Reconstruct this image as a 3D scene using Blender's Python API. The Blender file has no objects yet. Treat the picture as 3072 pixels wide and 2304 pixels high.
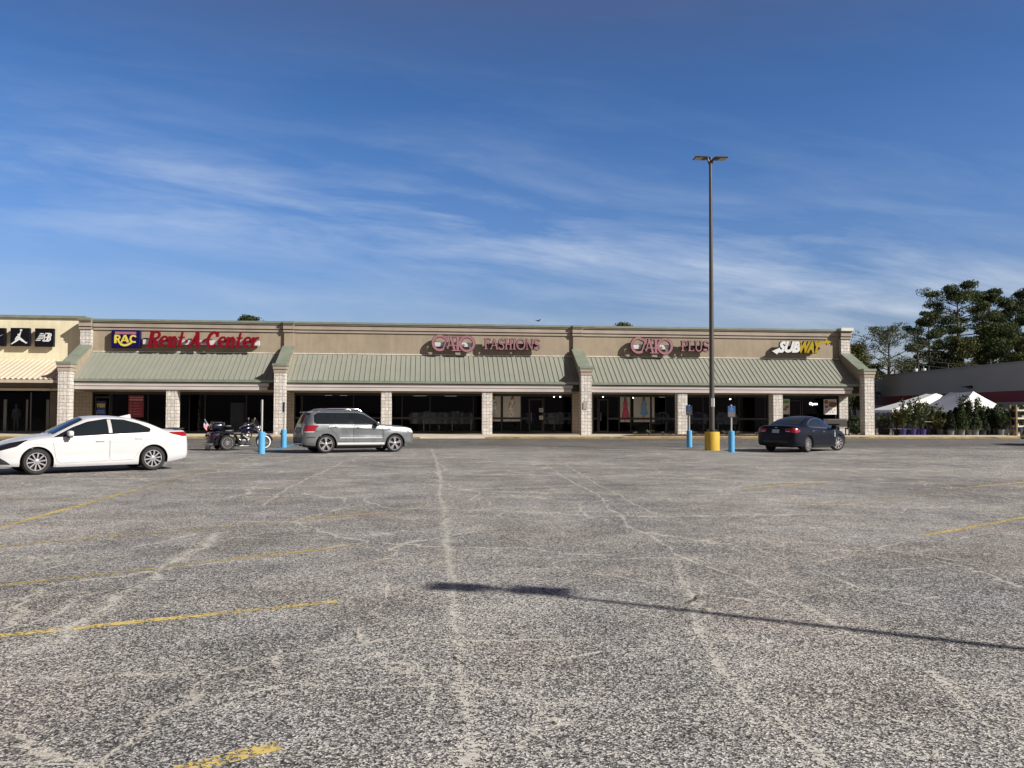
import bpy, bmesh, math, random
from math import sin, cos, pi, radians, sqrt, atan2, tan
from mathutils import Vector, Matrix, Euler
from mathutils.bvhtree import BVHTree
from mathutils.geometry import delaunay_2d_cdt
random.seed(7)
SC = bpy.context.scene
COL = SC.collection

# ------------------------------------------------------------ camera, sky, sun, exposure
FPX, CXP, CYP = 2480.0, 1536.0, 1152.0        # focal length and centre of the photograph in its own pixels
CAM_H = 1.48
YAW, PITCH, ROLL = radians(5.94), math.atan(93/2480.0), 0.0031
Fw = Vector((sin(YAW)*cos(PITCH), cos(YAW)*cos(PITCH), sin(PITCH)))
R0 = Vector((cos(YAW), -sin(YAW), 0)); U0 = R0.cross(Fw)
Rt = R0*cos(ROLL) + U0*sin(ROLL); Up = U0*cos(ROLL) - R0*sin(ROLL)
CAM = Vector((0, 0, CAM_H))
cd = bpy.data.cameras.new('camera'); cam = bpy.data.objects.new('camera', cd); COL.objects.link(cam)
m = Matrix((Rt, Up, -Fw)).transposed().to_4x4(); m.translation = CAM
cam.matrix_world = m
cd.sensor_width = 36.0; cd.lens = FPX/3072*36; cd.clip_start = .05; cd.clip_end = 3000
SC.camera = cam
SUN_AZ = atan2(.832, -.555); SUN_EL = radians(31.7)
sl = bpy.data.lights.new('sun', 'SUN'); sl.energy = 5.0; sl.angle = radians(.5); sl.color = (1, .945, .86)
so = bpy.data.objects.new('sun', sl); COL.objects.link(so)
SDIR = Vector((sin(SUN_AZ)*cos(SUN_EL), cos(SUN_AZ)*cos(SUN_EL), sin(SUN_EL)))
so.rotation_euler = (-SDIR).to_track_quat('-Z', 'Y').to_euler(); so.location = SDIR*60
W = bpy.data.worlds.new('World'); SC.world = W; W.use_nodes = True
def world():
    nt = W.node_tree; N = nt.nodes; L = nt.links; N.clear()
    out = N.new('ShaderNodeOutputWorld'); bg = N.new('ShaderNodeBackground'); L.new(bg.outputs[0], out.inputs[0])
    sky = N.new('ShaderNodeTexSky'); sky.sky_type = 'NISHITA'; sky.sun_disc = False
    sky.sun_elevation = SUN_EL; sky.sun_rotation = SUN_AZ; sky.air_density = 1.0; sky.dust_density = .6; sky.ozone_density = 2.2
    bg.inputs[1].default_value = .060
    tc = N.new('ShaderNodeTexCoord'); sp = N.new('ShaderNodeSeparateXYZ'); L.new(tc.outputs['Generated'], sp.inputs[0])
    def mt(op, a, b=None, c=None):
        n = N.new('ShaderNodeMath'); n.operation = op
        for i, v in enumerate((a, b, c)):
            if v is None: continue
            if isinstance(v, (int, float)): n.inputs[i].default_value = v
            else: L.new(v, n.inputs[i])
        return n.outputs[0]
    yy = mt('MAXIMUM', mt('ABSOLUTE', sp.outputs[1]), .15)
    u = mt('DIVIDE', sp.outputs[0], yy); v = mt('DIVIDE', sp.outputs[2], yy)
    w = mt('ADD', v, mt('MULTIPLY_ADD', u, .107, .055-.31))
    def noise(su, sv, sc, det, rough, dist=0., off=0.):
        cb = N.new('ShaderNodeCombineXYZ'); L.new(mt('MULTIPLY', u, su), cb.inputs[0]); L.new(mt('MULTIPLY', w, sv), cb.inputs[1])
        cb.inputs[2].default_value = off
        t = N.new('ShaderNodeTexNoise'); L.new(cb.outputs[0], t.inputs['Vector']); t.inputs['Scale'].default_value = sc
        t.inputs['Detail'].default_value = det; t.inputs['Roughness'].default_value = rough; t.inputs['Distortion'].default_value = dist
        return t.outputs[0]
    n1 = noise(1.1, 6.5, 3.0, 7, .58, .35, 9.4); n2 = noise(2.6, 14, 4.5, 6, .62, .2, 7.1); n3 = noise(.9, 2.4, 2.2, 4, .5, 0, 4.)
    wob = mt('ADD', w, mt('MULTIPLY_ADD', n3, .055, -.0275))
    rp = N.new('ShaderNodeValToRGB'); cr = rp.color_ramp; cr.interpolation = 'B_SPLINE'
    L.new(mt('MULTIPLY_ADD', wob, 1/.45, .25/.45), rp.inputs[0])        # w in -.25 .. .20
    pts = [(0., .10), (.16, .22), (.25, .62), (.31, .30), (.38, .72), (.45, .95), (.52, .85), (.575, .7), (.64, .28), (.74, .12), (.86, .10), (1., .0)]
    while len(cr.elements) < len(pts): cr.elements.new(.5)
    for e, (p, c) in zip(cr.elements, pts): e.position = p; e.color = (c, c, c, 1)
    st = mt('MULTIPLY_ADD', n1, 4.2, -1.72)
    stc = N.new('ShaderNodeClamp'); L.new(st, stc.inputs[0])
    fine = mt('MULTIPLY_ADD', n2, 1.7, .12)
    right = mt('MULTIPLY_ADD', u, .75, .86)
    rc = N.new('ShaderNodeClamp'); L.new(right, rc.inputs[0]); rc.inputs[1].default_value = .42; rc.inputs[2].default_value = 1.3
    f = mt('MULTIPLY', mt('MULTIPLY', rp.outputs[0], stc.outputs[0]), mt('MULTIPLY', fine, rc.outputs[0]))
    f = mt('MULTIPLY', f, .53)
    fc = N.new('ShaderNodeClamp'); L.new(f, fc.inputs[0]); fc.inputs[2].default_value = .8
    mx = N.new('ShaderNodeMix'); mx.data_type = 'RGBA'
    L.new(fc.outputs[0], mx.inputs[0])
    hs = N.new('ShaderNodeHueSaturation'); hs.inputs['Saturation'].default_value = 1.28; hs.inputs['Value'].default_value = 1.0
    L.new(sky.outputs[0], hs.inputs['Color'])
    tn = N.new('ShaderNodeMix'); tn.data_type = 'RGBA'; tn.blend_type = 'MULTIPLY'; tn.inputs[0].default_value = 1.
    L.new(hs.outputs[0], tn.inputs[6]); tn.inputs[7].default_value = (1.12, .96, 1.14, 1); L.new(tn.outputs[2], mx.inputs[6])
    mx.inputs[7].default_value = (6.6, 7.4, 8.6, 1)
    def smooth(src, a, b_, lo, hi):
        n = N.new('ShaderNodeMapRange'); n.interpolation_type = 'SMOOTHSTEP'; L.new(src, n.inputs[0])
        for i, v_ in enumerate((a, b_, lo, hi)): n.inputs[i+1].default_value = v_
        return n.outputs[0]
    # zenith and south dimmed and greyed to thin the shadow fill; north brightened
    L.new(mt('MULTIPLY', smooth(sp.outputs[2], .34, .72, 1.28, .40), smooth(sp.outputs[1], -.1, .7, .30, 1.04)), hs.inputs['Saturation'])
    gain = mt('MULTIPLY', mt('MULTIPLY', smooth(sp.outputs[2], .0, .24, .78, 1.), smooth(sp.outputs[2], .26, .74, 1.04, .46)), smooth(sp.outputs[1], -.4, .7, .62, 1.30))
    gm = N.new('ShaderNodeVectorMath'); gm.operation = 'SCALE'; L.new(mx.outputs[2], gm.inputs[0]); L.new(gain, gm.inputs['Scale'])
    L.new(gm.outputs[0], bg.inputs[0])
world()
SC.view_settings.view_transform = 'Standard'; SC.view_settings.look = 'None'
SC.view_settings.exposure = 0.35; SC.view_settings.gamma = 1.0; SC.view_settings.use_curve_mapping = False
SC.cycles.max_bounces = 8; SC.cycles.transparent_max_bounces = 12; SC.cycles.glossy_bounces = 4; SC.cycles.sample_clamp_indirect = .8
SC.cycles.use_denoising = True; SC.cycles.caustics_reflective = False; SC.cycles.caustics_refractive = False; SC.cycles.blur_glossy = 1.0

def gz(y):                                      # the lot rises a little towards the shops
    return 0.0 if y < 37 else (.17 if y > 46 else .17*(y-37)/9)
def ray(sx, sy):
    return (Fw + Rt*((sx-CXP)/FPX) - Up*((sy-CYP)/FPX))
def P(sx, sy, Y):                               # a pixel of the photograph -> point on the upright plane at distance Y
    d = ray(sx, sy); return CAM + d*(Y/d.y)
def G(sx, sy):                                  # a pixel of the photograph -> point on the lot
    d = ray(sx, sy); z = 0
    for i in range(6):
        p = CAM + d*((z-CAM_H)/d.z); z = gz(p.y)
    return p

# ------------------------------------------------------------ materials
MATS = {}
def newmat(name):
    mt = bpy.data.materials.new(name); mt.use_nodes = True; MATS[name] = mt
    nt = mt.node_tree; return mt, nt, nt.nodes['Principled BSDF']
def lk(nt, a, b): nt.links.new(a, b)
def texn(nt, kind, vec=None, **kw):
    n = nt.nodes.new('ShaderNodeTex'+kind)
    if vec is not None: lk(nt, vec, n.inputs['Vector'])
    for k, v in kw.items():
        if k in n.inputs: n.inputs[k].default_value = v
        else: setattr(n, k, v)
    return n
def mathn(nt, op, a, b=None, c=None, clamp=False):
    n = nt.nodes.new('ShaderNodeMath'); n.operation = op; n.use_clamp = clamp
    for i, v in enumerate((a, b, c)):
        if v is None: continue
        if isinstance(v, (int, float)): n.inputs[i].default_value = v
        else: lk(nt, v, n.inputs[i])
    return n.outputs[0]
def mixc(nt, fac, a, b, mode='MIX'):
    n = nt.nodes.new('ShaderNodeMix'); n.data_type = 'RGBA'; n.blend_type = mode
    for i, v in ((0, fac), (6, a), (7, b)):
        if isinstance(v, (int, float)): n.inputs[i].default_value = v
        elif isinstance(v, (tuple, list)): n.inputs[i].default_value = (*v[:3], 1)
        else: lk(nt, v, n.inputs[i])
    return n.outputs[2]
def ramp(nt, fac, pts):
    n = nt.nodes.new('ShaderNodeValToRGB'); cr = n.color_ramp
    while len(cr.elements) < len(pts): cr.elements.new(.5)
    for e, (p, c) in zip(cr.elements, pts):
        e.position = p; e.color = (c, c, c, 1) if isinstance(c, (int, float)) else (*c, 1)
    lk(nt, fac, n.inputs[0]); return n.outputs[0]
def coords(nt, which='Object', scale=(1, 1, 1)):
    if which == 'World':
        o = nt.nodes.new('ShaderNodeNewGeometry').outputs['Position']
    else:
        o = nt.nodes.new('ShaderNodeTexCoord').outputs[which]
    mp = nt.nodes.new('ShaderNodeMapping'); mp.inputs['Scale'].default_value = scale; lk(nt, o, mp.inputs['Vector'])
    return mp.outputs[0]
def bumpn(nt, b, h, strength=.3, dist=.01):
    n = nt.nodes.new('ShaderNodeBump'); n.inputs['Strength'].default_value = strength; n.inputs['Distance'].default_value = dist
    lk(nt, h, n.inputs['Height']); lk(nt, n.outputs[0], b.inputs['Normal'])
def M(name, col, rough=.6, metal=0., var=.10, scale=2.5, bump=0., bscale=60., coat=0., spec=.5, which='Object', stretch=(1, 1, 1)):
    if name in MATS: return MATS[name]
    mt, nt, b = newmat(name)
    b.inputs['Roughness'].default_value = rough; b.inputs['Metallic'].default_value = metal
    b.inputs['Specular IOR Level'].default_value = spec
    b.inputs['Coat Weight'].default_value = coat; b.inputs['Coat Roughness'].default_value = .04
    vec = coords(nt, which, stretch)
    n = texn(nt, 'Noise', vec, Scale=scale, Detail=6, Roughness=.6)
    lo = tuple(c*(1-var*1.6) for c in col); hi = tuple(min(1, c*(1+var*1.4)) for c in col)
    c = ramp(nt, n.outputs[0], [(.25, lo), (.75, hi)]); lk(nt, c, b.inputs['Base Color'])
    if bump:
        n2 = texn(nt, 'Noise', vec, Scale=bscale, Detail=4); bumpn(nt, b, n2.outputs[0], bump, .01)
    return mt
def emis(name, col, s):
    mt, nt, b = newmat(name); b.inputs['Base Color'].default_value = (*col, 1)
    b.inputs['Emission Color'].default_value = (*col, 1); b.inputs['Emission Strength'].default_value = s
    return mt
def glassmat(name, tint, refl=1.35, rough=.0):
    mt, nt, b = newmat(name); N = nt.nodes
    tr = N.new('ShaderNodeBsdfTransparent'); tr.inputs[0].default_value = (*tint, 1)
    gl = N.new('ShaderNodeBsdfGlossy'); gl.inputs['Roughness'].default_value = rough
    fr = N.new('ShaderNodeFresnel'); fr.inputs[0].default_value = refl
    mx = N.new('ShaderNodeMixShader'); lk(nt, fr.outputs[0], mx.inputs[0]); lk(nt, tr.outputs[0], mx.inputs[1]); lk(nt, gl.outputs[0], mx.inputs[2])
    lk(nt, mx.outputs[0], N['Material Output'].inputs[0]); return mt

# ------------------------------------------------------------ mesh helpers
class MB:
    def __init__(s): s.v = []; s.f = []; s.mi = []; s.cur = 0
    def add(s, vs, fs):
        o = len(s.v); s.v += [Vector(p) for p in vs]
        for f in fs: s.f.append([i+o for i in f]); s.mi.append(s.cur)
        return s
    def box(s, x0, x1, y0, y1, z0, z1, M4=None):
        vs = [Vector((x, y, z)) for x in (x0, x1) for y in (y0, y1) for z in (z0, z1)]
        if M4 is not None: vs = [M4 @ p for p in vs]
        return s.add(vs, [(0, 1, 3, 2), (4, 6, 7, 5), (0, 4, 5, 1), (2, 3, 7, 6), (0, 2, 6, 4), (1, 5, 7, 3)])
    def cbox(s, c, d, M4=None):
        return s.box(c[0]-d[0]/2, c[0]+d[0]/2, c[1]-d[1]/2, c[1]+d[1]/2, c[2]-d[2]/2, c[2]+d[2]/2, M4)
    def rbox(s, c, d, r=.03, seg=2, M4=None):
        bm = bmesh.new(); bmesh.ops.create_cube(bm, size=1)
        for v in bm.verts: v.co = Vector((v.co.x*d[0]+c[0], v.co.y*d[1]+c[1], v.co.z*d[2]+c[2]))
        bmesh.ops.bevel(bm, geom=bm.edges[:], offset=r, segments=seg, profile=.5, affect='EDGES')
        if M4 is not None: bmesh.ops.transform(bm, matrix=M4, verts=bm.verts)
        bm.verts.index_update()
        s.add([v.co.copy() for v in bm.verts], [[v.index for v in f.verts] for f in bm.faces]); bm.free(); return s
    def prism(s, poly, a0, a1, axis='y', M4=None):      # poly (p,q) extruded along axis; y: (x,z) x: (y,z) z: (x,y)
        n = len(poly)
        def mk(p, a): return {'y': (p[0], a, p[1]), 'x': (a, p[0], p[1]), 'z': (p[0], p[1], a)}[axis]
        vs = [Vector(mk(p, a0)) for p in poly]+[Vector(mk(p, a1)) for p in poly]
        if M4 is not None: vs = [M4 @ p for p in vs]
        fs = [list(range(n)), list(range(2*n-1, n-1, -1))]+[[i, i+n, (i+1) % n+n, (i+1) % n] for i in range(n)]
        return s.add(vs, fs)
    def tube(s, pts, r, n=8, cap=True):
        pts = [Vector(p) for p in pts]; rs = r if isinstance(r, (list, tuple)) else [r]*len(pts)
        o = len(s.v); u = None
        for i, p in enumerate(pts):
            t = (pts[min(i+1, len(pts)-1)]-pts[max(i-1, 0)])
            t = t.normalized() if t.length > 1e-9 else Vector((0, 0, 1))
            if u is None: u = t.orthogonal().normalized()
            else:
                u = u-t*u.dot(t); u = u.normalized() if u.length > 1e-6 else t.orthogonal().normalized()
            w = t.cross(u)
            for k in range(n):
                a = 2*pi*k/n; s.v.append(p+(u*cos(a)+w*sin(a))*rs[i])
        for i in range(len(pts)-1):
            for k in range(n):
                s.f.append([o+i*n+k, o+i*n+(k+1) % n, o+(i+1)*n+(k+1) % n, o+(i+1)*n+k]); s.mi.append(s.cur)
        if cap:
            s.f.append([o+k for k in range(n)][::-1]); s.mi.append(s.cur)
            e = o+(len(pts)-1)*n; s.f.append([e+k for k in range(n)]); s.mi.append(s.cur)
        return s
    def lathe(s, prof, n=24, M4=None, close=False):     # prof (r, h) round Z
        vs = []; L = len(prof)
        for k in range(n):
            a = 2*pi*k/n
            for r, h in prof: vs.append(Vector((r*cos(a), r*sin(a), h)))
        if M4 is not None: vs = [M4 @ p for p in vs]
        fs = []
        for k in range(n):
            for i in range(L-1 if not close else L):
                j = (i+1) % L; k2 = (k+1) % n
                fs.append([k*L+i, k2*L+i, k2*L+j, k*L+j])
        return s.add(vs, fs)
    def ball(s, c, r, nu=12, nv=8, M4=None):
        c = Vector(c); vs = []
        if isinstance(r, (int, float)): r = (r, r, r)
        for j in range(nv+1):
            t = pi*j/nv
            for k in range(nu):
                a = 2*pi*k/nu; vs.append(Vector((c.x+r[0]*sin(t)*cos(a), c.y+r[1]*sin(t)*sin(a), c.z+r[2]*cos(t))))
        if M4 is not None: vs = [M4 @ p for p in vs]
        fs = [[j*nu+k, (j+1)*nu+k, (j+1)*nu+(k+1) % nu, j*nu+(k+1) % nu] for j in range(nv) for k in range(nu)]
        return s.add(vs, fs)
    def build(s, name, mat, parent=None, smooth=0.6, uv=True, loc=None, rot=None):
        me = bpy.data.meshes.new(name); me.from_pydata([tuple(p) for p in s.v], [], s.f)
        mats = mat if isinstance(mat, (list, tuple)) else [mat]
        for m_ in mats: me.materials.append(m_)
        for p, i in zip(me.polygons, s.mi): p.material_index = i
        bm = bmesh.new(); bm.from_mesh(me)
        bmesh.ops.remove_doubles(bm, verts=bm.verts, dist=1e-5)
        bmesh.ops.recalc_face_normals(bm, faces=bm.faces)
        if smooth:
            for f in bm.faces: f.smooth = True
            for e in bm.edges:
                if len(e.link_faces) == 2 and e.calc_face_angle(0) > smooth: e.smooth = False
        if uv:
            ul = bm.loops.layers.uv.new('UVMap')
            for f in bm.faces:
                n = f.normal; ax = max(range(3), key=lambda i: abs(n[i]))
                for lp in f.loops:
                    c = lp.vert.co
                    lp[ul].uv = ((c.y, c.z), (c.x, c.z), (c.x, c.y))[ax]
        bm.to_mesh(me); bm.free()
        return link(name, me, parent, loc, rot)
def link(name, me, parent=None, loc=None, rot=None):
    o = bpy.data.objects.new(name, me); COL.objects.link(o)
    if parent is not None: o.parent = parent
    if loc is not None: o.location = loc
    if rot is not None: o.rotation_euler = rot
    return o
def tag(o, label=None, cat=None, group=None, kind=None):
    if label: o['label'] = label
    if cat: o['category'] = cat
    if group: o['group'] = group
    if kind: o['kind'] = kind
    return o
def thing(name, label, cat, loc=(0, 0, 0), rz=0, group=None):
    o = bpy.data.objects.new(name, None); COL.objects.link(o); o.empty_display_size = .2
    o.location = loc; o.rotation_euler = (0, 0, rz); return tag(o, label, cat, group)
def dup(root, loc, rz, label, scale=None):
    r = root.copy(); COL.objects.link(r); r.location = loc; r.rotation_euler = (0, 0, rz); r['label'] = label
    if scale: r.scale = scale
    for ch in list(root.children):
        c = ch.copy(); COL.objects.link(c); c.parent = r
        for g in ch.children:
            d = g.copy(); COL.objects.link(d); d.parent = c
    return r
def offset_strip(pts, w):                        # 2-D polyline -> outline polygon of constant width
    n = len(pts); L = []; R = []
    ws = w if isinstance(w, (list, tuple)) else [w]*n
    for i in range(n):
        a = Vector(pts[max(i-1, 0)]); b = Vector(pts[min(i+1, n-1)])
        t = (b-a); t = t.normalized() if t.length > 1e-9 else Vector((1, 0))
        nn = Vector((-t.y, t.x)); p = Vector(pts[i])
        L.append(p+nn*ws[i]/2); R.append(p-nn*ws[i]/2)
    return L, R
def stroke(mb, pts, w, y0, y1, f=None):           # a ribbon of a letter: (x,z) path, thick from y0 to y1
    L, R = offset_strip(pts, w)
    if f: L = [Vector(f(p)) for p in L]; R = [Vector(f(p)) for p in R]
    n = len(pts); vs = []
    for y in (y0, y1):
        vs += [(p.x, y, p.y) for p in L]+[(p.x, y, p.y) for p in R]
    fs = []
    for i in range(n-1):
        fs += [[i, i+1, n+i+1, n+i], [2*n+i, 3*n+i, 3*n+i+1, 2*n+i+1], [i, 2*n+i, 2*n+i+1, i+1], [n+i, n+i+1, 3*n+i+1, 3*n+i]]
    fs += [[0, n, 3*n, 2*n], [n-1, 3*n-1, 4*n-1, 2*n-1]]
    mb.add(vs, fs)
def arc(cx, cz, rx, rz, a0, a1, n=14):
    return [(cx+rx*cos(radians(a0+(a1-a0)*i/n)), cz+rz*sin(radians(a0+(a1-a0)*i/n))) for i in range(n+1)]
def text_mesh(s, w, h, depth, shear=0., bold=0., spacing=1.):
    cu = bpy.data.curves.new('t', 'FONT'); cu.body = s; cu.shear = shear; cu.offset = bold; cu.space_character = spacing
    cu.extrude = .05; cu.resolution_u = 3
    o = bpy.data.objects.new('t', cu); COL.objects.link(o)
    dg = bpy.context.evaluated_depsgraph_get(); me = bpy.data.meshes.new_from_object(o.evaluated_get(dg))
    bpy.data.objects.remove(o); bpy.data.curves.remove(cu)
    xs = [v.co.x for v in me.vertices]; ys = [v.co.y for v in me.vertices]
    x0, x1, y0, y1 = min(xs), max(xs), min(ys), max(ys)
    mb = MB(); mb.add([((v.co.x-x0)/(x1-x0)*w, -v.co.z/.05*depth/2, (v.co.y-y0)/(y1-y0)*h) for v in me.vertices], [list(p.vertices) for p in me.polygons])
    bpy.data.meshes.remove(me); return mb
# ------------------------------------------------------------ ground
def asphalt():
    mt, nt, b = newmat('worn asphalt'); pos = coords(nt, 'World')
    sep = nt.nodes.new('ShaderNodeSeparateXYZ'); lk(nt, pos, sep.inputs[0])
    wob = texn(nt, 'Noise', pos, Scale=55., Detail=2)
    pv = nt.nodes.new('ShaderNodeVectorMath'); pv.operation = 'MULTIPLY_ADD'
    lk(nt, wob.outputs['Color'], pv.inputs[0]); pv.inputs[1].default_value = (.012,)*3; lk(nt, pos, pv.inputs[2])
    vor = texn(nt, 'Voronoi', pv.outputs[0], Scale=104., Randomness=1.)
    vs = nt.nodes.new('ShaderNodeSeparateColor'); lk(nt, vor.outputs['Color'], vs.inputs[0])
    vor2 = texn(nt, 'Voronoi', pv.outputs[0], Scale=50.)
    vs2 = nt.nodes.new('ShaderNodeSeparateColor'); lk(nt, vor2.outputs['Color'], vs2.inputs[0])
    big = texn(nt, 'Noise', pos, Scale=.22, Detail=5, Roughness=.62); mid = texn(nt, 'Noise', pos, Scale=1.3, Detail=6, Roughness=.65)
    fine = texn(nt, 'Noise', pos, Scale=160., Detail=2)
    # share of pale stones against dark binder wanders from patch to patch
    bias = mathn(nt, 'ADD', mathn(nt, 'MULTIPLY_ADD', big.outputs[0], .45, -.22), mathn(nt, 'MULTIPLY_ADD', mid.outputs[0], .42, -.205))
    sp = mathn(nt, 'ADD', mathn(nt, 'MULTIPLY_ADD', vs.outputs[0], .62, mathn(nt, 'MULTIPLY', vs2.outputs[1], .2)), mathn(nt, 'MULTIPLY_ADD', fine.outputs[0], .4, -.12))
    sp = mathn(nt, 'ADD', sp, bias)
    col = ramp(nt, sp, [(.24, (.038, .037, .038)), (.42, (.115, .112, .109)), (.55, (.245, .236, .222)), (.69, (.49, .47, .435)), (.88, (.72, .69, .63))])
    # reddish and bluish aggregate patches
    tint = texn(nt, 'Noise', pos, Scale=.55, Detail=3)
    col = mixc(nt, .9, col, ramp(nt, tint.outputs[0], [(.3, (.96, .97, 1.03)), (.5, (1, 1, 1)), (.68, (1.03, .98, .955))]), 'MULTIPLY')
    # wheel-worn cracks filled with pale dust
    cw = texn(nt, 'Noise', pos, Scale=.8, Detail=5, Roughness=.7)
    cv = nt.nodes.new('ShaderNodeVectorMath'); cv.operation = 'MULTIPLY_ADD'
    lk(nt, cw.outputs['Color'], cv.inputs[0]); cv.inputs[1].default_value = (.9,)*3; lk(nt, pos, cv.inputs[2])
    ck = texn(nt, 'Voronoi', cv.outputs[0], Scale=.30, feature='DISTANCE_TO_EDGE')
    ck2 = texn(nt, 'Voronoi', cv.outputs[0], Scale=.85, feature='DISTANCE_TO_EDGE')
    gate = texn(nt, 'Noise', pos, Scale=.35, Detail=2)
    g1 = ramp(nt, gate.outputs[0], [(.36, 0.), (.46, 1.)]); g2 = ramp(nt, gate.outputs[0], [(.50, 0.), (.58, 1.)])
    wide = ramp(nt, mid.outputs[0], [(.35, .004), (.7, .018)])
    def crack(src, g, w):
        e = mathn(nt, 'DIVIDE', src, w); e = mathn(nt, 'SUBTRACT', 1.15, e, clamp=True)
        e = mathn(nt, 'MULTIPLY', e, mathn(nt, 'MULTIPLY_ADD', vs.outputs[1], .75, .45), clamp=True)
        return mathn(nt, 'MULTIPLY', e, g)
    c1 = crack(ck.outputs[0], g1, mathn(nt, 'MULTIPLY', wide, .60)); c2 = crack(ck2.outputs[0], g2, mathn(nt, 'MULTIPLY', wide, .8))
    cf = mathn(nt, 'MULTIPLY', mathn(nt, 'MAXIMUM', c1, c2), .95)
    col = mixc(nt, cf, col, (.60, .56, .48))
    # smoother darker drive lane by the kerb
    ed = texn(nt, 'Noise', coords(nt, 'World', (.35, .5, 1)), Scale=.5, Detail=6, Roughness=.7)
    yl = mathn(nt, 'MULTIPLY_ADD', ed.outputs[0], 7., sep.outputs[1])
    lane = ramp(nt, mathn(nt, 'MULTIPLY_ADD', yl, 1/20., -31/20.), [(.30, 0.), (.55, .8), (.95, .85), (1., .9)])
    st = texn(nt, 'Noise', coords(nt, 'World', (.12, 1.1, 1)), Scale=1.1, Detail=5)
    dark = ramp(nt, st.outputs[0], [(.32, (.038, .038, .040)), (.55, (.066, .064, .063)), (.72, (.105, .10, .094))])
    dark = mixc(nt, .22, dark, col)
    col = mixc(nt, lane, col, dark)
    # old tyre streaks and oil across the bays on the right
    sk = texn(nt, 'Noise', coords(nt, 'World', (.10, .9, 1)), Scale=1.0, Detail=6, Roughness=.65)
    skm = ramp(nt, sk.outputs[0], [(.57, 0.), (.68, .55)])
    far = ramp(nt, mathn(nt, 'MULTIPLY_ADD', sep.outputs[1], 1/40., 0.), [(.3, 0.), (.62, 1.)])
    col = mixc(nt, mathn(nt, 'MULTIPLY', skm, far), col, (.055, .053, .052))
    lk(nt, col, b.inputs['Base Color']); b.inputs['Roughness'].default_value = .88; b.inputs['Specular IOR Level'].default_value = .25
    bumpn(nt, b, mathn(nt, 'ADD', vor.outputs['Distance'], mathn(nt, 'MULTIPLY', fine.outputs[0], .4)), .55, .006)
    return mt
ASP = asphalt()
mb = MB(); xs = [-400, -60, 0, 60, 400]; ys = [-150, 0, 37, 46, 120, 900]
mb.add([(x, y, gz(y)) for y in ys for x in xs], [(j*5+i, j*5+i+1, (j+1)*5+i+1, (j+1)*5+i) for j in range(5) for i in range(4)])
tag(mb.build('ground', ASP, smooth=0), kind='structure')

def paintmat(name, col, wear, under=(.12, .105, .055)):
    mt, nt, b = newmat(name); pos = coords(nt, 'World')
    n = texn(nt, 'Noise', pos, Scale=9., Detail=7, Roughness=.72); n2 = texn(nt, 'Noise', pos, Scale=1.1, Detail=3)
    v = texn(nt, 'Voronoi', pos, Scale=60.)
    vs = nt.nodes.new('ShaderNodeSeparateColor'); lk(nt, v.outputs['Color'], vs.inputs[0])
    s = mathn(nt, 'ADD', mathn(nt, 'ADD', n.outputs[0], mathn(nt, 'MULTIPLY', n2.outputs[0], .7)), mathn(nt, 'MULTIPLY_ADD', vs.outputs[0], .45, -.22))
    vis = ramp(nt, s, [(wear, 0.), (wear+.05, 1.)])
    tone = ramp(nt, n.outputs[0], [(.3, tuple(c*.75 for c in col)), (.7, col)])
    brown = ramp(nt, s, [(wear+.05, under), (wear+.17, tuple(min(1, c) for c in col))])
    lk(nt, mixc(nt, .5, tone, brown), b.inputs['Base Color']); b.inputs['Roughness'].default_value = .8
    tr = nt.nodes.new('ShaderNodeBsdfTransparent'); mx = nt.nodes.new('ShaderNodeMixShader')
    lk(nt, vis, mx.inputs[0]); lk(nt, tr.outputs[0], mx.inputs[1]); lk(nt, b.outputs[0], mx.inputs[2])
    lk(nt, mx.outputs[0], nt.nodes['Material Output'].inputs[0]); return mt
YEL = paintmat('yellow lot paint', (.68, .52, .17), .73); YELM = paintmat('worn yellow lot paint', (.54, .40, .12), .80); YELF = paintmat('faded yellow lot paint', (.44, .33, .11), .88)
WHTL = paintmat('worn white lot paint', (.60, .58, .54), .74, (.2, .2, .19)); BLUL = paintmat('blue lot paint', (.10, .36, .60), .74, (.1, .2, .25))
def line_on_lot(a, b_, w, mat, name='parking_line'):
    a = G(*a); b_ = G(*b_); d = (b_-a); n = Vector((-d.y, d.x, 0)).normalized()*w/2
    mb = MB(); N = max(2, int(d.length/.8)); vs = []
    for i in range(N+1):
        p = a+d*(i/N); p.z = gz(p.y)+.002
        vs += [p+n, p-n]
    mb.add(vs, [(2*i, 2*i+1, 2*i+3, 2*i+2) for i in range(N)])
    return tag(mb.build(name, mat, smooth=0, uv=False), kind='structure')
for a, b_, w, m_ in (((-900, 2000), (1012, 1804), .10, YEL), ((430, 2340), (835, 2236), .11, YEL),
                     ((-500, 1685), (1150, 1537), .10, YELM), ((-300, 1790), (1110, 1632), .09, YELM),
                     ((-60, 1598), (420, 1466), .11, YEL), ((430, 1463), (780, 1368), .10, YELF), ((-60, 1508), (330, 1491), .09, YELF), ((330, 1480), (620, 1466), .09, YELF),
                     ((2770, 1607), (3120, 1544), .09, YEL), ((2232, 1466), (2480, 1445), .10, YEL), ((2900, 1462), (3200, 1436), .10, YEL),
                     ((2715, 1427), (3000, 1402), .10, YELF), ((2085, 1430), (2180, 1424), .10, YELF), ((2420, 1520), (2900, 1470), .08, YELF),
                     ((1850, 1360), (2300, 1352), .10, YELF), ((880, 1365), (1010, 1359), .10, YELF), ((-100, 1462), (60, 1467), .09, YELF), ((1150, 1537), (1330, 1519), .08, YELF)):
    line_on_lot(a, b_, w, m_)
for a, b_ in (((770, 1364), (870, 1336)), ((855, 1338), (905, 1330)), ((2180, 1359), (2260, 1354)), ((2040, 1342), (2120, 1339))):
    line_on_lot(a, b_, .28, BLUL, 'accessible_bay_line')

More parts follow.
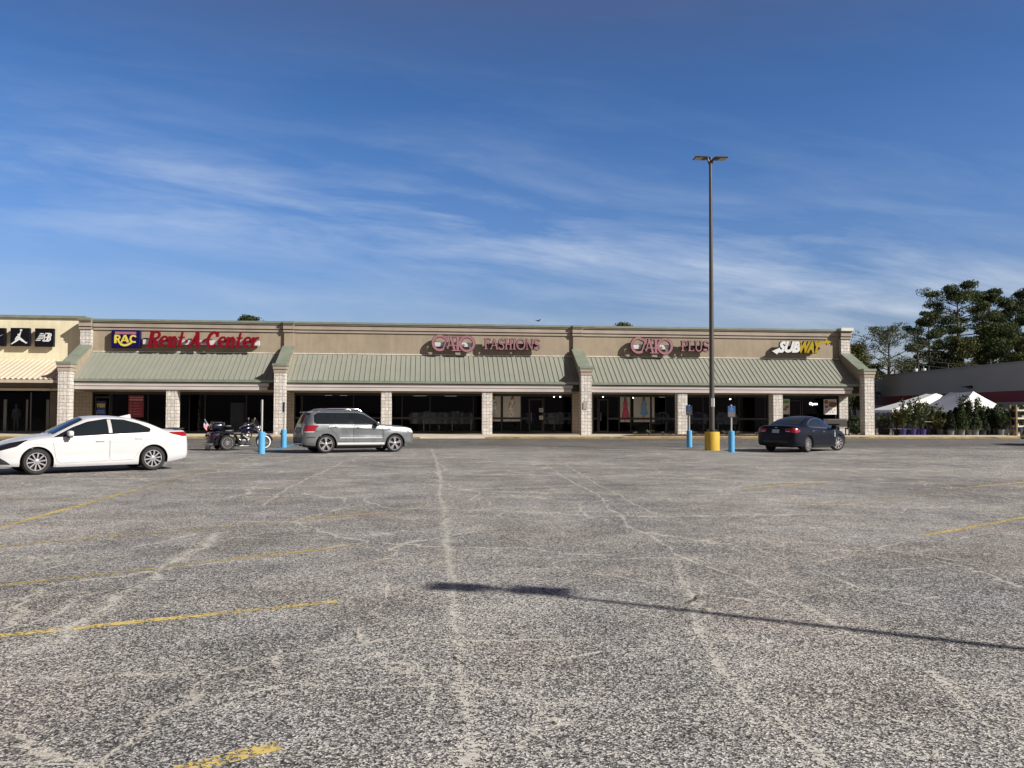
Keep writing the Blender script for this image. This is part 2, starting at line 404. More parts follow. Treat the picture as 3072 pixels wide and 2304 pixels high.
for a, b_ in (((2722, 1337.5), (2748, 1337.5)), ((2848, 1341), (2958, 1341.5)), ((300, 1372), (330, 1371))): line_on_lot(a, b_, .22, WHTL, 'white_marking')
def dustmat():
    mt, nt, b = newmat('pale dust in seam'); pos = coords(nt, 'World')
    uv = nt.nodes.new('ShaderNodeTexCoord').outputs['UV']; sp = nt.nodes.new('ShaderNodeSeparateXYZ'); lk(nt, uv, sp.inputs[0])
    v = texn(nt, 'Voronoi', pos, Scale=75.); vs = nt.nodes.new('ShaderNodeSeparateColor'); lk(nt, v.outputs['Color'], vs.inputs[0])
    n = texn(nt, 'Noise', pos, Scale=2.2, Detail=6, Roughness=.7); nf = texn(nt, 'Noise', pos, Scale=24., Detail=3)
    edge = mathn(nt, 'SUBTRACT', 1., mathn(nt, 'ABSOLUTE', mathn(nt, 'MULTIPLY_ADD', sp.outputs[0], 2., -1.)))
    s = mathn(nt, 'ADD', mathn(nt, 'MULTIPLY', edge, .85), mathn(nt, 'MULTIPLY_ADD', n.outputs[0], 1.5, -.98))
    s = mathn(nt, 'ADD', s, mathn(nt, 'ADD', mathn(nt, 'MULTIPLY_ADD', vs.outputs[0], .6, -.38), mathn(nt, 'MULTIPLY_ADD', nf.outputs[0], 1.3, -.65)))
    vis = ramp(nt, s, [(.36, 0.), (.43, .95)])
    lk(nt, ramp(nt, vs.outputs[1], [(0., (.42, .40, .36)), (1., (.66, .635, .575))]), b.inputs['Base Color']); b.inputs['Roughness'].default_value = .9
    tr = nt.nodes.new('ShaderNodeBsdfTransparent'); mx = nt.nodes.new('ShaderNodeMixShader')
    lk(nt, vis, mx.inputs[0]); lk(nt, tr.outputs[0], mx.inputs[1]); lk(nt, b.outputs[0], mx.inputs[2])
    lk(nt, mx.outputs[0], nt.nodes['Material Output'].inputs[0]); return mt
DUST = dustmat()
def seam(pts, w, jit=.05):
    P3 = [G(*p) for p in pts]; fine = []
    for a, b_ in zip(P3, P3[1:]):
        n = max(2, int((b_-a).length/.25))
        for i in range(n): fine.append(a+(b_-a)*(i/n))
    fine.append(P3[-1]); rr = random.Random(len(pts)*17+int(pts[0][0]))
    off = 0; q = []
    for p in fine:
        off = off*.8+rr.uniform(-jit, jit); q.append(Vector((p.x+off, p.y+rr.uniform(-jit, jit)*.5, 0)))
    me = bpy.data.meshes.new('dust_seam'); vs = []; n = len(q)
    for i in range(n):
        t = (q[min(i+1, n-1)]-q[max(i-1, 0)]); nn = Vector((-t.y, t.x, 0)).normalized()
        ww = w*rr.uniform(.7, 1.3)*(.35 if i in (0, n-1) else 1)
        for s_ in (-1, 1): p = q[i]+nn*ww/2*s_; vs.append((p.x, p.y, gz(p.y)+.0032))
    me.from_pydata(vs, [], [(2*i, 2*i+1, 2*i+3, 2*i+2) for i in range(n-1)]); me.materials.append(DUST)
    ul = me.uv_layers.new(name='UVMap')
    for p in me.polygons:
        for li in p.loop_indices:
            vi = me.loops[li].vertex_index; ul.data[li].uv = (vi % 2, (vi//2)*.25)
    tag(link('dust_seam', me), kind='structure')
seam([(1295, 1345), (1312, 1400), (1322, 1470), (1334, 1560), (1344, 1680), (1352, 1800), (1362, 1920), (1380, 2060), (1400, 2200), (1412, 2330)], .24, .03)
seam([(1640, 1395), (1760, 1470), (1880, 1555), (1960, 1620), (2060, 1680), (2300, 1770), (2490, 1872), (2700, 1990), (3000, 2180)], .15)
seam([(2020, 1690), (2060, 1850), (2130, 1930), (2240, 2060), (2400, 2230), (2470, 2330)], .20)
seam([(2110, 1745), (2100, 1785), (2050, 1820)], .09, .02); seam([(1880, 1530), (1888, 1555), (1870, 1545)], .06, .02)
seam([(1440, 2030), (1560, 2020), (1700, 1975), (1830, 1950), (2080, 1945)], .08, .02); seam([(1340, 1960), (1410, 2000), (1450, 2035), (1530, 2030)], .08, .02)
seam([(640, 2050), (900, 2052), (1080, 2062), (1250, 2060), (1360, 2040)], .11, .03); seam([(830, 1940), (835, 2010), (820, 2060), (700, 2100), (660, 2160)], .14, .03)
seam([(1650, 1465), (1760, 1465)], .06, .02); seam([(0, 1975), (120, 1930), (300, 1800), (420, 1745), (520, 1690), (620, 1640), (690, 1590)], .42, .06)
seam([(790, 1520), (880, 1460), (960, 1420), (1030, 1385)], .15, .04); seam([(2600, 1715), (2760, 1705), (2930, 1692)], .08, .02)
seam([(2400, 1690), (2560, 1760), (2700, 1810), (2900, 1850), (3100, 1915)], .10, .03); seam([(2750, 1660), (2860, 1680), (2960, 1690)], .09, .03)
seam([(380, 1645), (560, 1610), (690, 1588)], .30, .06); seam([(1500, 2280), (1700, 2255), (1900, 2250)], .12, .03); seam([(1020, 1740), (1180, 1720), (1290, 1690)], .07, .02)
seam([(1700, 1395), (1760, 1440), (1860, 1490), (1960, 1540), (2060, 1560)], .10, .04); seam([(60, 1880), (240, 1790), (400, 1760)], .22, .06)
seam([(2160, 1600), (2340, 1680), (2450, 1705), (2640, 1712)], .07, .03)

def crack_net():
    rr = random.Random(23); vs = []; fs = []
    def walk(x, y, a, L_, w, depth):
        pts = [(x, y)]; d = 0
        while d < L_:
            st = rr.uniform(.10, .32); a += rr.gauss(0, .28) if rr.random() > .12 else rr.choice((-1, 1))*rr.uniform(.6, 1.1)
            x += cos(a)*st; y += sin(a)*st; d += st; pts.append((x, y))
            if depth < 2 and rr.random() < .09: walk(x, y, a+rr.choice((-1, 1))*rr.uniform(.7, 1.4), L_*rr.uniform(.25, .55), w*.8, depth+1)
        o = len(vs); n_ = len(pts)
        for i, (px, py) in enumerate(pts):
            q0, q1 = pts[max(0, i-1)], pts[min(n_-1, i+1)]; t_ = Vector((q1[0]-q0[0], q1[1]-q0[1])); t_ = t_.normalized() if t_.length > 0 else Vector((1, 0)); ww = w*rr.uniform(.5, 1.3)*(.3 if i in (0, n_-1) else 1)/2
            for s_ in (-1, 1): vs.append((px-t_.y*ww*s_, py+t_.x*ww*s_, gz(py)+.0026))
        for i in range(n_-1): fs.append((o+2*i, o+2*i+1, o+2*i+3, o+2*i+2))
    for k in range(34):
        y = 3.2+22*rr.random()**1.5; x = rr.uniform(-.62, .80)*y; walk(x, y, rr.choice((0, 0, pi/2, -.5, .45))+rr.uniform(-.25, .25), rr.uniform(1.2, 4.6), rr.uniform(.055, .095)*(1+y/40), 0)
    me = bpy.data.meshes.new('pavement_crack'); me.from_pydata(vs, [], fs); me.materials.append(DUST); ul = me.uv_layers.new(name='UVMap')
    for p in me.polygons:
        for li in p.loop_indices: ul.data[li].uv = (me.loops[li].vertex_index % 2, 0)
    tag(link('pavement_crack', me), kind='structure')
crack_net()
# ------------------------------------------------------------ sidewalk and kerb
KY = 46.0; SW = .28
def rampz(x):                                   # dropped kerb in front of the clothes shop
    a, b_, c, d = XR
    if x <= a or x >= d: return SW
    if x < b_: t = (x-a)/(b_-a); return SW-(SW-.173)*(3*t*t-2*t**3)
    if x > c: t = (d-x)/(d-c); return SW-(SW-.173)*(3*t*t-2*t**3)
    return .173
XR = [P(sx, 1310, KY).x for sx in (1225, 1310, 1395, 1500)]
CON = M('sidewalk concrete', (.56, .50, .40), .85, var=.16, scale=1.2, bump=.25, bscale=70, which='Object')
def kerbmat():
    mt, nt, b = newmat('worn yellow kerb'); pos = coords(nt, 'World')
    n = texn(nt, 'Noise', coords(nt, 'World', (1, 1, 3)), Scale=2.2, Detail=7, Roughness=.75); g = texn(nt, 'Noise', pos, Scale=.5, Detail=2)
    s = mathn(nt, 'ADD', mathn(nt, 'MULTIPLY', n.outputs[0], 1.), mathn(nt, 'MULTIPLY_ADD', g.outputs[0], .5, -.25))
    lk(nt, ramp(nt, s, [(.34, (.13, .10, .06)), (.46, (.30, .21, .075)), (.60, (.42, .29, .085)), (.75, (.44, .37, .24))]), b.inputs['Base Color'])
    b.inputs['Roughness'].default_value = .85; return mt
KERB = kerbmat()
mb = MB(); xs = sorted(set([-62+2*i for i in range(58)]+[XR[0]+(XR[3]-XR[0])*i/24 for i in range(25)]))
n = len(xs); vs = []
for x in xs:
    for y, f in ((KY+.15, 1), (KY+1.4, .25), (KY+2.2, 0), (52.75, 0)): vs.append((x, y, SW-(SW-rampz(x))*f))
mb.add(vs, [(i*4+j, i*4+4+j, i*4+5+j, i*4+1+j) for i in range(n-1) for j in range(3)])
tag(mb.build('sidewalk', CON, smooth=0), kind='structure')
mb = MB(); vs = []
for x in xs: vs += [(x, KY, .1), (x, KY, rampz(x)-.02), (x, KY+.02, rampz(x)), (x, KY+.15, rampz(x)+.001)]
mb.add(vs, [(i*4+j, i*4+4+j, i*4+5+j, i*4+1+j) for i in range(n-1) for j in range(3)])
k_ = 0
for i in range(n-1):
    low = (rampz(xs[i])+rampz(xs[i+1]))/2 < .235
    for j in range(3): mb.mi[k_] = 1 if low else 0; k_ += 1
tag(mb.build('kerb', [KERB, CON], smooth=0), kind='structure')
mb = MB()                                        # yard behind the kerb to the right of the shops
mb.add([(-400, 52.6, SW-.008), (400, 52.6, SW-.008), (400, 300, SW-.008), (-400, 300, SW-.008)], [(0, 1, 2, 3)])
tag(mb.build('yard', M('yard gravel', (.20, .18, .15), .9, var=.2, scale=1.), smooth=0), kind='structure')
# ------------------------------------------------------------ materials of the shops
def blockmat(name, a, b_, mortar, w=.2032, h=.2032, rough=.9, bumps=.9, ox=0.):
    mt, nt, b = newmat(name); uv = nt.nodes.new('ShaderNodeTexCoord').outputs['UV']
    mp = nt.nodes.new('ShaderNodeMapping'); lk(nt, uv, mp.inputs['Vector']); mp.inputs['Location'].default_value = (ox, -SW, 0)
    br = texn(nt, 'Brick', mp.outputs[0]); br.offset = 0.; br.squash = 1.
    br.inputs['Scale'].default_value = 1.; br.inputs['Brick Width'].default_value = w; br.inputs['Row Height'].default_value = h
    br.inputs['Mortar Size'].default_value = .009; br.inputs['Mortar Smooth'].default_value = .3; br.inputs['Bias'].default_value = 0.
    br.inputs['Color1'].default_value = (*a, 1); br.inputs['Color2'].default_value = (*b_, 1); br.inputs['Mortar'].default_value = (*mortar, 1)
    pos = coords(nt, 'Object'); n = texn(nt, 'Noise', pos, Scale=11., Detail=5, Roughness=.7); n2 = texn(nt, 'Noise', pos, Scale=1.3, Detail=4)
    c = mixc(nt, .8, br.outputs['Color'], ramp(nt, n.outputs[0], [(.28, .55), (.68, 1.14)]), 'MULTIPLY')
    c = mixc(nt, .6, c, ramp(nt, n2.outputs[0], [(.3, (.86, .84, .82)), (.7, (1.05, 1.03, 1.))]), 'MULTIPLY')
    lk(nt, c, b.inputs['Base Color']); b.inputs['Roughness'].default_value = rough
    h_ = mathn(nt, 'SUBTRACT', mathn(nt, 'MULTIPLY', n.outputs[0], 1.), mathn(nt, 'MULTIPLY', br.outputs['Fac'], .6))
    bumpn(nt, b, h_, bumps, .05); return mt
BLOCK = blockmat('split face block', (.80, .77, .73), (.62, .59, .555), (.27, .245, .22))
BLOCKT = blockmat('tan block wall', (.42, .36, .29), (.38, .325, .26), (.16, .135, .11), bumps=.4)
def stucco(name, a, b_, c_):
    mt, nt, b = newmat(name); pos = coords(nt, 'Object')
    n = texn(nt, 'Noise', pos, Scale=.42, Detail=8, Roughness=.66); n2 = texn(nt, 'Noise', coords(nt, 'Object', (1, 1, .6)), Scale=1.7, Detail=6, Roughness=.7)
    st = texn(nt, 'Noise', coords(nt, 'Object', (2.2, 2.2, .12)), Scale=1.6, Detail=5)
    c = ramp(nt, n.outputs[0], [(.30, a), (.50, b_), (.70, c_)])
    c = mixc(nt, .55, c, ramp(nt, n2.outputs[0], [(.3, (.76, .74, .70)), (.7, (1.12, 1.11, 1.09))]), 'MULTIPLY')
    c = mixc(nt, .40, c, ramp(nt, st.outputs[0], [(.3, (.80, .78, .76)), (.6, (1.05, 1.05, 1.05))]), 'MULTIPLY')
    lk(nt, c, b.inputs['Base Color']); b.inputs['Roughness'].default_value = .92
    f = texn(nt, 'Noise', pos, Scale=70., Detail=3); bumpn(nt, b, f.outputs[0], .25, .008); return mt
STUC = stucco('tan stucco', (.285, .240, .178), (.345, .290, .218), (.375, .305, .232))
STUY = stucco('yellow stucco', (.74, .675, .47), (.78, .72, .52), (.80, .75, .56))
TRIM = M('tan trim board', (.355, .302, .248), .85, var=.12, scale=.8, which='Object')
LAV = M('pale fascia board', (.50, .455, .44), .8, var=.10, scale=1.1, which='Object', stretch=(.4, 1, 2))
def seamroof(name, a, b_, dirt):
    mt, nt, b = newmat(name); pos = coords(nt, 'Object')
    n = texn(nt, 'Noise', pos, Scale=.7, Detail=7, Roughness=.7); s = texn(nt, 'Noise', coords(nt, 'Object', (5, .25, .25)), Scale=1.5, Detail=5)
    c = ramp(nt, n.outputs[0], [(.3, a), (.7, b_)]); c = mixc(nt, ramp(nt, s.outputs[0], [(.42, 0.), (.75, .35)]), c, dirt)
    lk(nt, c, b.inputs['Base Color']); b.inputs['Roughness'].default_value = .62; b.inputs['Specular IOR Level'].default_value = .3; return mt
GREEN = seamroof('green metal roofing', (.235, .248, .205), (.275, .284, .24), (.32, .316, .275))
GCAP = M('green metal flashing', (.20, .23, .18), .55, var=.14, scale=1.5)
CREAM = M('cream corrugated metal', (.58, .49, .375), .6, var=.06, scale=.8)
DARKB = M('dark bronze frame', (.016, .015, .014), .5, var=.1)
GREYF = M('aluminium frame', (.30, .29, .28), .45, metal=.5, var=.08)
GROOVE = M('painted shade groove', (.045, .035, .030), .9)  # near-black colour puts the shade of the trim recesses into the boards
WHITEF = M('white flashing', (.72, .68, .60), .7, var=.2, scale=2)
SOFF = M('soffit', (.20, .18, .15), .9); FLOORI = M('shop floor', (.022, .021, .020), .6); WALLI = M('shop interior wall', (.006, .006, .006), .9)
BROWN = M('brown beam', (.15, .125, .095), .85)
SGLASS = glassmat('tinted shop glass', (.70, .72, .74), 1.2)

YP, YF, YC, YW = 49.4, 50.05, 50.08, 52.6       # pillar face, fascia, column face, wall plane
def zx(sx, sy, Y): p = P(sx, sy, Y); return p.x, p.z
shop = thing('retail_building', 'long tan single storey strip of shops under a green metal canopy', 'building', (0, YW, 0))
SO = Vector((0, YW, 0))
class SB(MB):                                    # meshes of the shop strip are written in world metres
    def done(s, name, mat, parent=None, **k):
        for p in s.v: p -= SO
        return s.build(name, mat, parent or shop, **k)
# pillars left to right: x range, measured on their front faces
PX = [(P(173, 1150, YP).x, P(209, 1150, YP).x), (P(822, 1150, YP).x, P(855.5, 1150, YP).x), (P(1744.5, 1150, YP).x, P(1774.5, 1150, YP).x), (P(2593.5, 1150, YP).x, P(2623, 1150, YP).x)]
PX = [((a+b_)/2-.315, (a+b_)/2+.315) for a, b_ in PX]
zPB = P(800, 1118, YP).z; zP1 = P(800, 1107.5, YP).z; zPT = P(800, 1097.5, YP).z; zPC = P(800, 1090, YP).z   # block top, bands, cap
zWT = P(800, 963.3, YW-.2).z; zC1 = zWT-.13
zRB = P(1090, 1141.5, YF-.2).z; zRT = P(1090, 1064, YW).z             # roof eave and roof top at the wall
zFT = P(1090, 1152, YF).z; zFM = P(1090, 1162.5, YF).z; zFB = P(1090, 1172.3, YF).z
zFin = P(855, 1034.5, YW).z
XL, XRt = PX[0][0], PX[3][1]
zz = lambda: None
# upper wall and parapet
mb = SB(); mb.box(XL+.1, XRt-.1, YW, YW+.35, zFB-.06, zWT-.12); mb.done('upper_wall', STUC)
mb = SB(); mb.box(XL+.1, XRt-.1, YW+16, YW+16.3, SW, zWT-.5); mb.box(XL+.1, XL+.4, YW+.36, YW+16, SW, zWT-.2); mb.box(XRt-.4, XRt-.1, YW+.36, YW+16, SW, zWT-.2); mb.done('side_and_rear_wall', STUC)
mb = SB(); mb.box(XL+.4, XRt-.4, YW+.36, YW+16, zWT-1.2, zWT-1.1); mb.done('flat_roof', SOFF)
cor = SB()
def cornice(mb, x0, x1, y):                       # three stepped bands under the green cap
    mb.box(x0, x1, y-.20, y, zWT-.20, zWT-.125); mb.box(x0, x1, y-.13, y, zWT-.48, zWT-.235); mb.box(x0, x1, y-.07, y, zWT-.66, zWT-.52)
def corn_g(mb, x0, x1, y):
    mb.box(x0+.003, x1-.003, y-.06, y-.001, zWT-.24, zWT-.195); mb.box(x0+.003, x1-.003, y-.03, y-.001, zWT-.53, zWT-.475)
def corn_cap(mb, x0, x1, y): mb.box(x0-.02, x1+.02, y-.25, y+.40, zWT-.125, zWT)
cap = SB(); grv = SB(); segs = []
edges = [PX[0][1]+.02, PX[1][0]-.02, PX[1][1]+.02, PX[2][0]-.02, PX[2][1]+.02, PX[3][0]-.02]
for i in range(3):
    a, b_ = edges[2*i], edges[2*i+1]; cornice(cor, a, b_, YW); corn_g(grv, a, b_, YW); corn_cap(cap, a, b_, YW)
for i, (a, b_) in enumerate(PX):
    y = YW-(.16 if i in (1, 2) else .30); e = .02 if i in (1, 2) else .06
    cornice(cor, a-e, b_+e, y); corn_g(grv, a-e, b_+e, y)
    if i < 3: corn_cap(cap, a-e, b_+e, y)
cor.done('parapet_cornice', TRIM); grv.done('cornice_groove', GROOVE); cap.done('parapet_cap', GCAP)
mb = SB(); a, b_ = PX[3]; mb.box(a-.10, b_+.12, YW-.56, YW+.3, zWT-.13, zWT+.08); mb.done('white_end_cap', M('bright metal cap', (.66, .65, .58), .4, metal=.3))
# fin walls and pillars
for i, (a, b_) in enumerate(PX):
    p = SB(); p.box(a, b_, YP, YP+.61, SW-.15, zPB); pil = p.done('pillar', BLOCK)
    k = SB(); k.box(a-.03, b_+.03, YP-.03, YP+.8, zPB+.001, zP1-.012); k.box(a-.07, b_+.07, YP-.07, YP+.8, zP1+.012, zPT); kk = k.done('pillar_band', TRIM, pil)
    k = SB(); k.box(a-.01, b_+.01, YP-.01, YP+.8, zP1-.013, zP1+.013); k.done('band_groove', GROOVE, pil)
    k = SB(); k.box(a-.11, b_+.11, YP-.11, YP+.75, zPT+.001, zPC); k.done('pillar_cap', GCAP, pil)
    # sloping fin from pillar to wall
    w = SB(); prof = [(YP+.62, zFB-.55 if False else zFB-.1), (YW-.001, zFB-.1), (YW-.001, zFin-.05), (YP+.62, zPT-.04)]
    w.prism(prof, a+.02, b_-.02, 'x'); w.done('fin_wall', STUC)
    s = SB(); y0, y1 = YP+.60, YW-(.161 if i in (1, 2) else .305)
    sl_ = (zFin-zPC)/(YW-y0)
    q = [(y0, zPC-.10), (y0, zPC+.005), (y1, zPC+sl_*(y1-y0)+.005), (y1, zPC+sl_*(y1-y0)-.12)]
    s.prism(q, a-.06, b_+.06, 'x'); s.done('fin_cap', GCAP)
    u = SB()
    if i in (0, 3):
        u.box(a+.0, b_-.0, YW-.30, YW-.002, zFin-.3, zWT-.66); u.done('upper_pilaster', BLOCK)
    else:
        u.box(a+.03, b_-.03, YW-.16, YW-.002, zFin-.2, zWT-.62); u.done('upper_pilaster', STUC)
# canopy roofs, gutters and fascia between pillars
for i in range(3):
    a, b_ = PX[i][1]+.001, PX[i+1][0]-.001
    ye, yw = YF-.07, YW-.002; d = Vector((0, yw-ye, zRT-zRB)); ln = d.length; d /= ln; nrm = Vector((0, -d.z, d.y))
    r = SB(); r.prism([(ye, zRB), (yw, zRT), (yw, zRT-.07), (ye, zRB-.07)], a, b_, 'x')
    k = int((b_-a)/.305); 
    for j in range(1, k+1):
        x = a+(b_-a)*j/(k+1); c0 = Vector((x, ye, zRB)); pts = []
        for s_ in (0, ln):
            for dx in (-.017, .017):
                for h in (-.004, .034): pts.append(c0+d*s_+Vector((dx, 0, 0))+nrm*h)
        r.add(pts, [(0, 1, 3, 2), (4, 6, 7, 5), (0, 4, 5, 1), (2, 3, 7, 6), (1, 5, 7, 3)])
    r.done('canopy_roof', GREEN, smooth=0)
    f = SB(); f.box(a, b_, YW-.05, YW-.004, zRT+.012, zRT+.06); f.done('roof_flashing', WHITEF)
    g = SB(); g.box(a, b_, ye-.045, ye+.065, zRB-.15, zRB-.004); g.done('gutter', GCAP)
    e = .001 if i < 0 else 0
    g = SB(); g.box(a, b_-.05, YF+.03, YF+.14, zFB+.02, zRB-.162); g.done('fascia_groove', GROOVE)
    f = SB(); f.box(a, b_-.42, YF, YF+.028, zFM+.018, zFT); f.box(a, b_-.50, YF, YF+.028, zFB, zFM-.018); f.done('fascia', LAV)
    f = SB(); f.box(a, b_, YF+.15, YW-.003, zFB+.03, zFB+.07); f.done('canopy_soffit', SOFF)
# columns under the fascia
cols = []
for sa, sb in ((497, 528), (1142.8, 1173.8), (1447, 1477), (2034, 2064), (2321.5, 2350.5)):
    c = (P(sa, 1250, YC).x+P(sb, 1250, YC).x)/2; cols.append(c)
    p = SB(); p.box(c-.305, c+.305, YC+.07, YC+.68, SW-.1, zFB-.002); p.done('column', BLOCK)
# block returns in the shopfront plane
ret = []
for sa, sb in ((176, 275), (858, 882), (1717, 1778), (2518, 2545)):
    a, b_ = P(sa, 1250, YW).x, P(sb, 1250, YW).x; ret.append((a, b_))
    p = SB(); p.box(a, b_, YW, YW+.34, SW-.1, zFB-.062); p.done('block_return', BLOCK if sa == 2518 else BLOCKT)
p = SB(); a = P(2306, 1250, YW).x; p.box(a, a+.3, YW-.02, YW+.34, SW-.1, zFB-.062); p.done('end_post', GREYF)
# interior shell
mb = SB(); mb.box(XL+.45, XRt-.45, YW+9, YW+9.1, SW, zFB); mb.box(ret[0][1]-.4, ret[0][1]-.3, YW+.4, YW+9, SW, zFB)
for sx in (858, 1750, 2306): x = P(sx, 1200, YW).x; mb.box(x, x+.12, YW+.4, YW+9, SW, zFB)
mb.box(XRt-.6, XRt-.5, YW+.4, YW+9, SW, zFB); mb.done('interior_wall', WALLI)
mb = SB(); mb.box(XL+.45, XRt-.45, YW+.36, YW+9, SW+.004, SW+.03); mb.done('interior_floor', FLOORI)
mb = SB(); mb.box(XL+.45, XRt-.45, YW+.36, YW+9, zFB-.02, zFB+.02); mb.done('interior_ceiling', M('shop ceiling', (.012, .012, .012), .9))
# shop windows: frame, pane and doors per bay, edges and mullions read off the photograph on the wall plane
zH = zFB-.063
def bay(s0, s1, mulls, doors=(), rail=.92, slim=DARKB):
    x0, x1 = P(s0, 1250, YW).x, P(s1, 1250, YW).x
    f = SB(); t = .05
    f.box(x0, x1, YW+.05, YW+.15, SW+.001, SW+.14); f.box(x0, x1, YW+.05, YW+.15, zH-.16, zH-.001)
    f.box(x0, x0+t, YW+.05, YW+.15, SW+.141, zH-.161); f.box(x1-t, x1, YW+.05, YW+.15, SW+.141, zH-.161)
    ds = [(P(a, 1250, YW).x, P(b_, 1250, YW).x) for a, b_ in doors]
    cuts = sorted([x0+t]+[v for d in ds for v in d]+[x1-t])
    if rail:
        for a, b_ in zip(cuts[0::2], cuts[1::2]):
            if b_-a > .1: f.box(a, b_, YW+.055, YW+.145, SW+rail, SW+rail+.13)
    for m_ in mulls:
        x = P(m_, 1250, YW).x; f.box(x-t/2, x+t/2, YW+.04, YW+.16, SW+.141, zH-.161)
    win = f.done('shop_window', slim)
    g = SB(); g.box(x0+.02, x1-.02, YW+.095, YW+.105, SW+.05, zH-.05)
    g.done('pane', SGLASS, win)
    for a, b_ in ds:
        d = SB(); ztop = SW+2.25
        d.box(a+.01, a+.09, YW+.03, YW+.17, SW+.02, ztop); d.box(b_-.09, b_-.01, YW+.03, YW+.17, SW+.02, ztop)
        d.box(a+.09, b_-.09, YW+.03, YW+.17, ztop-.09, ztop); d.box(a+.09, b_-.09, YW+.03, YW+.17, SW+.02, SW+.20)
        dr = d.done('door', GREYF if slim is GREYF else DARKB)
        h = SB(); h.tube([(a+.16, YW-.01, SW+.85), (a+.16, YW-.04, SW+.9), (a+.16, YW-.04, SW+1.35), (a+.16, YW-.01, SW+1.4)], .016, 6); h.done('handle', GREYF, dr)
bay(276, 528, (334, 443), [(283, 331)], rail=0, slim=DARKB)
bay(531, 857, (567, 614, 738), rail=0)
bay(883, 1146, (906, 1060))
bay(1150, 1452, (1206, 1290, 1420))
bay(1456, 1716, (1505, 1563, 1632), [(1586, 1630)])
bay(1779, 2040, (1793, 1858, 1893, 1954, 1998), [(1795, 1826)])
bay(2046, 2305, (2110, 2218, 2296))
bay(2318, 2517, (2352, 2408, 2508), [(2360, 2404)], rail=0)

# ------------------------------------------------------------ yellow neighbour on the left
YY = 52.95; zYT = P(140, 946.7, YY).z; XE = P(252, 1000, YY).x
ylw = thing('yellow_shop', 'cream yellow stucco shop with corrugated cream awning at the left edge', 'building', (XE, YY, 0))
SO = Vector((XE, YY, 0))
def yd(mb, name, mat, parent=None, **k):
    for p in mb.v: p -= SO
    return mb.build(name, mat, parent or ylw, **k)
XN = -62.; zAT = P(140, 1079, YY).z; zAB = P(140, 1137, YF-.3).z; XJ = P(172, 1200, YF+.2).x
mb = MB(); mb.box(XN, XE, YY, YY+.35, P(140, 1172, YY).z, zYT-.16); yd(mb, 'upper_wall', STUY)
mb = MB(); mb.box(XE-.3, XE-.002, YY+.36, YY+17, SW, zYT-.16); mb.box(XN, XE, YY+17.01, YY+17.3, SW, zYT-.3); yd(mb, 'side_and_rear_wall', STUY)
mb = MB(); mb.box(XN, XE+.10, YY-.12, YY+.4, zYT-.159, zYT); mb.box(XE-.35, XE+.10, YY+.401, YY+17, zYT-.158, zYT-.001); yd(mb, 'parapet_cap', GCAP)
mb = MB(); ye, yw = YF-.35, YY-.002; N = int((PX[0][0]-XN)/.30)        # corrugated awning
vs = []; K = 6
for i in range(N*K+1):
    x = PX[0][0]-.002-(PX[0][0]-XN)*i/(N*K); h = .028*(1 if (i % K) in (0, 1, 5) else -1)
    vs += [(x, ye, zAB+h), (x, yw, zAT+h)]
mb.add(vs, [(2*i, 2*i+2, 2*i+3, 2*i+1) for i in range(N*K)]); yd(mb, 'awning_roof', CREAM, smooth=0)
mb = MB(); mb.box(XN, PX[0][0]-.01, ye-.05, ye+.1, zAB-.22, zAB-.04); yd(mb, 'gutter', M('tan gutter', (.48, .41, .33), .7))
zB0 = P(140, 1165, YF).z; zB1 = P(140, 1171, YF).z; zA = P(140, 1146, YF).z
mb = MB(); mb.box(XN, PX[0][0]-.25, YF+.3, YF+.5, zB0, zAB-.06); mb.box(XN, PX[0][0]-.25, YF+.501, YY+.02, zAB-.3, zAB-.24); yd(mb, 'beam', BROWN)
mb = MB(); mb.box(XN, P(148, 1168, YF).x, YF+.2, YF+.32, zB1, zB0-.002); yd(mb, 'cream_trim', CREAM)
mb = MB(); mb.box(PX[0][0]-.24, PX[0][0]-.02, YF+.2, YF+.42, SW-.1, zAB-.23); yd(mb, 'door_jamb', M('grey jamb', (.42, .38, .34), .7))
mb = MB(); mb.box(P(149, 1250, YY).x, PX[0][0]-.02, YY+.0, YY+.3, SW-.1, zB1); yd(mb, 'shop_corner_panel', BROWN)
mb = MB(); z1 = P(140, 1176, YY).z
for a, b_ in ((9, 18), (76, 82), (89, 92), (137, 146), (-40, -30), (-95, -86)):
    xa, xb = P(a, 1250, YY).x, P(b_, 1250, YY).x; mb.box(xa, xb, YY+.05, YY+.17, SW, P(140, 1199, YY).z if b_-a > 4 else z1)
mb.box(XN, P(149, 1250, YY).x-.002, YY+.06, YY+.16, SW, SW+.12); fr = yd(mb, 'shop_window', M('grey window frame', (.14, .135, .13), .5))
mb = MB(); mb.box(XN, P(149, 1250, YY).x-.001, YY+.105, YY+.115, SW+.05, z1); yd(mb, 'pane', SGLASS, fr)
mb = MB(); mb.box(XN, XE-.4, YY+9, YY+9.1, SW, z1+.2); mb.box(XN, XE-.31, YY+.36, YY+9, z1+.1, z1+.2); yd(mb, 'interior_wall', WALLI)

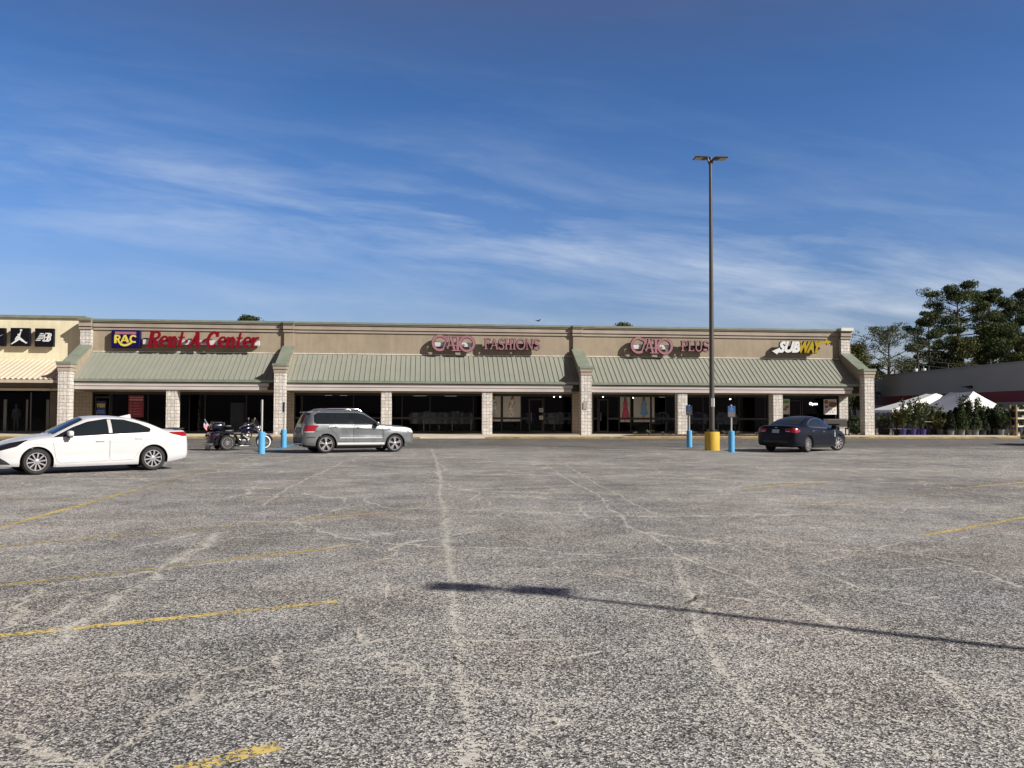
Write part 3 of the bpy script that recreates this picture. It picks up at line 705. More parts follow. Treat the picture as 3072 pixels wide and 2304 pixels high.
# ------------------------------------------------------------ grey store on the right, its long side running back
GW = M('grey painted block', (.30, .302, .275), .85, var=.06, scale=.3); GRED = M('red painted band', (.145, .008, .010), .7, var=.06)
dirw = (ray(1434, 1251)); dirw.z = 0; dirw.normalize()
pn = P(3072, 1083, 71.0); zt = pn.z; 
p0 = Vector((pn.x, pn.y, 0))-dirw*16; LW = 90.
rzw = atan2(dirw.y, dirw.x)
store = thing('grey_store', 'long grey block store with a red band along its side wall', 'building', p0, rzw)
zb0, zb1 = P(3072, 1205, 71).z, P(3072, 1171, 71).z
mb = MB(); mb.box(0, LW, -20, 0, 0, zt-.15); mb.build('side_wall', GW, store)
mb = MB(); mb.box(-.02, LW+.02, .0, .03, zb0, zb1); mb.build('red_band', GRED, store)
mb = MB(); mb.box(-.1, LW+.1, -20, .08, zt-.149, zt+.02); mb.build('roof_edge', M('grey roof trim', (.22, .22, .22), .6), store)
inv = Matrix.Rotation(-rzw, 4, 'Z')
def on_wall(sx, sy):
    d = ray(sx, sy); n = Vector((-dirw.y, dirw.x, 0)); t = (p0-CAM).dot(n)/d.dot(n); return inv @ (CAM+d*t-p0)
for sx, sy in ((2912, 1162), (2633, 1180)):
    q = on_wall(sx, sy); mb = MB(); mb.box(q.x-.35, q.x+.35, .0, .12, q.z-.1, q.z+.16); mb.prism([(.12, q.z-.02), (.12, q.z+.16), (.75, q.z+.10), (.75, q.z+.02)], q.x-.4, q.x+.4, 'x')
    mb.build('wall_lamp', DARKB, store)
for sx, sy in ((2677, 1123), (2778, 1112), (2836, 1107), (2897, 1100), (2962, 1095)):
    q = on_wall(sx, sy); mb = MB(); mb.tube([(q.x, -.3, zt), (q.x, -.3, zt+.55)], .09, 6); mb.build('roof_vent', DARKB, store)
# ------------------------------------------------------------ signs on the walls
NAVY = M('navy sign face', (.009, .006, .065), .35, spec=.15, var=.05); YELS = M('yellow sign letters', (.66, .54, .09), .45, spec=.15, var=.05)
PINKB = M('pink sign bar', (.36, .13, .17), .5, var=.05); REDL = M('red channel letters', (.19, .006, .014), .35, spec=.15, var=.08)
PINK = M('pink channel letters', (.33, .165, .195), .5, spec=.2, var=.06); PINKD = M('dark letter returns', (.045, .016, .024), .6)
WHS = M('white sign face', (.68, .69, .70), .4, var=.04); GOLD = M('gold sign face', (.40, .285, .025), .4, spec=.15, var=.08); BLK = M('black sign box', (.006, .006, .010), .5, spec=.15, var=.05)
RACE = M('letter raceway', (.70, .70, .70), .35, var=.1, metal=.2); RET = M('dark green sign returns', (.02, .03, .02), .5)
def wpt(sx, sy, Y): p = P(sx, sy, Y); return p.x, p.z
# --- box sign with three letters and a bow
Y = YW-.36
x0, z1 = wpt(334, 989, Y); x1, _ = wpt(420, 989, Y); _, z0 = wpt(377, 1044, Y)
t = thing('box_sign', 'navy box sign with yellow letters and a pink bar, left of the red lettering', 'sign', (x0, Y, z0)); w, h = x1-x0, z1-z0
mb = MB(); mb.rbox((w/2, .16, h/2), (w, .32, h), .03, 1); mb.build('sign_box', NAVY, t)
mb = MB(); mb.box(w*.13, w*.87, -.012, -.001, h*.76, h*.90); mb.build('bar', PINKB, t)
mb = MB(); u = w/86.; v_ = h/55.
def q(pts): return [(a*u, b_*v_) for a, b_ in pts]
sw = 7.2*u
stroke(mb, q([(13, 14.5), (13, 36)]), sw, -.020, -.001); stroke(mb, q([(10, 37.5), (19, 37.5)]+arc(19, 32, 6.5, 5.5, 85, -90)+[(17, 26.5)]), 5*u, -.022, -.001)
stroke(mb, q([(20, 26)]+[(24, 18), (31, 10.5), (40, 8), (49, 9.5), (57, 14), (64, 18.5), (74, 18.5)]), [5*u, 6*u, 6.8*u, 7*u, 7*u, 6.5*u, 5.5*u, 5*u], -.024, -.001)
stroke(mb, q([(31, 17), (41, 39)]), 5*u, -.026, -.001); stroke(mb, q([(41, 39), (51, 17)]), sw, -.028, -.001); stroke(mb, q([(35, 23), (48, 23)]), 4*u, -.030, -.001)
stroke(mb, q([(74, 35.5), (68, 37.5)]+arc(67, 28, 9, 9.5, 85, 270)), 5.4*u, -.032, -.001); stroke(mb, q([(72, 38), (74.5, 33)]), 3*u, -.034, -.001)
mb.build('lettering', YELS, t, smooth=0)
# --- red slanted slab lettering
Y = YW-.42
def px_box(sx0, sx1, sy0, sy1, Y):
    a = P(sx0, sy1, Y); b_ = P(sx1, sy0, Y); return a.x, a.z, b_.x-a.x, b_.z-a.z
SL = {  # stroke glyphs: (points, width) in a unit cell, serifs included
 'R': [([(.18, .02), (.18, .98)], .20), ([(.10, .93), (.46, .93)]+arc(.44, .73, .20, .20, 80, -80)+[(.18, .52)], .13), ([(.36, .52), (.62, .05)], .19), ([(.0, .04), (.36, .04)], .09), ([(.02, .96), (.3, .96)], .09), ([(.5, .04), (.78, .04)], .09)],
 'e': [([(.12, .36), (.54, .42)]+arc(.32, .38, .22, .27, 15, 300), .13), ([(.13, .30), (.14, .44)], .14)],
 'n': [([(.14, .0), (.14, .66)], .18), ([(.16, .44), (.26, .58), (.38, .62), (.46, .54), (.46, .0)], .17), ([(.0, .64), (.16, .64)], .08), ([(.02, .03), (.26, .03)], .08), ([(.36, .03), (.60, .03)], .08)],
 't': [([(.20, .95), (.18, .2), (.22, .08), (.30, .05), (.40, .12)], [.10, .17, .16, .12, .06]), ([(.02, .62), (.40, .62)], .09)],
 'A': [([(.14, .04), (.46, .98)], .11), ([(.42, .98), (.62, .03)], .20), ([(.22, .32), (.56, .32)], .10), ([(-.02, .04), (.26, .04)], .09), ([(.46, .04), (.80, .04)], .09), ([(.30, .96), (.46, .96)], .08)],
 'C': [([(.66, .68), (.60, .86)]+arc(.40, .50, .30, .46, 62, 318), .16), ([(.66, .98), (.66, .68)], .09)],
 'r': [([(.14, .0), (.14, .66)], .18), ([(.16, .46), (.30, .62), (.44, .60)], [.14, .14, .2]), ([(.0, .64), (.16, .64)], .08), ([(.02, .03), (.28, .03)], .08)],
 '.': [([(.06, .40), (.20, .40)], .15)]}
x, z, w, h = px_box(440, 783, 997, 1041, Y)
t = thing('lettering_sign', 'dark red slanted three word lettering beside the navy box sign', 'sign', (x, Y, z))
adv = [('R', .70), ('e', .58), ('n', .62), ('t', .46), ('.', .28), ('A', .82), ('.', .30), ('C', .72), ('e', .58), ('n', .62), ('t', .44), ('e', .58), ('r', .50)]
tot = sum(a for _, a in adv)+.22; kx = w/tot; cx = 0
for g, a in adv:
    mb = MB()
    for i, (pts, wd) in enumerate(SL[g]):
        wd2 = [v*h*1.08 for v in wd] if isinstance(wd, list) else wd*h*1.08
        stroke(mb, [(px*kx*1.02, pz*h) for px, pz in pts], wd2, -.10-i*.002, .06, lambda p, c=cx: (p[0]+c+.20*p[1], p[1]))
    mb.build('letter', REDL, t, smooth=0); cx += a*kx
mb = MB(); mb.box(-.25, w*.985, .07, .30, h*.18, h*.47); mb.build('raceway', RACE, t)
for bx in (.3, w*.5, w*.9): pass
# --- pink serif lettering, twice
SER = {
 'F': [([(.22, 0), (.22, 1)], .13), ([(.05, .97), (.68, .97)], .07), ([(.66, 1.), (.66, .78)], .05), ([(.22, .55), (.55, .55)], .07), ([(.53, .66), (.53, .44)], .04), ([(.05, .03), (.42, .03)], .06)],
 'A': [([(.10, .02), (.46, 1.)], .07), ([(.42, 1.), (.78, .02)], .13), ([(.12, .22), (.3, .36), (.72, .38), (.84, .46)], .06), ([(-.04, .03), (.22, .03)], .06), ([(.62, .03), (.94, .03)], .06)],
 'S': [([(.60, .86)]+arc(.36, .74, .22, .23, 40, 250)+arc(.36, .26, .26, .25, 70, -130)+[(.10, .18)], .11), ([(.62, .98), (.62, .74)], .05), ([(.09, .26), (.09, .0)], .05)],
 'H': [([(.18, 0), (.18, 1)], .12), ([(.66, 0), (.66, 1)], .12), ([(.1, .40), (.3, .48), (.58, .46), (.80, .56)], .07), ([(.02, .97), (.34, .97)], .06), ([(.02, .03), (.34, .03)], .06), ([(.50, .97), (.82, .97)], .06), ([(.50, .03), (.82, .03)], .06)],
 'I': [([(.20, 0), (.20, 1)], .13), ([(.02, .97), (.38, .97)], .06), ([(.02, .03), (.38, .03)], .06)],
 'O': [(arc(.50, .5, .44, .47, 0, 360, 28), .11)],
 'N': [([(.16, 0), (.16, .98)], .07), ([(.14, .98), (.74, .02)], .13), ([(.72, .02), (.72, 1)], .07), ([(.0, .97), (.26, .97)], .06), ([(.02, .03), (.32, .03)], .06), ([(.56, .97), (.88, .97)], .06)],
 'P': [([(.20, 0), (.20, 1)], .13), ([(.05, .96), (.40, .96)]+arc(.40, .73, .24, .23, 85, -90)+[(.06, .46)], .08), ([(.04, .03), (.38, .03)], .06)],
 'L': [([(.20, 0), (.20, 1)], .13), ([(.04, .97), (.38, .97)], .06), ([(.04, .04), (.64, .04)], .07), ([(.62, .24), (.62, .02)], .05)],
 'U': [([(.16, 1.)]+[(.16, .30)]+arc(.42, .30, .26, .28, 180, 360)+[(.68, 1.)], .10), ([(.0, .97), (.32, .97)], .06), ([(.54, .97), (.82, .97)], .06)]}
BIG = [('C', [([(1.28, .84), (1.10, .93)]+arc(.72, .52, .64, .47, 55, 305, 30)+[(1.32, .62), (1.46, 1.0)][:0], .15), ([(1.05, .12), (1.46, .96)], .08), ([(1.16, .95), (1.52, .95)], .05), ([(1.24, .98), (1.30, .74)], .05)]),
       ('A', [([(1.46, .14), (1.78, .98)], .08), ([(1.74, .98), (2.14, .02)], .14), ([(1.40, .24), (1.6, .36), (1.9, .38), (2.5, .34), (2.85, .34), (3.05, .42)], .07), ([(1.34, .26), (1.5, .24)], .04)]),
       ('T', [([(2.42, .0), (2.42, .94)], .16), ([(2.0, .93), (2.90, .93)], .07), ([(2.03, .96), (1.98, .80)], .05), ([(2.88, .96), (2.92, .80)], .05), ([(1.84, .03), (2.70, .03)], .06)]),
       ('O', [(arc(3.30, .48, .66, .47, 0, 360, 36), .15)])]
def serif(word, sx0, sx1, sy0, sy1, label, parts_w=None):
    Y = YW-.40; x, z, w, h = px_box(sx0, sx1, sy0, sy1, Y); t = thing('lettering_sign', label, 'sign', (x, Y, z))
    if word == 'CATO': glyphs = [(g, s, 0.) for g, s in BIG]; kx = w/4.0
    else:
        ws = {'F': .70, 'A': .86, 'S': .72, 'H': .86, 'I': .42, 'O': 1.02, 'N': .90, 'P': .70, 'L': .70, 'U': .84}; glyphs = []; c = 0
        for g in word: glyphs.append((g, SER[g], c)); c += ws[g]
        kx = w/c
    for g, strokes, c in glyphs:
        mb = MB(); md = MB()
        for i, (pts, wd) in enumerate(strokes):
            pp = [((px+c)*kx, pz*h) for px, pz in pts]
            stroke(mb, pp, wd*h, -.105-i*.0015, -.06); stroke(md, pp, wd*h+.055, -.058-i*.0015, .08)
        L = mb.build('letter', PINK, t, smooth=0); md.build('letter_return', PINKD, L, smooth=0)
    mb = MB(); mb.box(w*.06, w*.95, .085, .30, h*.30, h*.58); mb.build('raceway', RACE if word == 'CATO' else M('dark raceway', (.10, .08, .08), .6), t)
    return t
serif('CATO', 1296, 1423, 1008.5, 1052.5, 'wide pink serif lettering on the middle bay, left of the longer pink word')
serif('FASHIONS', 1451, 1620, 1018, 1048, 'smaller pink serif lettering of eight letters on the middle bay')
serif('CATO', 1892, 2015, 1016, 1060, 'wide pink serif lettering of four letters, on the right bay left of the light pole')
serif('PLUS', 2041, 2128, 1024, 1053.5, 'smaller pink serif lettering of four letters partly beside the light pole')
# --- white and gold slanted lettering with arrow ends
Y = YW-.42; x, z, w, h = px_box(2328, 2472, 1025, 1058, Y)
t = thing('lettering_sign', 'white and gold slanted lettering with arrow tips at the right end of the strip', 'sign', (x, Y, z))
def bold(s, x0, w_, mat, ret):
    for d0, d1, gr, mt_, nm in ((-.11, -.075, 0, mat, 'letter_face'), (-.074, .07, .03, ret, 'letter_return')):
        mb = text_mesh(s, w_+2*gr, h+2*gr, d1-d0, .32, .06 if gr == 0 else .075, .93)
        for p in mb.v: p.x += x0-gr; p.z -= gr; p.y += (d0+d1)/2
        mb.build(nm, mt_, t, smooth=0)
bold('SUB', .03*w, .47*w, WHS, RET); bold('WAY', .475*w, .47*w, GOLD, RET)
def arrow(pts, mat):
    for g, d0, d1, mt_, nm in ((0, -.112, -.072, mat, 'arrow_face'), (.02, -.071, .072, RET, 'arrow_return')):
        mb = MB(); c = (sum(p[0] for p in pts)/len(pts), sum(p[1] for p in pts)/len(pts))
        mb.prism([(p[0]+(p[0]-c[0])*g*4, p[1]+(p[1]-c[1])*g*4) for p in pts], d0, d1); mb.build(nm, mt_, t, smooth=0)
arrow([(.13*w, .0*h), (.11*w, .20*h), (.055*w, .20*h), (.045*w, .38*h), (-.095*w, .12*h), (.01*w, -.16*h), (.03*w, .0*h)], WHS)
arrow([(.86*w, .62*h), (.93*w, .78*h), (1.04*w, .86*h), (1.045*w, .72*h), (1.14*w, .98*h), (1.02*w, 1.20*h), (1.015*w, 1.07*h), (.89*w, 1.0*h), (.84*w, .86*h)], GOLD)
mb = MB(); mb.box(.1*w, .9*w, .075, .32, .25*h, .6*h); mb.build('raceway', DARKB, t)
# --- three black boxes on the yellow wall
Y = YY-.35
def blackbox(sx0, sx1, sy0, sy1, label):
    x, z, w, h = px_box(sx0, sx1, sy0, sy1, Y); t = thing('box_sign', label, 'sign', (x, Y, z), group='black box signs on the yellow wall')
    mb = MB(); mb.rbox((w/2, .11, h/2), (w, .22, h), .012, 1); mb.build('sign_box', BLK, t)
    mb = MB(); mb.box(w*.1, w*.9, .222, .345, h*.68, h*.80); mb.box(w*.1, w*.9, .222, .345, h*.1, h*.2); mb.build('bracket', GREYF, t); return t, w, h
t, w, h = blackbox(-44, 15.5, 984, 1037.5, 'black box sign with a white swoosh, cut by the left edge of the photo')
mb = MB(); mb.prism([(w*.93, h*.66), (w*.70, h*.54), (w*.40, h*.42), (w*.2, h*.40), (w*.12, h*.5), (w*.14, h*.62), (w*.05, h*.45), (w*.1, h*.30), (w*.3, h*.30), (w*.6, h*.45)], -.02, -.001); mb.build('emblem', WHS, t, smooth=0)
t, w, h = blackbox(30, 89, 984, 1037.5, 'black box sign with a white figure leaping with a ball')
mb = MB()
def J(p, wd, k=[0]):
    k[0] += 1; stroke(mb, [(a*w, b_*h) for a, b_ in p], [v*w for v in wd] if isinstance(wd, list) else wd*w, -.014-.001*k[0], -.001)
J([(.45, .52), (.48, .38)], [.13, .15]); J([(.47, .42), (.30, .27), (.10, .12)], [.14, .10, .05]); J([(.05, .10), (.15, .145)], .05)
J([(.49, .42), (.68, .28), (.84, .17)], [.14, .10, .05]); J([(.80, .15), (.89, .20)], .05)
J([(.44, .56), (.33, .47), (.28, .36), (.25, .355)], [.08, .065, .05, .05]); J([(.47, .55), (.52, .70), (.555, .84)], [.09, .06, .035])
mb.lathe([(0, -.04), (.055*w, -.04), (.055*w, -.001), (0, -.001)], 14, Matrix.Translation((.565*w, 0, .87*h)) @ Matrix.Rotation(-pi/2, 4, 'X'))
mb.lathe([(0, -.042), (.045*w, -.042), (.045*w, -.001), (0, -.001)], 12, Matrix.Translation((.43*w, 0, .625*h)) @ Matrix.Rotation(-pi/2, 4, 'X'))
mb.v = [Vector((p.x, -abs(p.y), p.z)) for p in mb.v]
mb.build('emblem', WHS, t, smooth=0)
t, w, h = blackbox(103.5, 161.5, 985.5, 1039.5, 'black box sign with two white italic letters and speed stripes')
mb = MB()
for i, (a, b_) in enumerate(((.26, .46), (.22, .50), (.17, .47), (.11, .44), (.05, .30))):
    z0 = .68-.09*i; mb.prism([(a*w, z0*h), (b_*w, z0*h), ((b_+.03)*w, (z0+.05)*h), ((a+.03)*w, (z0+.05)*h)], -.014-.0008*i, -.001)
k_ = 0
for pts, wd in (([(.55, .68), (.50, .53), (.53, .41), (.42, .30)], .05), ([(.56, .72), (.78, .72)], .06), ([(.45, .31), (.72, .31)], .065), ([(.54, .515), (.76, .515)], .06), ([(.66, .32), (.76, .70)], .10),
                ([(.76, .72), (.85, .70), (.87, .62), (.80, .53), (.74, .515)], .07), ([(.76, .51), (.83, .48), (.82, .38), (.74, .31), (.68, .31)], .075)):
    k_ += 1; stroke(mb, [(a*w, b_*h) for a, b_ in pts], wd*w, -.02-.0012*k_, -.001)
mb.build('emblem', WHS, t, smooth=0)
# ------------------------------------------------------------ posters and window signs behind the glass
PAPER = M('poster paper', (.43, .415, .37), .8, var=.05); SKIN = M('poster skin tone', (.32, .17, .11), .8); HAIRD = M('poster dark hair', (.03, .02, .018), .8); BLOND = M('poster fair hair', (.30, .18, .09), .8)
def dressmat(name, a, b_, sc=26.):
    mt, nt, b = newmat(name); v = texn(nt, 'Voronoi', coords(nt, 'Object'), Scale=sc)
    vs = nt.nodes.new('ShaderNodeSeparateColor'); lk(nt, v.outputs['Color'], vs.inputs[0])
    lk(nt, ramp(nt, vs.outputs[0], [(.55, a), (.62, b_)]), b.inputs['Base Color']); b.inputs['Roughness'].default_value = .8; return mt
D1 = dressmat('floral white dress', (.62, .62, .56), (.10, .20, .22)); D2 = dressmat('cream floral dress', (.66, .63, .56), (.30, .29, .24)); D3 = dressmat('red printed dress', (.34, .03, .08), (.42, .10, .13)); D4 = dressmat('blue printed dress', (.10, .25, .48), (.17, .33, .55))
def poster(sx0, sx1, sy0, sy1, label, Y=YW+.080, mat=PAPER, cat='poster'):
    x, z, w, h = px_box(sx0, sx1, sy0, sy1, Y); t = thing('poster', label, cat, (x, Y, z))
    mb = MB(); mb.box(0, w, 0, .012, 0, h); mb.build('sheet', mat, t); return t, w, h
def model(t, w, h, cx, dress, hair, hem, flare, sleeve=.5, sway=.0):
    s = h; X = lambda a, z: (cx*w+a*s+sway*(z-.5)*s, z*s)
    def poly(pts, y, nm, mt): mb = MB(); mb.prism([X(*p) for p in pts], y, y+.006); mb.build(nm, mt, t, smooth=0)
    poly([(-.03, .78), (-.055, .86), (-.045, .93), (-.01, .965), (.03, .955), (.05, .90), (.05, .80), (.03, .74)], -.007, 'hair', hair)
    poly([(-.025, .86), (-.022, .91), (.0, .935), (.022, .91), (.024, .86), (.0, .83)], -.0145, 'face', SKIN)
    poly([(-.05, .02), (-.045, hem+.02), (-.01, hem+.02), (-.012, .02)], -.007, 'leg', SKIN); poly([(.015, .0), (.012, hem+.02), (.05, hem+.02), (.04, .0)], -.007, 'leg', SKIN)
    poly([(-.02, .83), (-.075, .79), (-.055, .62), (-flare, hem), (-.02, hem-.02), (flare*1.1, hem+.015), (.06, .62), (.08, .78), (.02, .83)], -.0225, 'dress', dress)
    poly([(-.075, .79), (-.11, .62), (-.10, .50), (-.075, .50), (-.08, .62), (-.05, .74)], -.030, 'arm', SKIN); poly([(.08, .78), (.12, .66), (.07, .58), (.06, .61), (.09, .67), (.055, .74)], -.030, 'arm', SKIN)
t, w, h = poster(1466, 1502, 1185, 1264, 'tall window poster of a woman in a short floral white dress behind the brick column'); model(t, w, h, .42, D1, BLOND, .34, .12)
t, w, h = poster(1509, 1561.5, 1185, 1264, 'window poster of a dark haired woman in a long cream dress'); model(t, w, h, .48, D2, HAIRD, .08, .15, sway=.10)
t, w, h = poster(1861, 1890.5, 1188.5, 1266, 'narrow window poster of a woman in a long red dress'); model(t, w, h, .5, D3, HAIRD, .10, .17)
t, w, h = poster(1901, 1950, 1188.5, 1266, 'window poster of a woman in a knee length blue dress'); model(t, w, h, .62, D4, HAIRD, .28, .15)
t, w, h = poster(1956, 1963, 1188.5, 1266, 'narrow blank white panel beside the blue dress poster')
REDP = M('red poster', (.18, .012, .018), .6, var=.05); t, w, h = poster(384.5, 432, 1186, 1252, 'red window poster with white heading and small text lines', mat=REDP)
for i, (s_, zf, wf) in enumerate((("Worry-Free", .86, .82), ("Guarantee", .77, .86))):
    mb = text_mesh(s_, w*wf, h*.065, .004, 0, .02)
    for p in mb.v: p.x += w*(1-wf)/2; p.y -= .004; p.z += h*zf
    mb.build('heading', M('poster white print', (.60, .55, .53), .7), t, smooth=0)
mb = MB()
for i in range(5):
    z = h*(.64-.125*i); mb.lathe([(0, -.006), (.05*w, -.006), (.05*w, -.001), (0, -.001)], 10, Matrix.Translation((.16*w, -.007, z)) @ Matrix.Rotation(-pi/2, 4, 'X'))
    mb.box(.30*w, .86*w, -.006, -.001, z+.006*h, z+.022*h); mb.box(.30*w, .74*w, -.006, -.001, z-.024*h, z-.012*h)
mb.build('small_print', M('poster faded print', (.40, .12, .12), .7), t, smooth=0)
BLUP = M('blue window sign', (.012, .025, .12), .6); t, w, h = poster(285, 318, 1203, 1246, 'dark blue window sign reading YES on the left shop door', mat=BLUP, cat='window sign')
mb = text_mesh('YES!', w*.84, h*.26, .004, 0, .03)
for p in mb.v: p.x += .08*w; p.y -= .004; p.z += .56*h
mb.build('lettering', YELS, t, smooth=0)
mb = MB(); mb.box(.10*w, .9*w, -.005, -.001, .30*h, .36*h); mb.box(.3*w, .9*w, -.005, -.001, .16*h, .23*h); mb.box(.06*w, .24*w, -.005, -.001, .10*h, .24*h); mb.build('small_print', M('poster light blue print', (.12, .26, .50), .7), t, smooth=0)
FOODG = M('menu green print', (.14, .26, .08), .7); BUN = M('sandwich bread', (.30, .14, .05), .7, var=.2, scale=9); HAM = M('sandwich filling', (.20, .06, .03), .7, var=.2, scale=9)
def sandwich(t, cx, cz, s, tilt):
    M4 = Matrix.Translation((cx, 0, cz)) @ Matrix.Rotation(-tilt, 4, 'Y')
    for i, (dz, hh, mt_, nm) in enumerate(((.16, .17, BUN, 'bread'), (.0, .10, FOODG, 'lettuce'), (-.08, .09, HAM, 'filling'), (-.20, .13, BUN, 'bread'))):
        mb = MB(); mb.prism([(s*(.52*cos(a)), s*(dz+hh*sin(a))) for a in [2*pi*k/20 for k in range(20)]], -.005-.002*i, -.001-.002*i, M4=M4); mb.build(nm, mt_, t, smooth=0)
t, w, h = poster(2471.5, 2509.5, 1198, 1243.5, 'white food poster with sandwich picture low sun on its corner', Y=YW+.02, mat=M('bright poster', (.74, .73, .72), .8, var=.03))
sandwich(t, .70*w, .66*h, .62*w, -.1)
mb = MB(); mb.lathe([(0, -.006), (.16*w, -.006), (.16*w, -.001), (0, -.001)], 14, Matrix.Translation((.20*w, -.007, .82*h)) @ Matrix.Rotation(-pi/2, 4, 'X')); mb.build('round_badge', M('orange badge', (.45, .12, .03), .7), t, smooth=0)
mb = MB(); mb.box(.1*w, .32*w, -.005, -.001, .42*h, .60*h)
for i in range(7):
    cx = (.17+.22*i if i < 4 else .28+.22*(i-4)); cz = .30 if i < 4 else .16
    mb.prism([((cx+.075*cos(a))*w, (cz+.035*sin(a))*h) for a in [2*pi*k/10 for k in range(10)]], -.005, -.001)
mb.build('small_pictures', M('poster grey print', (.20, .17, .15), .7), t, smooth=0)
t, w, h = poster(2348, 2369, 1197, 1242.5, 'food poster, its paper greyed for shade, half hidden behind the right brick column', Y=YW+.02, mat=M('painted shade poster', (.50, .52, .50), .8, var=.04))  # paper greyed below the bright poster's, shade put into its colour
mb = MB(); mb.box(.1*w, .85*w, -.006, -.001, .72*h, .90*h); mb.build('green_print', FOODG, t, smooth=0); sandwich(t, .60*w, .48*h, .55*w, .2); sandwich(t, .35*w, .32*h, .5*w, .1)
t, w, h = poster(1617.5, 1629.5, 1224.5, 1236.5, 'upper white paper notice taped inside the glass shop door', Y=YW+.02, cat='notice'); mb = MB(); mb.box(.15*w, .85*w, -.004, -.001, .65*h, .8*h); mb.box(.15*w, .85*w, -.004, -.001, .25*h, .4*h); mb.build('print', BLK, t)
t, w, h = poster(1617.5, 1629.5, 1247, 1258.5, 'lower white paper notice taped inside the glass shop door', Y=YW+.02, cat='notice')
mb = MB(); mb.box(.25*w, .75*w, -.004, -.001, .3*h, .75*h); mb.build('print', GREYF, t)
t, w, h = poster(1744+6, 1744+17, 1205, 1227.5, 'x', Y=YP-.05, mat=M('grey metal box', (.36, .34, .30), .6, metal=.3), cat='electrical box'); t.name = 'electrical_box'; t['label'] = 'small grey metal box mounted on the third stone pillar'
# glowing word sign
x, z, w, h = px_box(2428, 2452, 1207, 1217.5, YW+.3); t = thing('neon_sign', 'lit white Open sign in the dark window at the right end', 'neon sign', (x, YW+.3, z))
mb = text_mesh('Open', w, h, .03, 0, .015); mb.build('lettering', emis('neon white', (.85, 1., .97), 5.0), t, smooth=0)
mb = MB(); mb.tube([(w*.2, .03, h*.9), (w*.2, .03, h*1.8)], .006, 5); mb.tube([(w*.8, .03, h*.9), (w*.8, .03, h*1.8)], .006, 5); mb.build('hanging_wire', DARKB, t)
# ------------------------------------------------------------ light poles
POLEM = M('bronze painted pole', (.085, .078, .068), .45, var=.12, scale=1., metal=.2); YBASE = M('yellow painted concrete', (.66, .42, .05), .7, var=.09, scale=2., bump=.15, bscale=30)
LENS = M('lamp lens', (.42, .39, .34), .3)
def light_pole(loc, label, rz=0., hl=.56, H=12.66):
    t = thing('light_pole', label, 'light pole', loc, rz)
    mb = MB(); mb.lathe([(0, 0), (.315, 0), (.315, .76), (.305, .79), (0, .79)], 36); base = mb.build('base', YBASE, t)
    mb = MB(); mb.lathe([(0, .791), (.19, .791), (.19, .82), (.115, .825), (.112, .9), (.095, 6.), (.062, H), (0, H)], 16); pole = mb.build('pole', POLEM, t)
    mb = MB(); mb.rbox((.17, 0, .86), (.09, .09, .05), .01, 1); mb.rbox((-.17, 0, .86), (.09, .09, .05), .01, 1); mb.rbox((0, -.17, .86), (.09, .09, .05), .01, 1); mb.build('anchor_bolt', POLEM, t)
    for k, s in enumerate((-1, 1)):
        mb = MB(); mb.tube([(0, 0, H-.42), (s*.06, 0, H-.25), (s*.11, 0, H-.12), (s*.18, 0, H-.09)], [.05, .05, .045, .04], 8); mb.build('bracket', POLEM, t)
        h = MB(); h.rbox((s*.22, 0, H-.07), (.20, .22, .09), .02, 1); h.rbox((s*(.16+hl/2), 0, H-.06), (hl, .50, .055), .018, 1); hd = h.build('lamp_head', POLEM, t)
        h = MB(); h.box(*sorted((s*(.16+hl*.40), s*(.16+hl*.94))), -.19, .19, H-.103, H-.090); h.build('lens', LENS, hd)
    mb = MB()
    for a0 in (-2.2, -1.15, -.2):
        vs = []; n = 4
        for i in range(n+1):
            a = a0+.55*i/n
            for z in (1.86, 2.22): vs.append((.114*cos(a), .114*sin(a), z))
        mb.add(vs, [(2*i, 2*i+2, 2*i+3, 2*i+1) for i in range(n)])
    mb.build('taped_notice', M('weathered paper', (.62, .62, .60), .8, var=.15), pole); return t
g = G(2136.5, 1351); g.z = 0
light_pole((g.x, g.y, 0), 'tall dark light pole with two flat lamp heads on a round yellow base', -.05)
tip = G(1507, 1768); lp = light_pole((tip.x+.832*8.02/tan(SUN_EL), tip.y-.555*8.02/tan(SUN_EL), 0), 'shorter light pole to the right of the camera, seen only by its shadow', -.30, .80, 12.25); lp.scale = (.66, .66, .66)
# ------------------------------------------------------------ blue accessible-bay sign posts
BLU = M('light blue painted concrete', (.115, .42, .72), .55, var=.08, scale=2.5, bump=.1, bscale=25); GALV = M('galvanised post', (.55, .55, .53), .4, metal=.5, var=.08)
SBLU = M('blue accessible sign', (.015, .095, .30), .5, var=.06); SBACK = M('sign back', (.12, .11, .12), .55, metal=.3); SGREY = M('faded sign text panel', (.12, .12, .135), .6, var=.12)
SWHT = M('faded white symbol', (.25, .36, .50), .6)
def chipped(name, col, chip, lo, scale):
    mt, nt, b = newmat(name); pos = coords(nt, 'World'); n = texn(nt, 'Noise', pos, Scale=scale, Detail=8, Roughness=.75); n2 = texn(nt, 'Noise', coords(nt, 'World', (6, 6, .7)), Scale=2.2, Detail=5)
    c = ramp(nt, n2.outputs[0], [(.3, tuple(v*.82 for v in col)), (.7, tuple(min(1, v*1.06) for v in col))]); c = mixc(nt, ramp(nt, n.outputs[0], [(lo-.02, 1.), (lo, 0.)]), c, chip)
    lk(nt, c, b.inputs['Base Color']); b.inputs['Roughness'].default_value = .6; b.inputs['Specular IOR Level'].default_value = .3; bumpn(nt, b, n.outputs[0], .15, .01); return mt
BLU = chipped('chipped light blue paint', (.115, .40, .68), (.28, .27, .24), .33, 7.)
YBASE2 = chipped('scuffed yellow paint', (.64, .41, .055), (.25, .20, .12), .33, 5.)
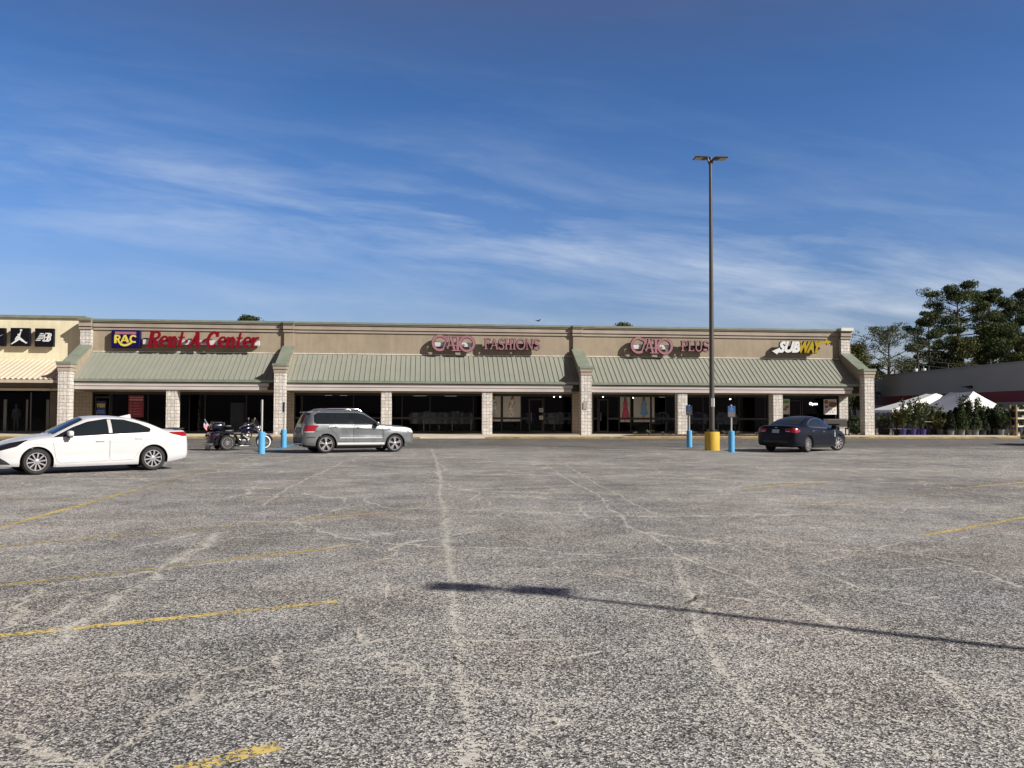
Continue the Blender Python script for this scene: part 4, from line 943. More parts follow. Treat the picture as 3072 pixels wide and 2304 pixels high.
for o_ in list(COL.objects):
    if o_.type == 'MESH' and o_.data.materials and o_.data.materials[0] is YBASE: o_.data.materials[0] = YBASE2
def sign_post(sx, sy, top, pan0, pan1, r, rz, label, face, lean=0., hb=.95, pw=.30):
    g = G(sx, sy); k = (CAM+ray(sx, sy)*1).length; d = ray(sx, sy); s_ = g.y/d.y           # metres per pixel at that distance
    mp = s_/FPX
    H = (sy-top)*mp; z0, z1 = (sy-pan1)*mp, (sy-pan0)*mp
    t = thing('sign_post', label, 'sign post', (g.x, g.y, gz(g.y)), rz, group='blue based sign posts of the accessible bays')
    mb = MB(); mb.lathe([(0, 0), (r, 0), (r, hb-.015), (r-.015, hb), (0, hb)], 24); mb.build('base', BLU, t)
    T = Matrix.Translation((0, 0, hb)) @ Matrix.Rotation(lean, 4, 'Y') @ Matrix.Translation((0, 0, -hb))
    mb = MB(); mb.tube([T @ Vector((0, 0, hb-.05)), T @ Vector((0, 0, H))], .036, 8); mb.build('post', GALV, t)
    if pan0:
        mb = MB(); mb.prism([(-pw/2, z0), (pw/2, z0), (pw/2, z1), (-pw/2, z1)], -.052, -.046, M4=T); p = mb.build('sign_panel', SBACK, t)
        zm = z0+(z1-z0)*.52
        mb = MB(); mb.prism([(-pw/2+.012, zm), (pw/2-.012, zm), (pw/2-.012, z1-.012), (-pw/2+.012, z1-.012)], -.056, -.053, M4=T); mb.build('blue_field', SBLU, p)
        mb = MB(); mb.prism([(-pw/2+.012, z0+.012), (pw/2-.012, z0+.012), (pw/2-.012, zm-.008), (-pw/2+.012, zm-.008)], -.056, -.053, M4=T); mb.build('text_field', SGREY, p)
        mb = MB(); c = (zm+z1)/2
        for i, (pts, w) in enumerate((([(-.01, .07), (-.005, -.0), (.04, -.005), (.06, -.06)], .018), (arc(-.005, -.03, .05, .045, 120, 340, 10), .013), ([(-.012, .085), (-.005, .085)], .024))):
            stroke(mb, [(a, c+b_) for a, b_ in pts], w, -.0585-.0006*i, -.0565)
        if lean: mb.v = [T @ p_ for p_ in mb.v]
        mb.build('wheelchair_symbol', SWHT, p, smooth=0)
        mb = MB()
        for i in range(3): mb.prism([(-.09, zm-.06-.055*i), (.09, zm-.06-.055*i), (.09, zm-.045-.055*i), (-.09, zm-.045-.055*i)], -.058, -.0565, M4=T)
        mb.build('text_line', M('faded sign print', (.22, .20, .22), .7), p, smooth=0)
    return t
sign_post(784.5, 1361.5, 1199, 1201, 1239, .125, radians(-78), 'blue based sign post nearest the trike, its panel turned edge on', True, hb=.82, pw=.30)
sign_post(851, 1342.5, 1205, 1207, 1236, .125, radians(-62), 'leaning blue based sign post just behind the grey car', True, lean=radians(3.2), hb=.80, pw=.30)
sign_post(2068, 1341.5, 1215, 1217.5, 1245, .125, radians(-22), 'blue based sign post left of the yellow pole base, farther one', True, hb=.78, pw=.29)
sign_post(2194.5, 1356.5, 1214, 1218, 1251.5, .125, radians(-5), 'blue based sign post right of the yellow pole base', True, hb=.86, pw=.31)
# ------------------------------------------------------------ cars
TYRE = M('tyre rubber', (.018, .018, .019), .75, var=.15, scale=8); ALLOY = M('alloy wheel', (.62, .62, .63), .28, metal=.85, var=.05); DARKW = M('wheel well', (.008, .008, .008), .9)
CHROME = M('chrome', (.75, .75, .76), .12, metal=1., var=.02); BLKP = M('black plastic', (.02, .02, .021), .55, var=.1); BLKG = M('gloss black trim', (.012, .012, .013), .12, coat=.5)
CGLASS = M('car window glass', (.012, .016, .020), .03, var=.05, spec=.6); CGL2 = M('car rear glass', (.016, .022, .024), .06, spec=.5)
REDT = M('red tail lamp', (.28, .008, .012), .12, coat=.6, var=.2, scale=14); LAMPW = M('clear lamp', (.62, .63, .62), .10, coat=.6, var=.15, scale=18); PLATE = M('licence plate', (.42, .44, .46), .5, var=.15, scale=20)
def paint(name, col, metal=0., rough=.28, coat=.8):
    mt, nt, b = newmat(name); b.inputs['Base Color'].default_value = (*col, 1); b.inputs['Metallic'].default_value = metal
    b.inputs['Roughness'].default_value = rough; b.inputs['Coat Weight'].default_value = coat; b.inputs['Coat Roughness'].default_value = .03
    n = texn(nt, 'Noise', coords(nt, 'Object'), Scale=1.2, Detail=4)
    lk(nt, ramp(nt, n.outputs[0], [(.3, tuple(c*.95 for c in col)), (.7, tuple(min(1, c*1.03) for c in col))]), b.inputs['Base Color'])
    n2 = texn(nt, 'Noise', coords(nt, 'Object'), Scale=3., Detail=5); lk(nt, ramp(nt, n2.outputs[0], [(.35, rough*.85), (.75, rough*1.35)]), b.inputs['Roughness'])
    return mt
def pchip(xs, ys):
    n = len(xs); h = [xs[i+1]-xs[i] for i in range(n-1)]; d = [(ys[i+1]-ys[i])/h[i] for i in range(n-1)]; m_ = [0]*n
    m_[0], m_[-1] = d[0], d[-1]
    for i in range(1, n-1): m_[i] = 0 if d[i-1]*d[i] <= 0 else 2*d[i-1]*d[i]/(d[i-1]+d[i])
    def f(x):
        if x <= xs[0]: return ys[0]
        if x >= xs[-1]: return ys[-1]
        i = max(j for j in range(n-1) if xs[j] <= x); t = (x-xs[i])/h[i]
        return ys[i]*(2*t**3-3*t*t+1)+h[i]*m_[i]*(t**3-2*t*t+t)+ys[i+1]*(3*t*t-2*t**3)+h[i]*m_[i+1]*(t**3-t*t)
    return f
def car_body(t, tab, arches, mat, crease=None):
    # tab rows: x, zb, w, zs, ws, zr, wt, zt ; x grows to the front
    tab = sorted(tab); xs_ = [r[0] for r in tab]; F = [pchip(xs_, [r[k] for r in tab]) for k in range(1, 8)]
    X = set(); x0, x1 = xs_[0], xs_[-1]
    for i in range(101): X.add(round(x0+(x1-x0)*i/100, 4))
    for i in range(12): X.add(round(x0+.12*(i/12)**2, 4)); X.add(round(x1-.12*(i/12)**2, 4))
    for xc, zc, R in arches:
        for i in range(33): X.add(round(xc+R*cos(pi*i/32), 4))
    X = sorted(X); X = [x for i, x in enumerate(X) if i == 0 or x-X[i-1] > .0015]
    NS, NT, NR = 12, 8, 8; rings = []; arch_in = []
    for x in X:
        zb, w, zs, ws, zr, wt, zt = [f(x) for f in F]
        zl = zb; ina = False
        for xc, zc, R in arches:
            if abs(x-xc) < R: zl = max(zl, zc+sqrt(R*R-(x-xc)**2)); ina = True
        zl = min(zl, zs-.03)
        def side(z):
            q = (z-zb)/(zs-zb)
            if q < .16: s = .945+.055*sqrt(max(q, 0)/.16)
            elif q < .62: s = 1.-.012*abs(q-.42)/.2*0
            else: u = (q-.62)/.38; s = 1-(1-ws/w)*(u*u)
            y = w*s
            if crease: y += crease(x, z, q)
            return y
        pts = [(0, zl), (side(zl)*.6, zl), (side(zl), zl)]
        for k in range(1, NS+1):
            z = zl+(zs-zl)*k/NS; pts.append((side(z), z))
        for k in range(1, NT+1):
            u = k/NT; b_ = .028*sin(pi*u)*(zr-zs)/.4; pts.append((ws+(wt-ws)*u+b_, zs+(zr-zs)*u))
        for k in range(1, NR+1):
            u = 1-k/NR; pts.append((wt*u, zt-(zt-zr)*(u**2.6)))
        rings.append(pts); arch_in.append(ina)
    n = len(rings[0]); mb = MB(); N = len(X); vs = []
    for x, pts in zip(X, rings):
        for y, z in pts: vs.append((x, y, z))
        for y, z in pts: vs.append((x, -y, z))
    o = len(mb.v); mb.v += [Vector(p) for p in vs]
    for i in range(N-1):
        for s in (0, 1):
            for k in range(n-1):
                a = i*2*n+s*n+k; b_ = a+2*n; mb.f.append([a, b_, b_+1, a+1] if s == 0 else [a, a+1, b_+1, b_]); mb.mi.append(1 if k < 2 else 0)
    for i in (0, N-1):
        base = i*2*n
        for k in range(n-1): mb.f.append([base+k, base+k+1, base+n+k+1, base+n+k]); mb.mi.append(0)
    body = mb.build('body', [mat, DARKW], t, smooth=.62)
    bm = bmesh.new(); bm.from_mesh(body.data); bm.normal_update()
    bvh = BVHTree.FromBMesh(bm); bm.free()
    return body, bvh
def project(bvh, outline, o, e1, e2, d, step=.05, off=.004, skirt=.012):
    # 2-D outline in the frame (o,e1,e2), cast along d onto the body; returns a thin shell that lies on it
    o, e1, e2, d = map(Vector, (o, e1, e2, d)); d.normalize()
    pts = []; n = len(outline)
    for i in range(n):
        a, b_ = Vector(outline[i]), Vector(outline[(i+1) % n]); m_ = max(1, int((b_-a).length/step))
        for k in range(m_): pts.append(a+(b_-a)*k/m_)
    nb = len(pts); x0, x1 = min(p.x for p in pts), max(p.x for p in pts); y0, y1 = min(p.y for p in pts), max(p.y for p in pts)
    def inside(p):
        c = False; j = nb-1
        for i in range(nb):
            if (pts[i].y > p.y) != (pts[j].y > p.y) and p.x < (pts[j].x-pts[i].x)*(p.y-pts[i].y)/(pts[j].y-pts[i].y)+pts[i].x: c = not c
            j = i
        return c
    ins = []
    nx, ny = int((x1-x0)/step), int((y1-y0)/step)
    for i in range(1, nx+1):
        for j in range(1, ny+1):
            p = Vector((x0+(x1-x0)*i/(nx+1), y0+(y1-y0)*j/(ny+1)))
            if inside(p) and min((p-q_).length for q_ in pts) > step*.4: ins.append(p)
    res = delaunay_2d_cdt(pts+ins, [(i, (i+1) % nb) for i in range(nb)], [list(range(nb))], 1, 1e-5)
    V2, _, Fc = res[0], res[1], res[2]
    V3 = []; NN = []; lastn = -d
    for p in V2:
        s = o+e1*p.x+e2*p.y-d*4; h = bvh.ray_cast(s, d)
        if h[0] is None:
            h = bvh.find_nearest(o+e1*p.x+e2*p.y-d*.0)
        nn = h[1] if h[1].dot(d) < 0 else -h[1]
        V3.append(h[0]); NN.append(nn)
    from collections import Counter
    ec = Counter()
    for f in Fc:
        for i in range(len(f)): ec[frozenset((f[i], f[(i+1) % len(f)]))] += 1
    mb = MB(); m_ = len(V3)
    mb.add([v+nn*off for v, nn in zip(V3, NN)]+[v-nn*(skirt-off) for v, nn in zip(V3, NN)],
           [list(f) for f in Fc]+[[a, b_, b_+m_, a+m_] for a, b_ in (tuple(k) for k, c in ec.items() if c == 1)])
    return mb
def rounded(pts, r=.03, n=4):
    out = []; m_ = len(pts)
    for i in range(m_):
        p = Vector(pts[i]); a = Vector(pts[i-1])-p; b_ = Vector(pts[(i+1) % m_])-p
        rr = min(r, a.length*.45, b_.length*.45); a = p+a.normalized()*rr; b_ = p+b_.normalized()*rr
        for k in range(n+1):
            u = k/n; out.append(tuple(a*(1-u)**2+p*2*u*(1-u)+b_*u*u))
    return out
def grow(pts, g):
    n = len(pts); P_ = [Vector(p) for p in pts]; A = sum(P_[i].x*P_[(i+1) % n].y-P_[(i+1) % n].x*P_[i].y for i in range(n)); s = 1 if A > 0 else -1; out = []
    for i in range(n):
        t = (P_[(i+1) % n]-P_[i-1]); t = t.normalized() if t.length > 1e-9 else Vector((1, 0)); out.append(tuple(P_[i]+Vector((t.y, -t.x))*g*s))
    return out
def sidepart(t, bvh, s, name, mat, pts, off=.004, r=.03, step=.06, skirt=.012, parent=None):
    return project(bvh, rounded(pts, r) if r else pts, (0, 0, 0), (1, 0, 0), (0, 0, 1), (0, -s, 0), step, off, skirt).build(name, mat, parent or t, smooth=.9)
def wheel(t, x, s, yo, zc, R, rw, wd, style, steer=0., rim=ALLOY):
    T = Matrix.Rotation(-s*pi/2, 4, 'X')            # lathe axis Z -> outward
    h = wd/2
    mb = MB(); prof = [(rw, -h*.8), (rw+.02, -h), (R-.035, -h), (R-.008, -h*.72), (R, -h*.35), (R, h*.35), (R-.008, h*.72), (R-.035, h), (rw+.02, h), (rw, h*.82)]
    mb.lathe(prof, 40, T); o = mb.build('wheel', TYRE, t, loc=(x, s*yo, zc), rot=(0, 0, steer))
    b = MB(); b.lathe([(0, h*.25), (rw+.002, h*.25), (rw+.002, -h*.5), (0, -h*.5)], 32, T); b.build('wheel_hub_backing', DARKW, o)
    r = MB(); r.lathe([(rw-.018, h*.55), (rw-.012, h*.86), (rw+.006, h*.86), (rw+.006, h*.3), (rw-.018, h*.3)], 40, T, close=True)
    def spoke(a, r0, r1, w0, w1, h0, h1):
        M4 = T @ Matrix.Rotation(a, 4, 'Z'); r.prism([(r0, -w0/2), (r1, -w1/2), (r1, w1/2), (r0, w0/2)], h*.40, h*h1, 'z', M4)
    if style == 'ten':
        for k in range(10): spoke(2*pi*k/10+.15, .04, rw-.012, .026, .036, .5, .80)
    elif style == 'twin':
        for k in range(5):
            a = 2*pi*k/5+pi/2
            for e in (-.135, .135): spoke(a+e, .05, rw-.012, .026, .038, .5, .80)
    elif style == 'nine':
        for k in range(9): spoke(2*pi*k/9, .05, rw-.012, .034, .050, .5, .80)
    elif style == 'wire':
        for k in range(16): spoke(2*pi*k/16, .03, rw-.010, .014, .018, .5, .80)
    r.lathe([(0, h*.82), (.035, h*.82), (.065, h*.74), (.07, h*.45), (0, h*.45)], 20, T); r.build('rim', rim, o, smooth=.5)
    return o
def mirror(t, bvh, s, x, z, mat, reach=.16):
    y0 = bvh.ray_cast(Vector((x, s*3, z)), Vector((0, -s, 0)))[0].y*s
    mb = MB(); mb.tube([(x+.02, s*(y0-.03), z-.03), (x+.01, s*(y0+.06), z-.01)], .03, 8)
    a = mb.build('mirror', BLKP, t)
    mb = MB(); mb.rbox((x, s*(y0+reach), z+.045), (.13, .22, .14), .045, 4); mb.build('mirror_cap', mat, a, smooth=.9)
    mb = MB(); mb.rbox((x+.005, s*(y0+reach-.01), z-.035), (.11, .19, .05), .02, 2); mb.build('mirror_base', BLKP, a)
    return a
def handle(t, door, bvh, s, x, z, mat, L=.20):
    y0 = bvh.ray_cast(Vector((x, s*3, z)), Vector((0, -s, 0)))[0].y*s
    mb = MB(); mb.rbox((x, s*(y0+.022), z), (L, .022, .030), .010, 2); mb.rbox((x, s*(y0+.008), z), (L*.8, .014, .022), .005, 1); mb.build('handle', mat, door, smooth=.9)
def sedan(name, label, loc, rz, o):
    t = thing(name, label, 'car', loc, rz); L2 = o['L']/2; zc, R = o['R'], o['R']; P_ = o['paint']
    body, bvh = car_body(t, o['tab'], [(L2, zc, o['arch']), (-L2, zc, o['arch'])], P_, o.get('crease'))
    mb = MB(); mb.box(-L2+.45, L2-.45, -.72, .72, .17, .30); mb.box(-L2-.55, L2+.55, -.5, .5, .20, .5); mb.build('underbody', BLKP, t, smooth=0)
    for s in (-1, 1):
        for x, st in ((L2, o.get('steer', 0.)), (-L2, 0.)): wheel(t, x, s, o['track'], zc, R, o['rw'], .205, o['style'], st)
        for nm, pts, offs in (('front', o['fdoor'], None), ('rear', o['rdoor'], None)):
            sm = sidepart(t, bvh, s, 'door_seam', o.get('seam', DARKW), grow(rounded(pts, .07), o.get('gap', .008)), .002, 0, .04)
            d = sidepart(t, bvh, s, 'door', P_, pts, .006, .07, .04)
            hx, hz = o['fh'] if nm == 'front' else o['rh']; handle(t, d, bvh, s, hx, hz, o.get('hmat', P_))
        bl = sidepart(t, bvh, s, 'window_surround', o.get('wsur', BLKG), o['surround'], .010, .04, .045)
        for wpts in o['windows']: sidepart(t, bvh, s, 'window', CGLASS, wpts, .015, .03, .045)
        for nm, mt_, pts in o.get('side_bits', ()): sidepart(t, bvh, s, nm, mt_, pts, .013, .012, .03)
        mirror(t, bvh, s, o['mir'][0], o['mir'][1], o.get('mmat', P_))
    # windscreen and rear window from above / along their own tilt
    for nm, mt_, pts, d in o['screens']:
        project(bvh, rounded(pts, .06), (0, 0, 0), (1, 0, 0), (0, 1, 0), d, .08, .006, .015).build(nm, mt_, t, smooth=.9)
    for nm, mt_, pts, d in o['endbits']:              # on nose or tail, outline in (y,z)
        project(bvh, rounded(pts, .015), (0, 0, 0), (0, 1, 0), (0, 0, 1), d, .05, .007, .02).build(nm, mt_, t, smooth=.9)
    return t, bvh, body

# white saloon -------------------------------------------------
WHITE = paint('white car paint', (.58, .58, .59), 0, .3, .6)
TW = [ # x, zb, w, zs, ws, zr, wt, zt
 (-2.31, .44, .60, .66, .58, .68, .52, .70), (-2.28, .36, .72, .76, .69, .79, .62, .81), (-2.23, .32, .79, .92, .74, .98, .66, 1.01), (-2.17, .30, .82, .95, .76, 1.03, .68, 1.06), (-2.05, .27, .86, .955, .80, 1.03, .70, 1.065), (-1.75, .22, .885, .965, .83, 1.035, .70, 1.075),
 (-1.62, .20, .89, .965, .84, 1.08, .68, 1.12), (-1.25, .18, .89, .96, .855, 1.235, .62, 1.285), (-.85, .17, .89, .945, .865, 1.335, .575, 1.385), (-.30, .17, .89, .925, .87, 1.375, .565, 1.435), (.15, .17, .89, .91, .87, 1.345, .575, 1.415),
 (.45, .17, .89, .90, .87, 1.22, .62, 1.30), (.85, .17, .89, .885, .865, 1.02, .70, 1.085), (1.05, .18, .89, .875, .86, .925, .745, .985), (1.35, .19, .885, .845, .85, .90, .72, .945), (1.75, .21, .87, .765, .82, .82, .66, .86), (2.05, .22, .82, .68, .76, .72, .60, .745), (2.22, .23, .72, .60, .66, .63, .5, .65), (2.32, .26, .52, .50, .46, .53, .34, .54)]
def crW(x, z, q): return .012*math.exp(-((z-(.80+.03*(-x)))/.03)**2)*(1 if -1.9 < x < 1.6 else 0)-.010*math.exp(-((z-.42)/.10)**2)*(1 if abs(x) < .95 else 0)
oW = dict(seam=M('panel gap', (.16, .16, .16), .8), gap=.006, L=2.70, R=.318, rw=.215, arch=.365, track=.775, style='ten', paint=WHITE, tab=TW, crease=crW,
 fdoor=[(.93, .33), (1.02, .84), (.98, .895), (-.265, .955), (-.265, .30), (.86, .27)], rdoor=[(-.285, .30), (-.285, .955), (-1.22, 1.0), (-1.16, .80), (-.98, .50), (-.86, .31)],
 fh=(-.05, .795), rh=(-.98, .845), surround=[(1.00, .893), (.55, 1.135), (.20, 1.275), (-.22, 1.345), (-.66, 1.325), (-1.02, 1.225), (-1.30, 1.09), (-1.27, 1.005), (-.30, .962)],
 windows=[[(.64, .935), (.60, 1.05), (.24, 1.235), (-.12, 1.312), (-.24, 1.318), (-.235, .985)], [(-.37, .99), (-.38, 1.322), (-.60, 1.312), (-.86, 1.245), (-.87, 1.018)], [(-.90, 1.02), (-.89, 1.23), (-1.06, 1.165), (-1.22, 1.085), (-1.20, 1.032)], [(.92, .918), (.68, 1.02), (.68, .932)]],
 side_bits=[('door_pillar', M('pale door pillar', (.45, .45, .45), .4), [(-.262, .985), (-.258, 1.325), (-.345, 1.325), (-.345, .99)]), ('side_skirt', WHITE, [(-.98, .19), (-.98, .26), (.95, .25), (.95, .18)])],
 mir=(.66, .945),
 screens=[('windscreen', CGLASS, [(.98, -.66), (.98, .66), (.28, .53), (.28, -.53)], (0, 0, -1)), ('rear_window', CGL2, [(-1.0, -.565), (-1.0, .565), (-1.68, .655), (-1.68, -.655)], (0, 0, -1))],
 endbits=[('licence_plate', PLATE, [(-.15, .84), (.15, .84), (.15, .96), (-.15, .96)], (1, 0, 0)), ('rear_lower_bumper', BLKP, [(-.6, .36), (.6, .36), (.55, .50), (-.55, .50)], (1, 0, 0)), ('grille', BLKP, [(-.55, .28), (.55, .28), (.40, .50), (-.40, .50)], (-1, 0, 0))])
def car_lamp(t, bvh, s, name, mat, pts, ang, corner, off=.010, r=.02, parent=None):
    # outline seen square-on from azimuth ang (0 = side, 90 = tail, -90 = nose) for the s side; pts are (x along e1, z)
    a = radians(ang); view = Vector((-sin(a), s*cos(a), 0)); d = -view; e1 = Vector((cos(a), s*sin(a), 0))
    ref = e1.dot(Vector((corner[0], s*corner[1], 0))); pts = [(p[0]+ref, p[1]) for p in pts]
    project(bvh, rounded(pts, r), (0, 0, 0), e1, (0, 0, 1), d, .03, off, .02).build(name, mat, parent or t, smooth=.9)
WB = (-.5738, -.4339)
def stand(a_r, a_f, Lw, phi, near):
    # rear and front near-side wheel bearings (X/Z), wheelbase, heading in camera terms -> centre and heading in the world
    ph = radians(phi); c, s = cos(ph), sin(ph)
    Zr = Lw*(c-a_f*s)/(a_f-a_r) ; Xr = a_r*Zr
    n = Vector((s, -c))*near                        # towards the near side
    mid = Vector((Xr, Zr))+Vector((c, s))*Lw/2-n
    R = Vector((cos(YAW), -sin(YAW))); Fd = Vector((sin(YAW), cos(YAW)))
    w = R*mid.x+Fd*mid.y; h = R*c+Fd*s
    return (w.x, w.y, gz(w.y)), atan2(h.y, h.x)
# heading from rear wheel to front wheel points left and towards the camera: phi = 180+41
loc, rz = stand(-.4339, -.5738, 2.70, 180+41, 0); hv = Vector((cos(rz), sin(rz), 0)); sd = Vector((-hv.y, hv.x, 0))
loc = Vector(loc)
if sd.dot(loc) > 0: sd = -sd
loc = loc-sd*.775
white, bvW, _ = sedan('white_car', 'white four door saloon with its nose cut by the left edge of the photo', tuple(loc), rz, oW)
for s in (-1, 1):
    hl = car_lamp(white, bvW, s, 'headlamp', BLKG, [(-.55, .84), (-.36, .69), (-.05, .60), (.12, .60), (.12, .69), (-.20, .775)], -25, (2.12, .73))
    car_lamp(white, bvW, s, 'tail_lamp', REDT, [(.42, .99), (.02, 1.0), (-.06, .99), (-.06, .89), (.10, .885), (.42, .965)], 15, (-2.19, .73))
    car_lamp(white, bvW, s, 'fog_lamp_trim', BLKP, [(-.25, .27), (-.14, .36), (.02, .46), (.10, .44), (.08, .28)], -25, (2.12, .73))
    mb = MB(); mb.prism([(-2.02, 1.065), (-2.25, 1.10), (-2.24, 1.08), (-2.04, 1.045)], s*.0, s*.56, 'y'); mb.build('boot_spoiler', BLKP, white)
mb = MB(); mb.prism([(-.72, 1.405), (-1.0, 1.47), (-1.02, 1.36), (-.95, 1.35)], -.022, .022, 'y'); mb.build('roof_fin', WHITE, white)
mb = MB(); mb.tube([(1.02, .4, .99), (.86, .05, 1.075)], .012, 5); mb.tube([(1.02, -.15, .995), (.86, -.5, 1.05)], .012, 5); mb.build('wiper', BLKP, white)

# grey estate ---------------------------------------------------
SILV = paint('silver grey paint', (.19, .205, .215), .55, .32, .8)
TS = [(-2.27, .42, .60, .62, .56, .66, .50, .68), (-2.24, .36, .76, .76, .70, .80, .62, .82), (-2.18, .33, .84, .88, .78, .98, .70, 1.02), (-2.10, .31, .885, 1.05, .83, 1.16, .70, 1.20), (-1.98, .30, .91, 1.10, .86, 1.40, .64, 1.44), (-1.88, .29, .92, 1.11, .875, 1.53, .62, 1.585),
 (-1.70, .28, .925, 1.11, .885, 1.565, .615, 1.62), (-1.0, .27, .925, 1.105, .89, 1.575, .62, 1.645), (-.3, .27, .925, 1.09, .89, 1.575, .62, 1.65), (.10, .27, .925, 1.075, .89, 1.545, .625, 1.62), (.35, .27, .925, 1.06, .89, 1.42, .66, 1.50), (.78, .27, .925, 1.045, .885, 1.135, .76, 1.19),
 (.95, .27, .925, 1.03, .88, 1.065, .80, 1.115), (1.4, .28, .92, .985, .87, 1.02, .76, 1.06), (1.8, .30, .905, .965, .85, 1.00, .68, 1.035), (2.05, .31, .86, .92, .79, .95, .60, .985), (2.17, .33, .77, .82, .69, .86, .50, .89), (2.24, .36, .62, .66, .54, .69, .38, .71)]
def crS(x, z, q): return .014*math.exp(-((z-(.955-.03*x))/.022)**2)*(1 if -1.3 < x < 1.2 else 0)-.014*math.exp(-((z-.74)/.14)**2)*(1 if -.85 < x < .85 else 0)+.010*math.exp(-((z-.60)/.018)**2)*(1 if -.8 < x < .85 else 0)
CLAD = M('grey plastic cladding', (.07, .075, .08), .5, var=.1)
oS = dict(L=2.755, R=.350, rw=.252, arch=.405, track=.785, style='twin', paint=SILV, tab=TS, crease=crS,
 fdoor=[(.86, .44), (.90, .80), (.80, 1.05), (-.30, 1.095), (-.30, .42), (.80, .40)], rdoor=[(-.32, .42), (-.32, 1.095), (-1.26, 1.115), (-1.22, .95), (-1.0, .72), (-.90, .46)],
 fh=(-.10, .975), rh=(-1.02, 1.00), surround=[(.80, 1.07), (.45, 1.30), (.16, 1.47), (-.10, 1.535), (-1.66, 1.535), (-1.80, 1.46), (-1.84, 1.18), (-1.76, 1.115), (-.3, 1.10)],
 windows=[[(.56, 1.12), (.40, 1.27), (.12, 1.45), (-.12, 1.50), (-.30, 1.505), (-.30, 1.13)], [(-.50, 1.135), (-.50, 1.505), (-.98, 1.505), (-1.00, 1.14)], [(-1.025, 1.14), (-1.005, 1.505), (-1.24, 1.505), (-1.27, 1.145)], [(-1.35, 1.145), (-1.32, 1.505), (-1.64, 1.505), (-1.755, 1.44), (-1.78, 1.20), (-1.74, 1.15)]],
 side_bits=[('painted_glint_strip', M('painted glint trim', (.72, .72, .72), .3), [(-.86, .575), (-.86, .60), (.84, .59), (.84, .565)]), ('running_board', M('painted glint trim', (.72, .72, .72), .3), [(-.95, .33), (-.95, .405), (.93, .395), (.93, .32)]), ('lower_sill', CLAD, [(-.95, .275), (-.95, .315), (.93, .305), (.93, .275)]), ('body_groove', CLAD, [(-.50, .945), (-.50, .957), (1.02, .877), (1.02, .865)]), ('fuel_flap', SILV, [(-1.78, .84), (-1.78, .96), (-1.60, .96), (-1.60, .84)])],  # pale diffuse colour paints the sun highlight that chrome trim would show
 mir=(.60, 1.09), hmat=CHROME, 
 screens=[('windscreen', CGLASS, [(.76, -.70), (.76, .70), (.14, .57), (.14, -.57)], (0, 0, -1))],
 endbits=[('rear_window', CGL2, [(-.66, 1.13), (.66, 1.13), (.56, 1.50), (-.56, 1.50)], (1, 0, 0)), ('licence_plate', PLATE, [(-.16, .80), (.16, .80), (.16, .93), (-.16, .93)], (1, 0, 0)), ('plate_recess', CLAD, [(-.42, .77), (.42, .77), (.45, .985), (-.45, .985)], (1, 0, 0)), ('rear_lower_bumper', CLAD, [(-.62, .42), (.62, .42), (.70, .60), (-.70, .60)], (1, 0, 0)), ('grille', BLKP, [(-.45, .55), (.45, .55), (.40, .75), (-.40, .75)], (-1, 0, 0))])
loc, rz = stand(-.2250, -.1421, 2.755, 28, .785)
grey, bvS, _ = sedan('grey_car', 'silver grey boxy estate with roof rails and five spoke wheels', loc, rz, oS)
def suv_extras(t, bvS):
    for s in (-1, 1):
        car_lamp(t, bvS, s, 'tail_lamp', REDT, [(.42, 1.06), (.0, 1.07), (-.16, 1.06), (-.13, .84), (.0, .83), (.30, .85)], 30, (-2.12, .84))
        car_lamp(t, bvS, s, 'tail_lamp_strip', LAMPW, [(.27, .81), (.28, .835), (-.10, .825), (-.10, .80)], 30, (-2.12, .84))
        car_lamp(t, bvS, s, 'headlamp', LAMPW, [(-.36, .93), (-.28, .975), (-.10, .95), (.08, .86), (.08, .75), (-.14, .79)], -25, (2.08, .74))
        car_lamp(t, bvS, s, 'bumper_slot', BLKP, [(.34, .60), (.34, .635), (.02, .625), (.02, .60)], 20, (-2.14, .84))
        car_lamp(t, bvS, s, 'day_lamp', CHROME, [(-.12, .42), (-.12, .45), (.08, .46), (.08, .43)], -25, (2.08, .74))
        mb = MB(); mb.tube([(-1.62, s*.55, 1.60), (-1.50, s*.56, 1.672), (-1.2, s*.565, 1.70), (-.4, s*.575, 1.705), (-.05, s*.585, 1.68), (.10, s*.59, 1.60)], [.02, .024, .022, .022, .024, .02], 8)
        mb.build('roof_rail', CHROME, t)
    mb = MB(); mb.prism([(-1.80, 1.60), (-2.02, 1.575), (-2.05, 1.545), (-1.86, 1.53)], -.60, .60, 'y'); mb.build('rear_spoiler', SILV, t)
    mb = MB(); mb.tube([(-2.20, -.72, .36), (-2.29, -.4, .35), (-2.29, .4, .35), (-2.20, .72, .36)], .035, 8); mb.build('bumper_trim', CHROME, t)
    mb = MB(); mb.box(-2.12, -1.95, .38, .58, .25, .31); mb.build('exhaust', CHROME, t)
suv_extras(grey, bvS)

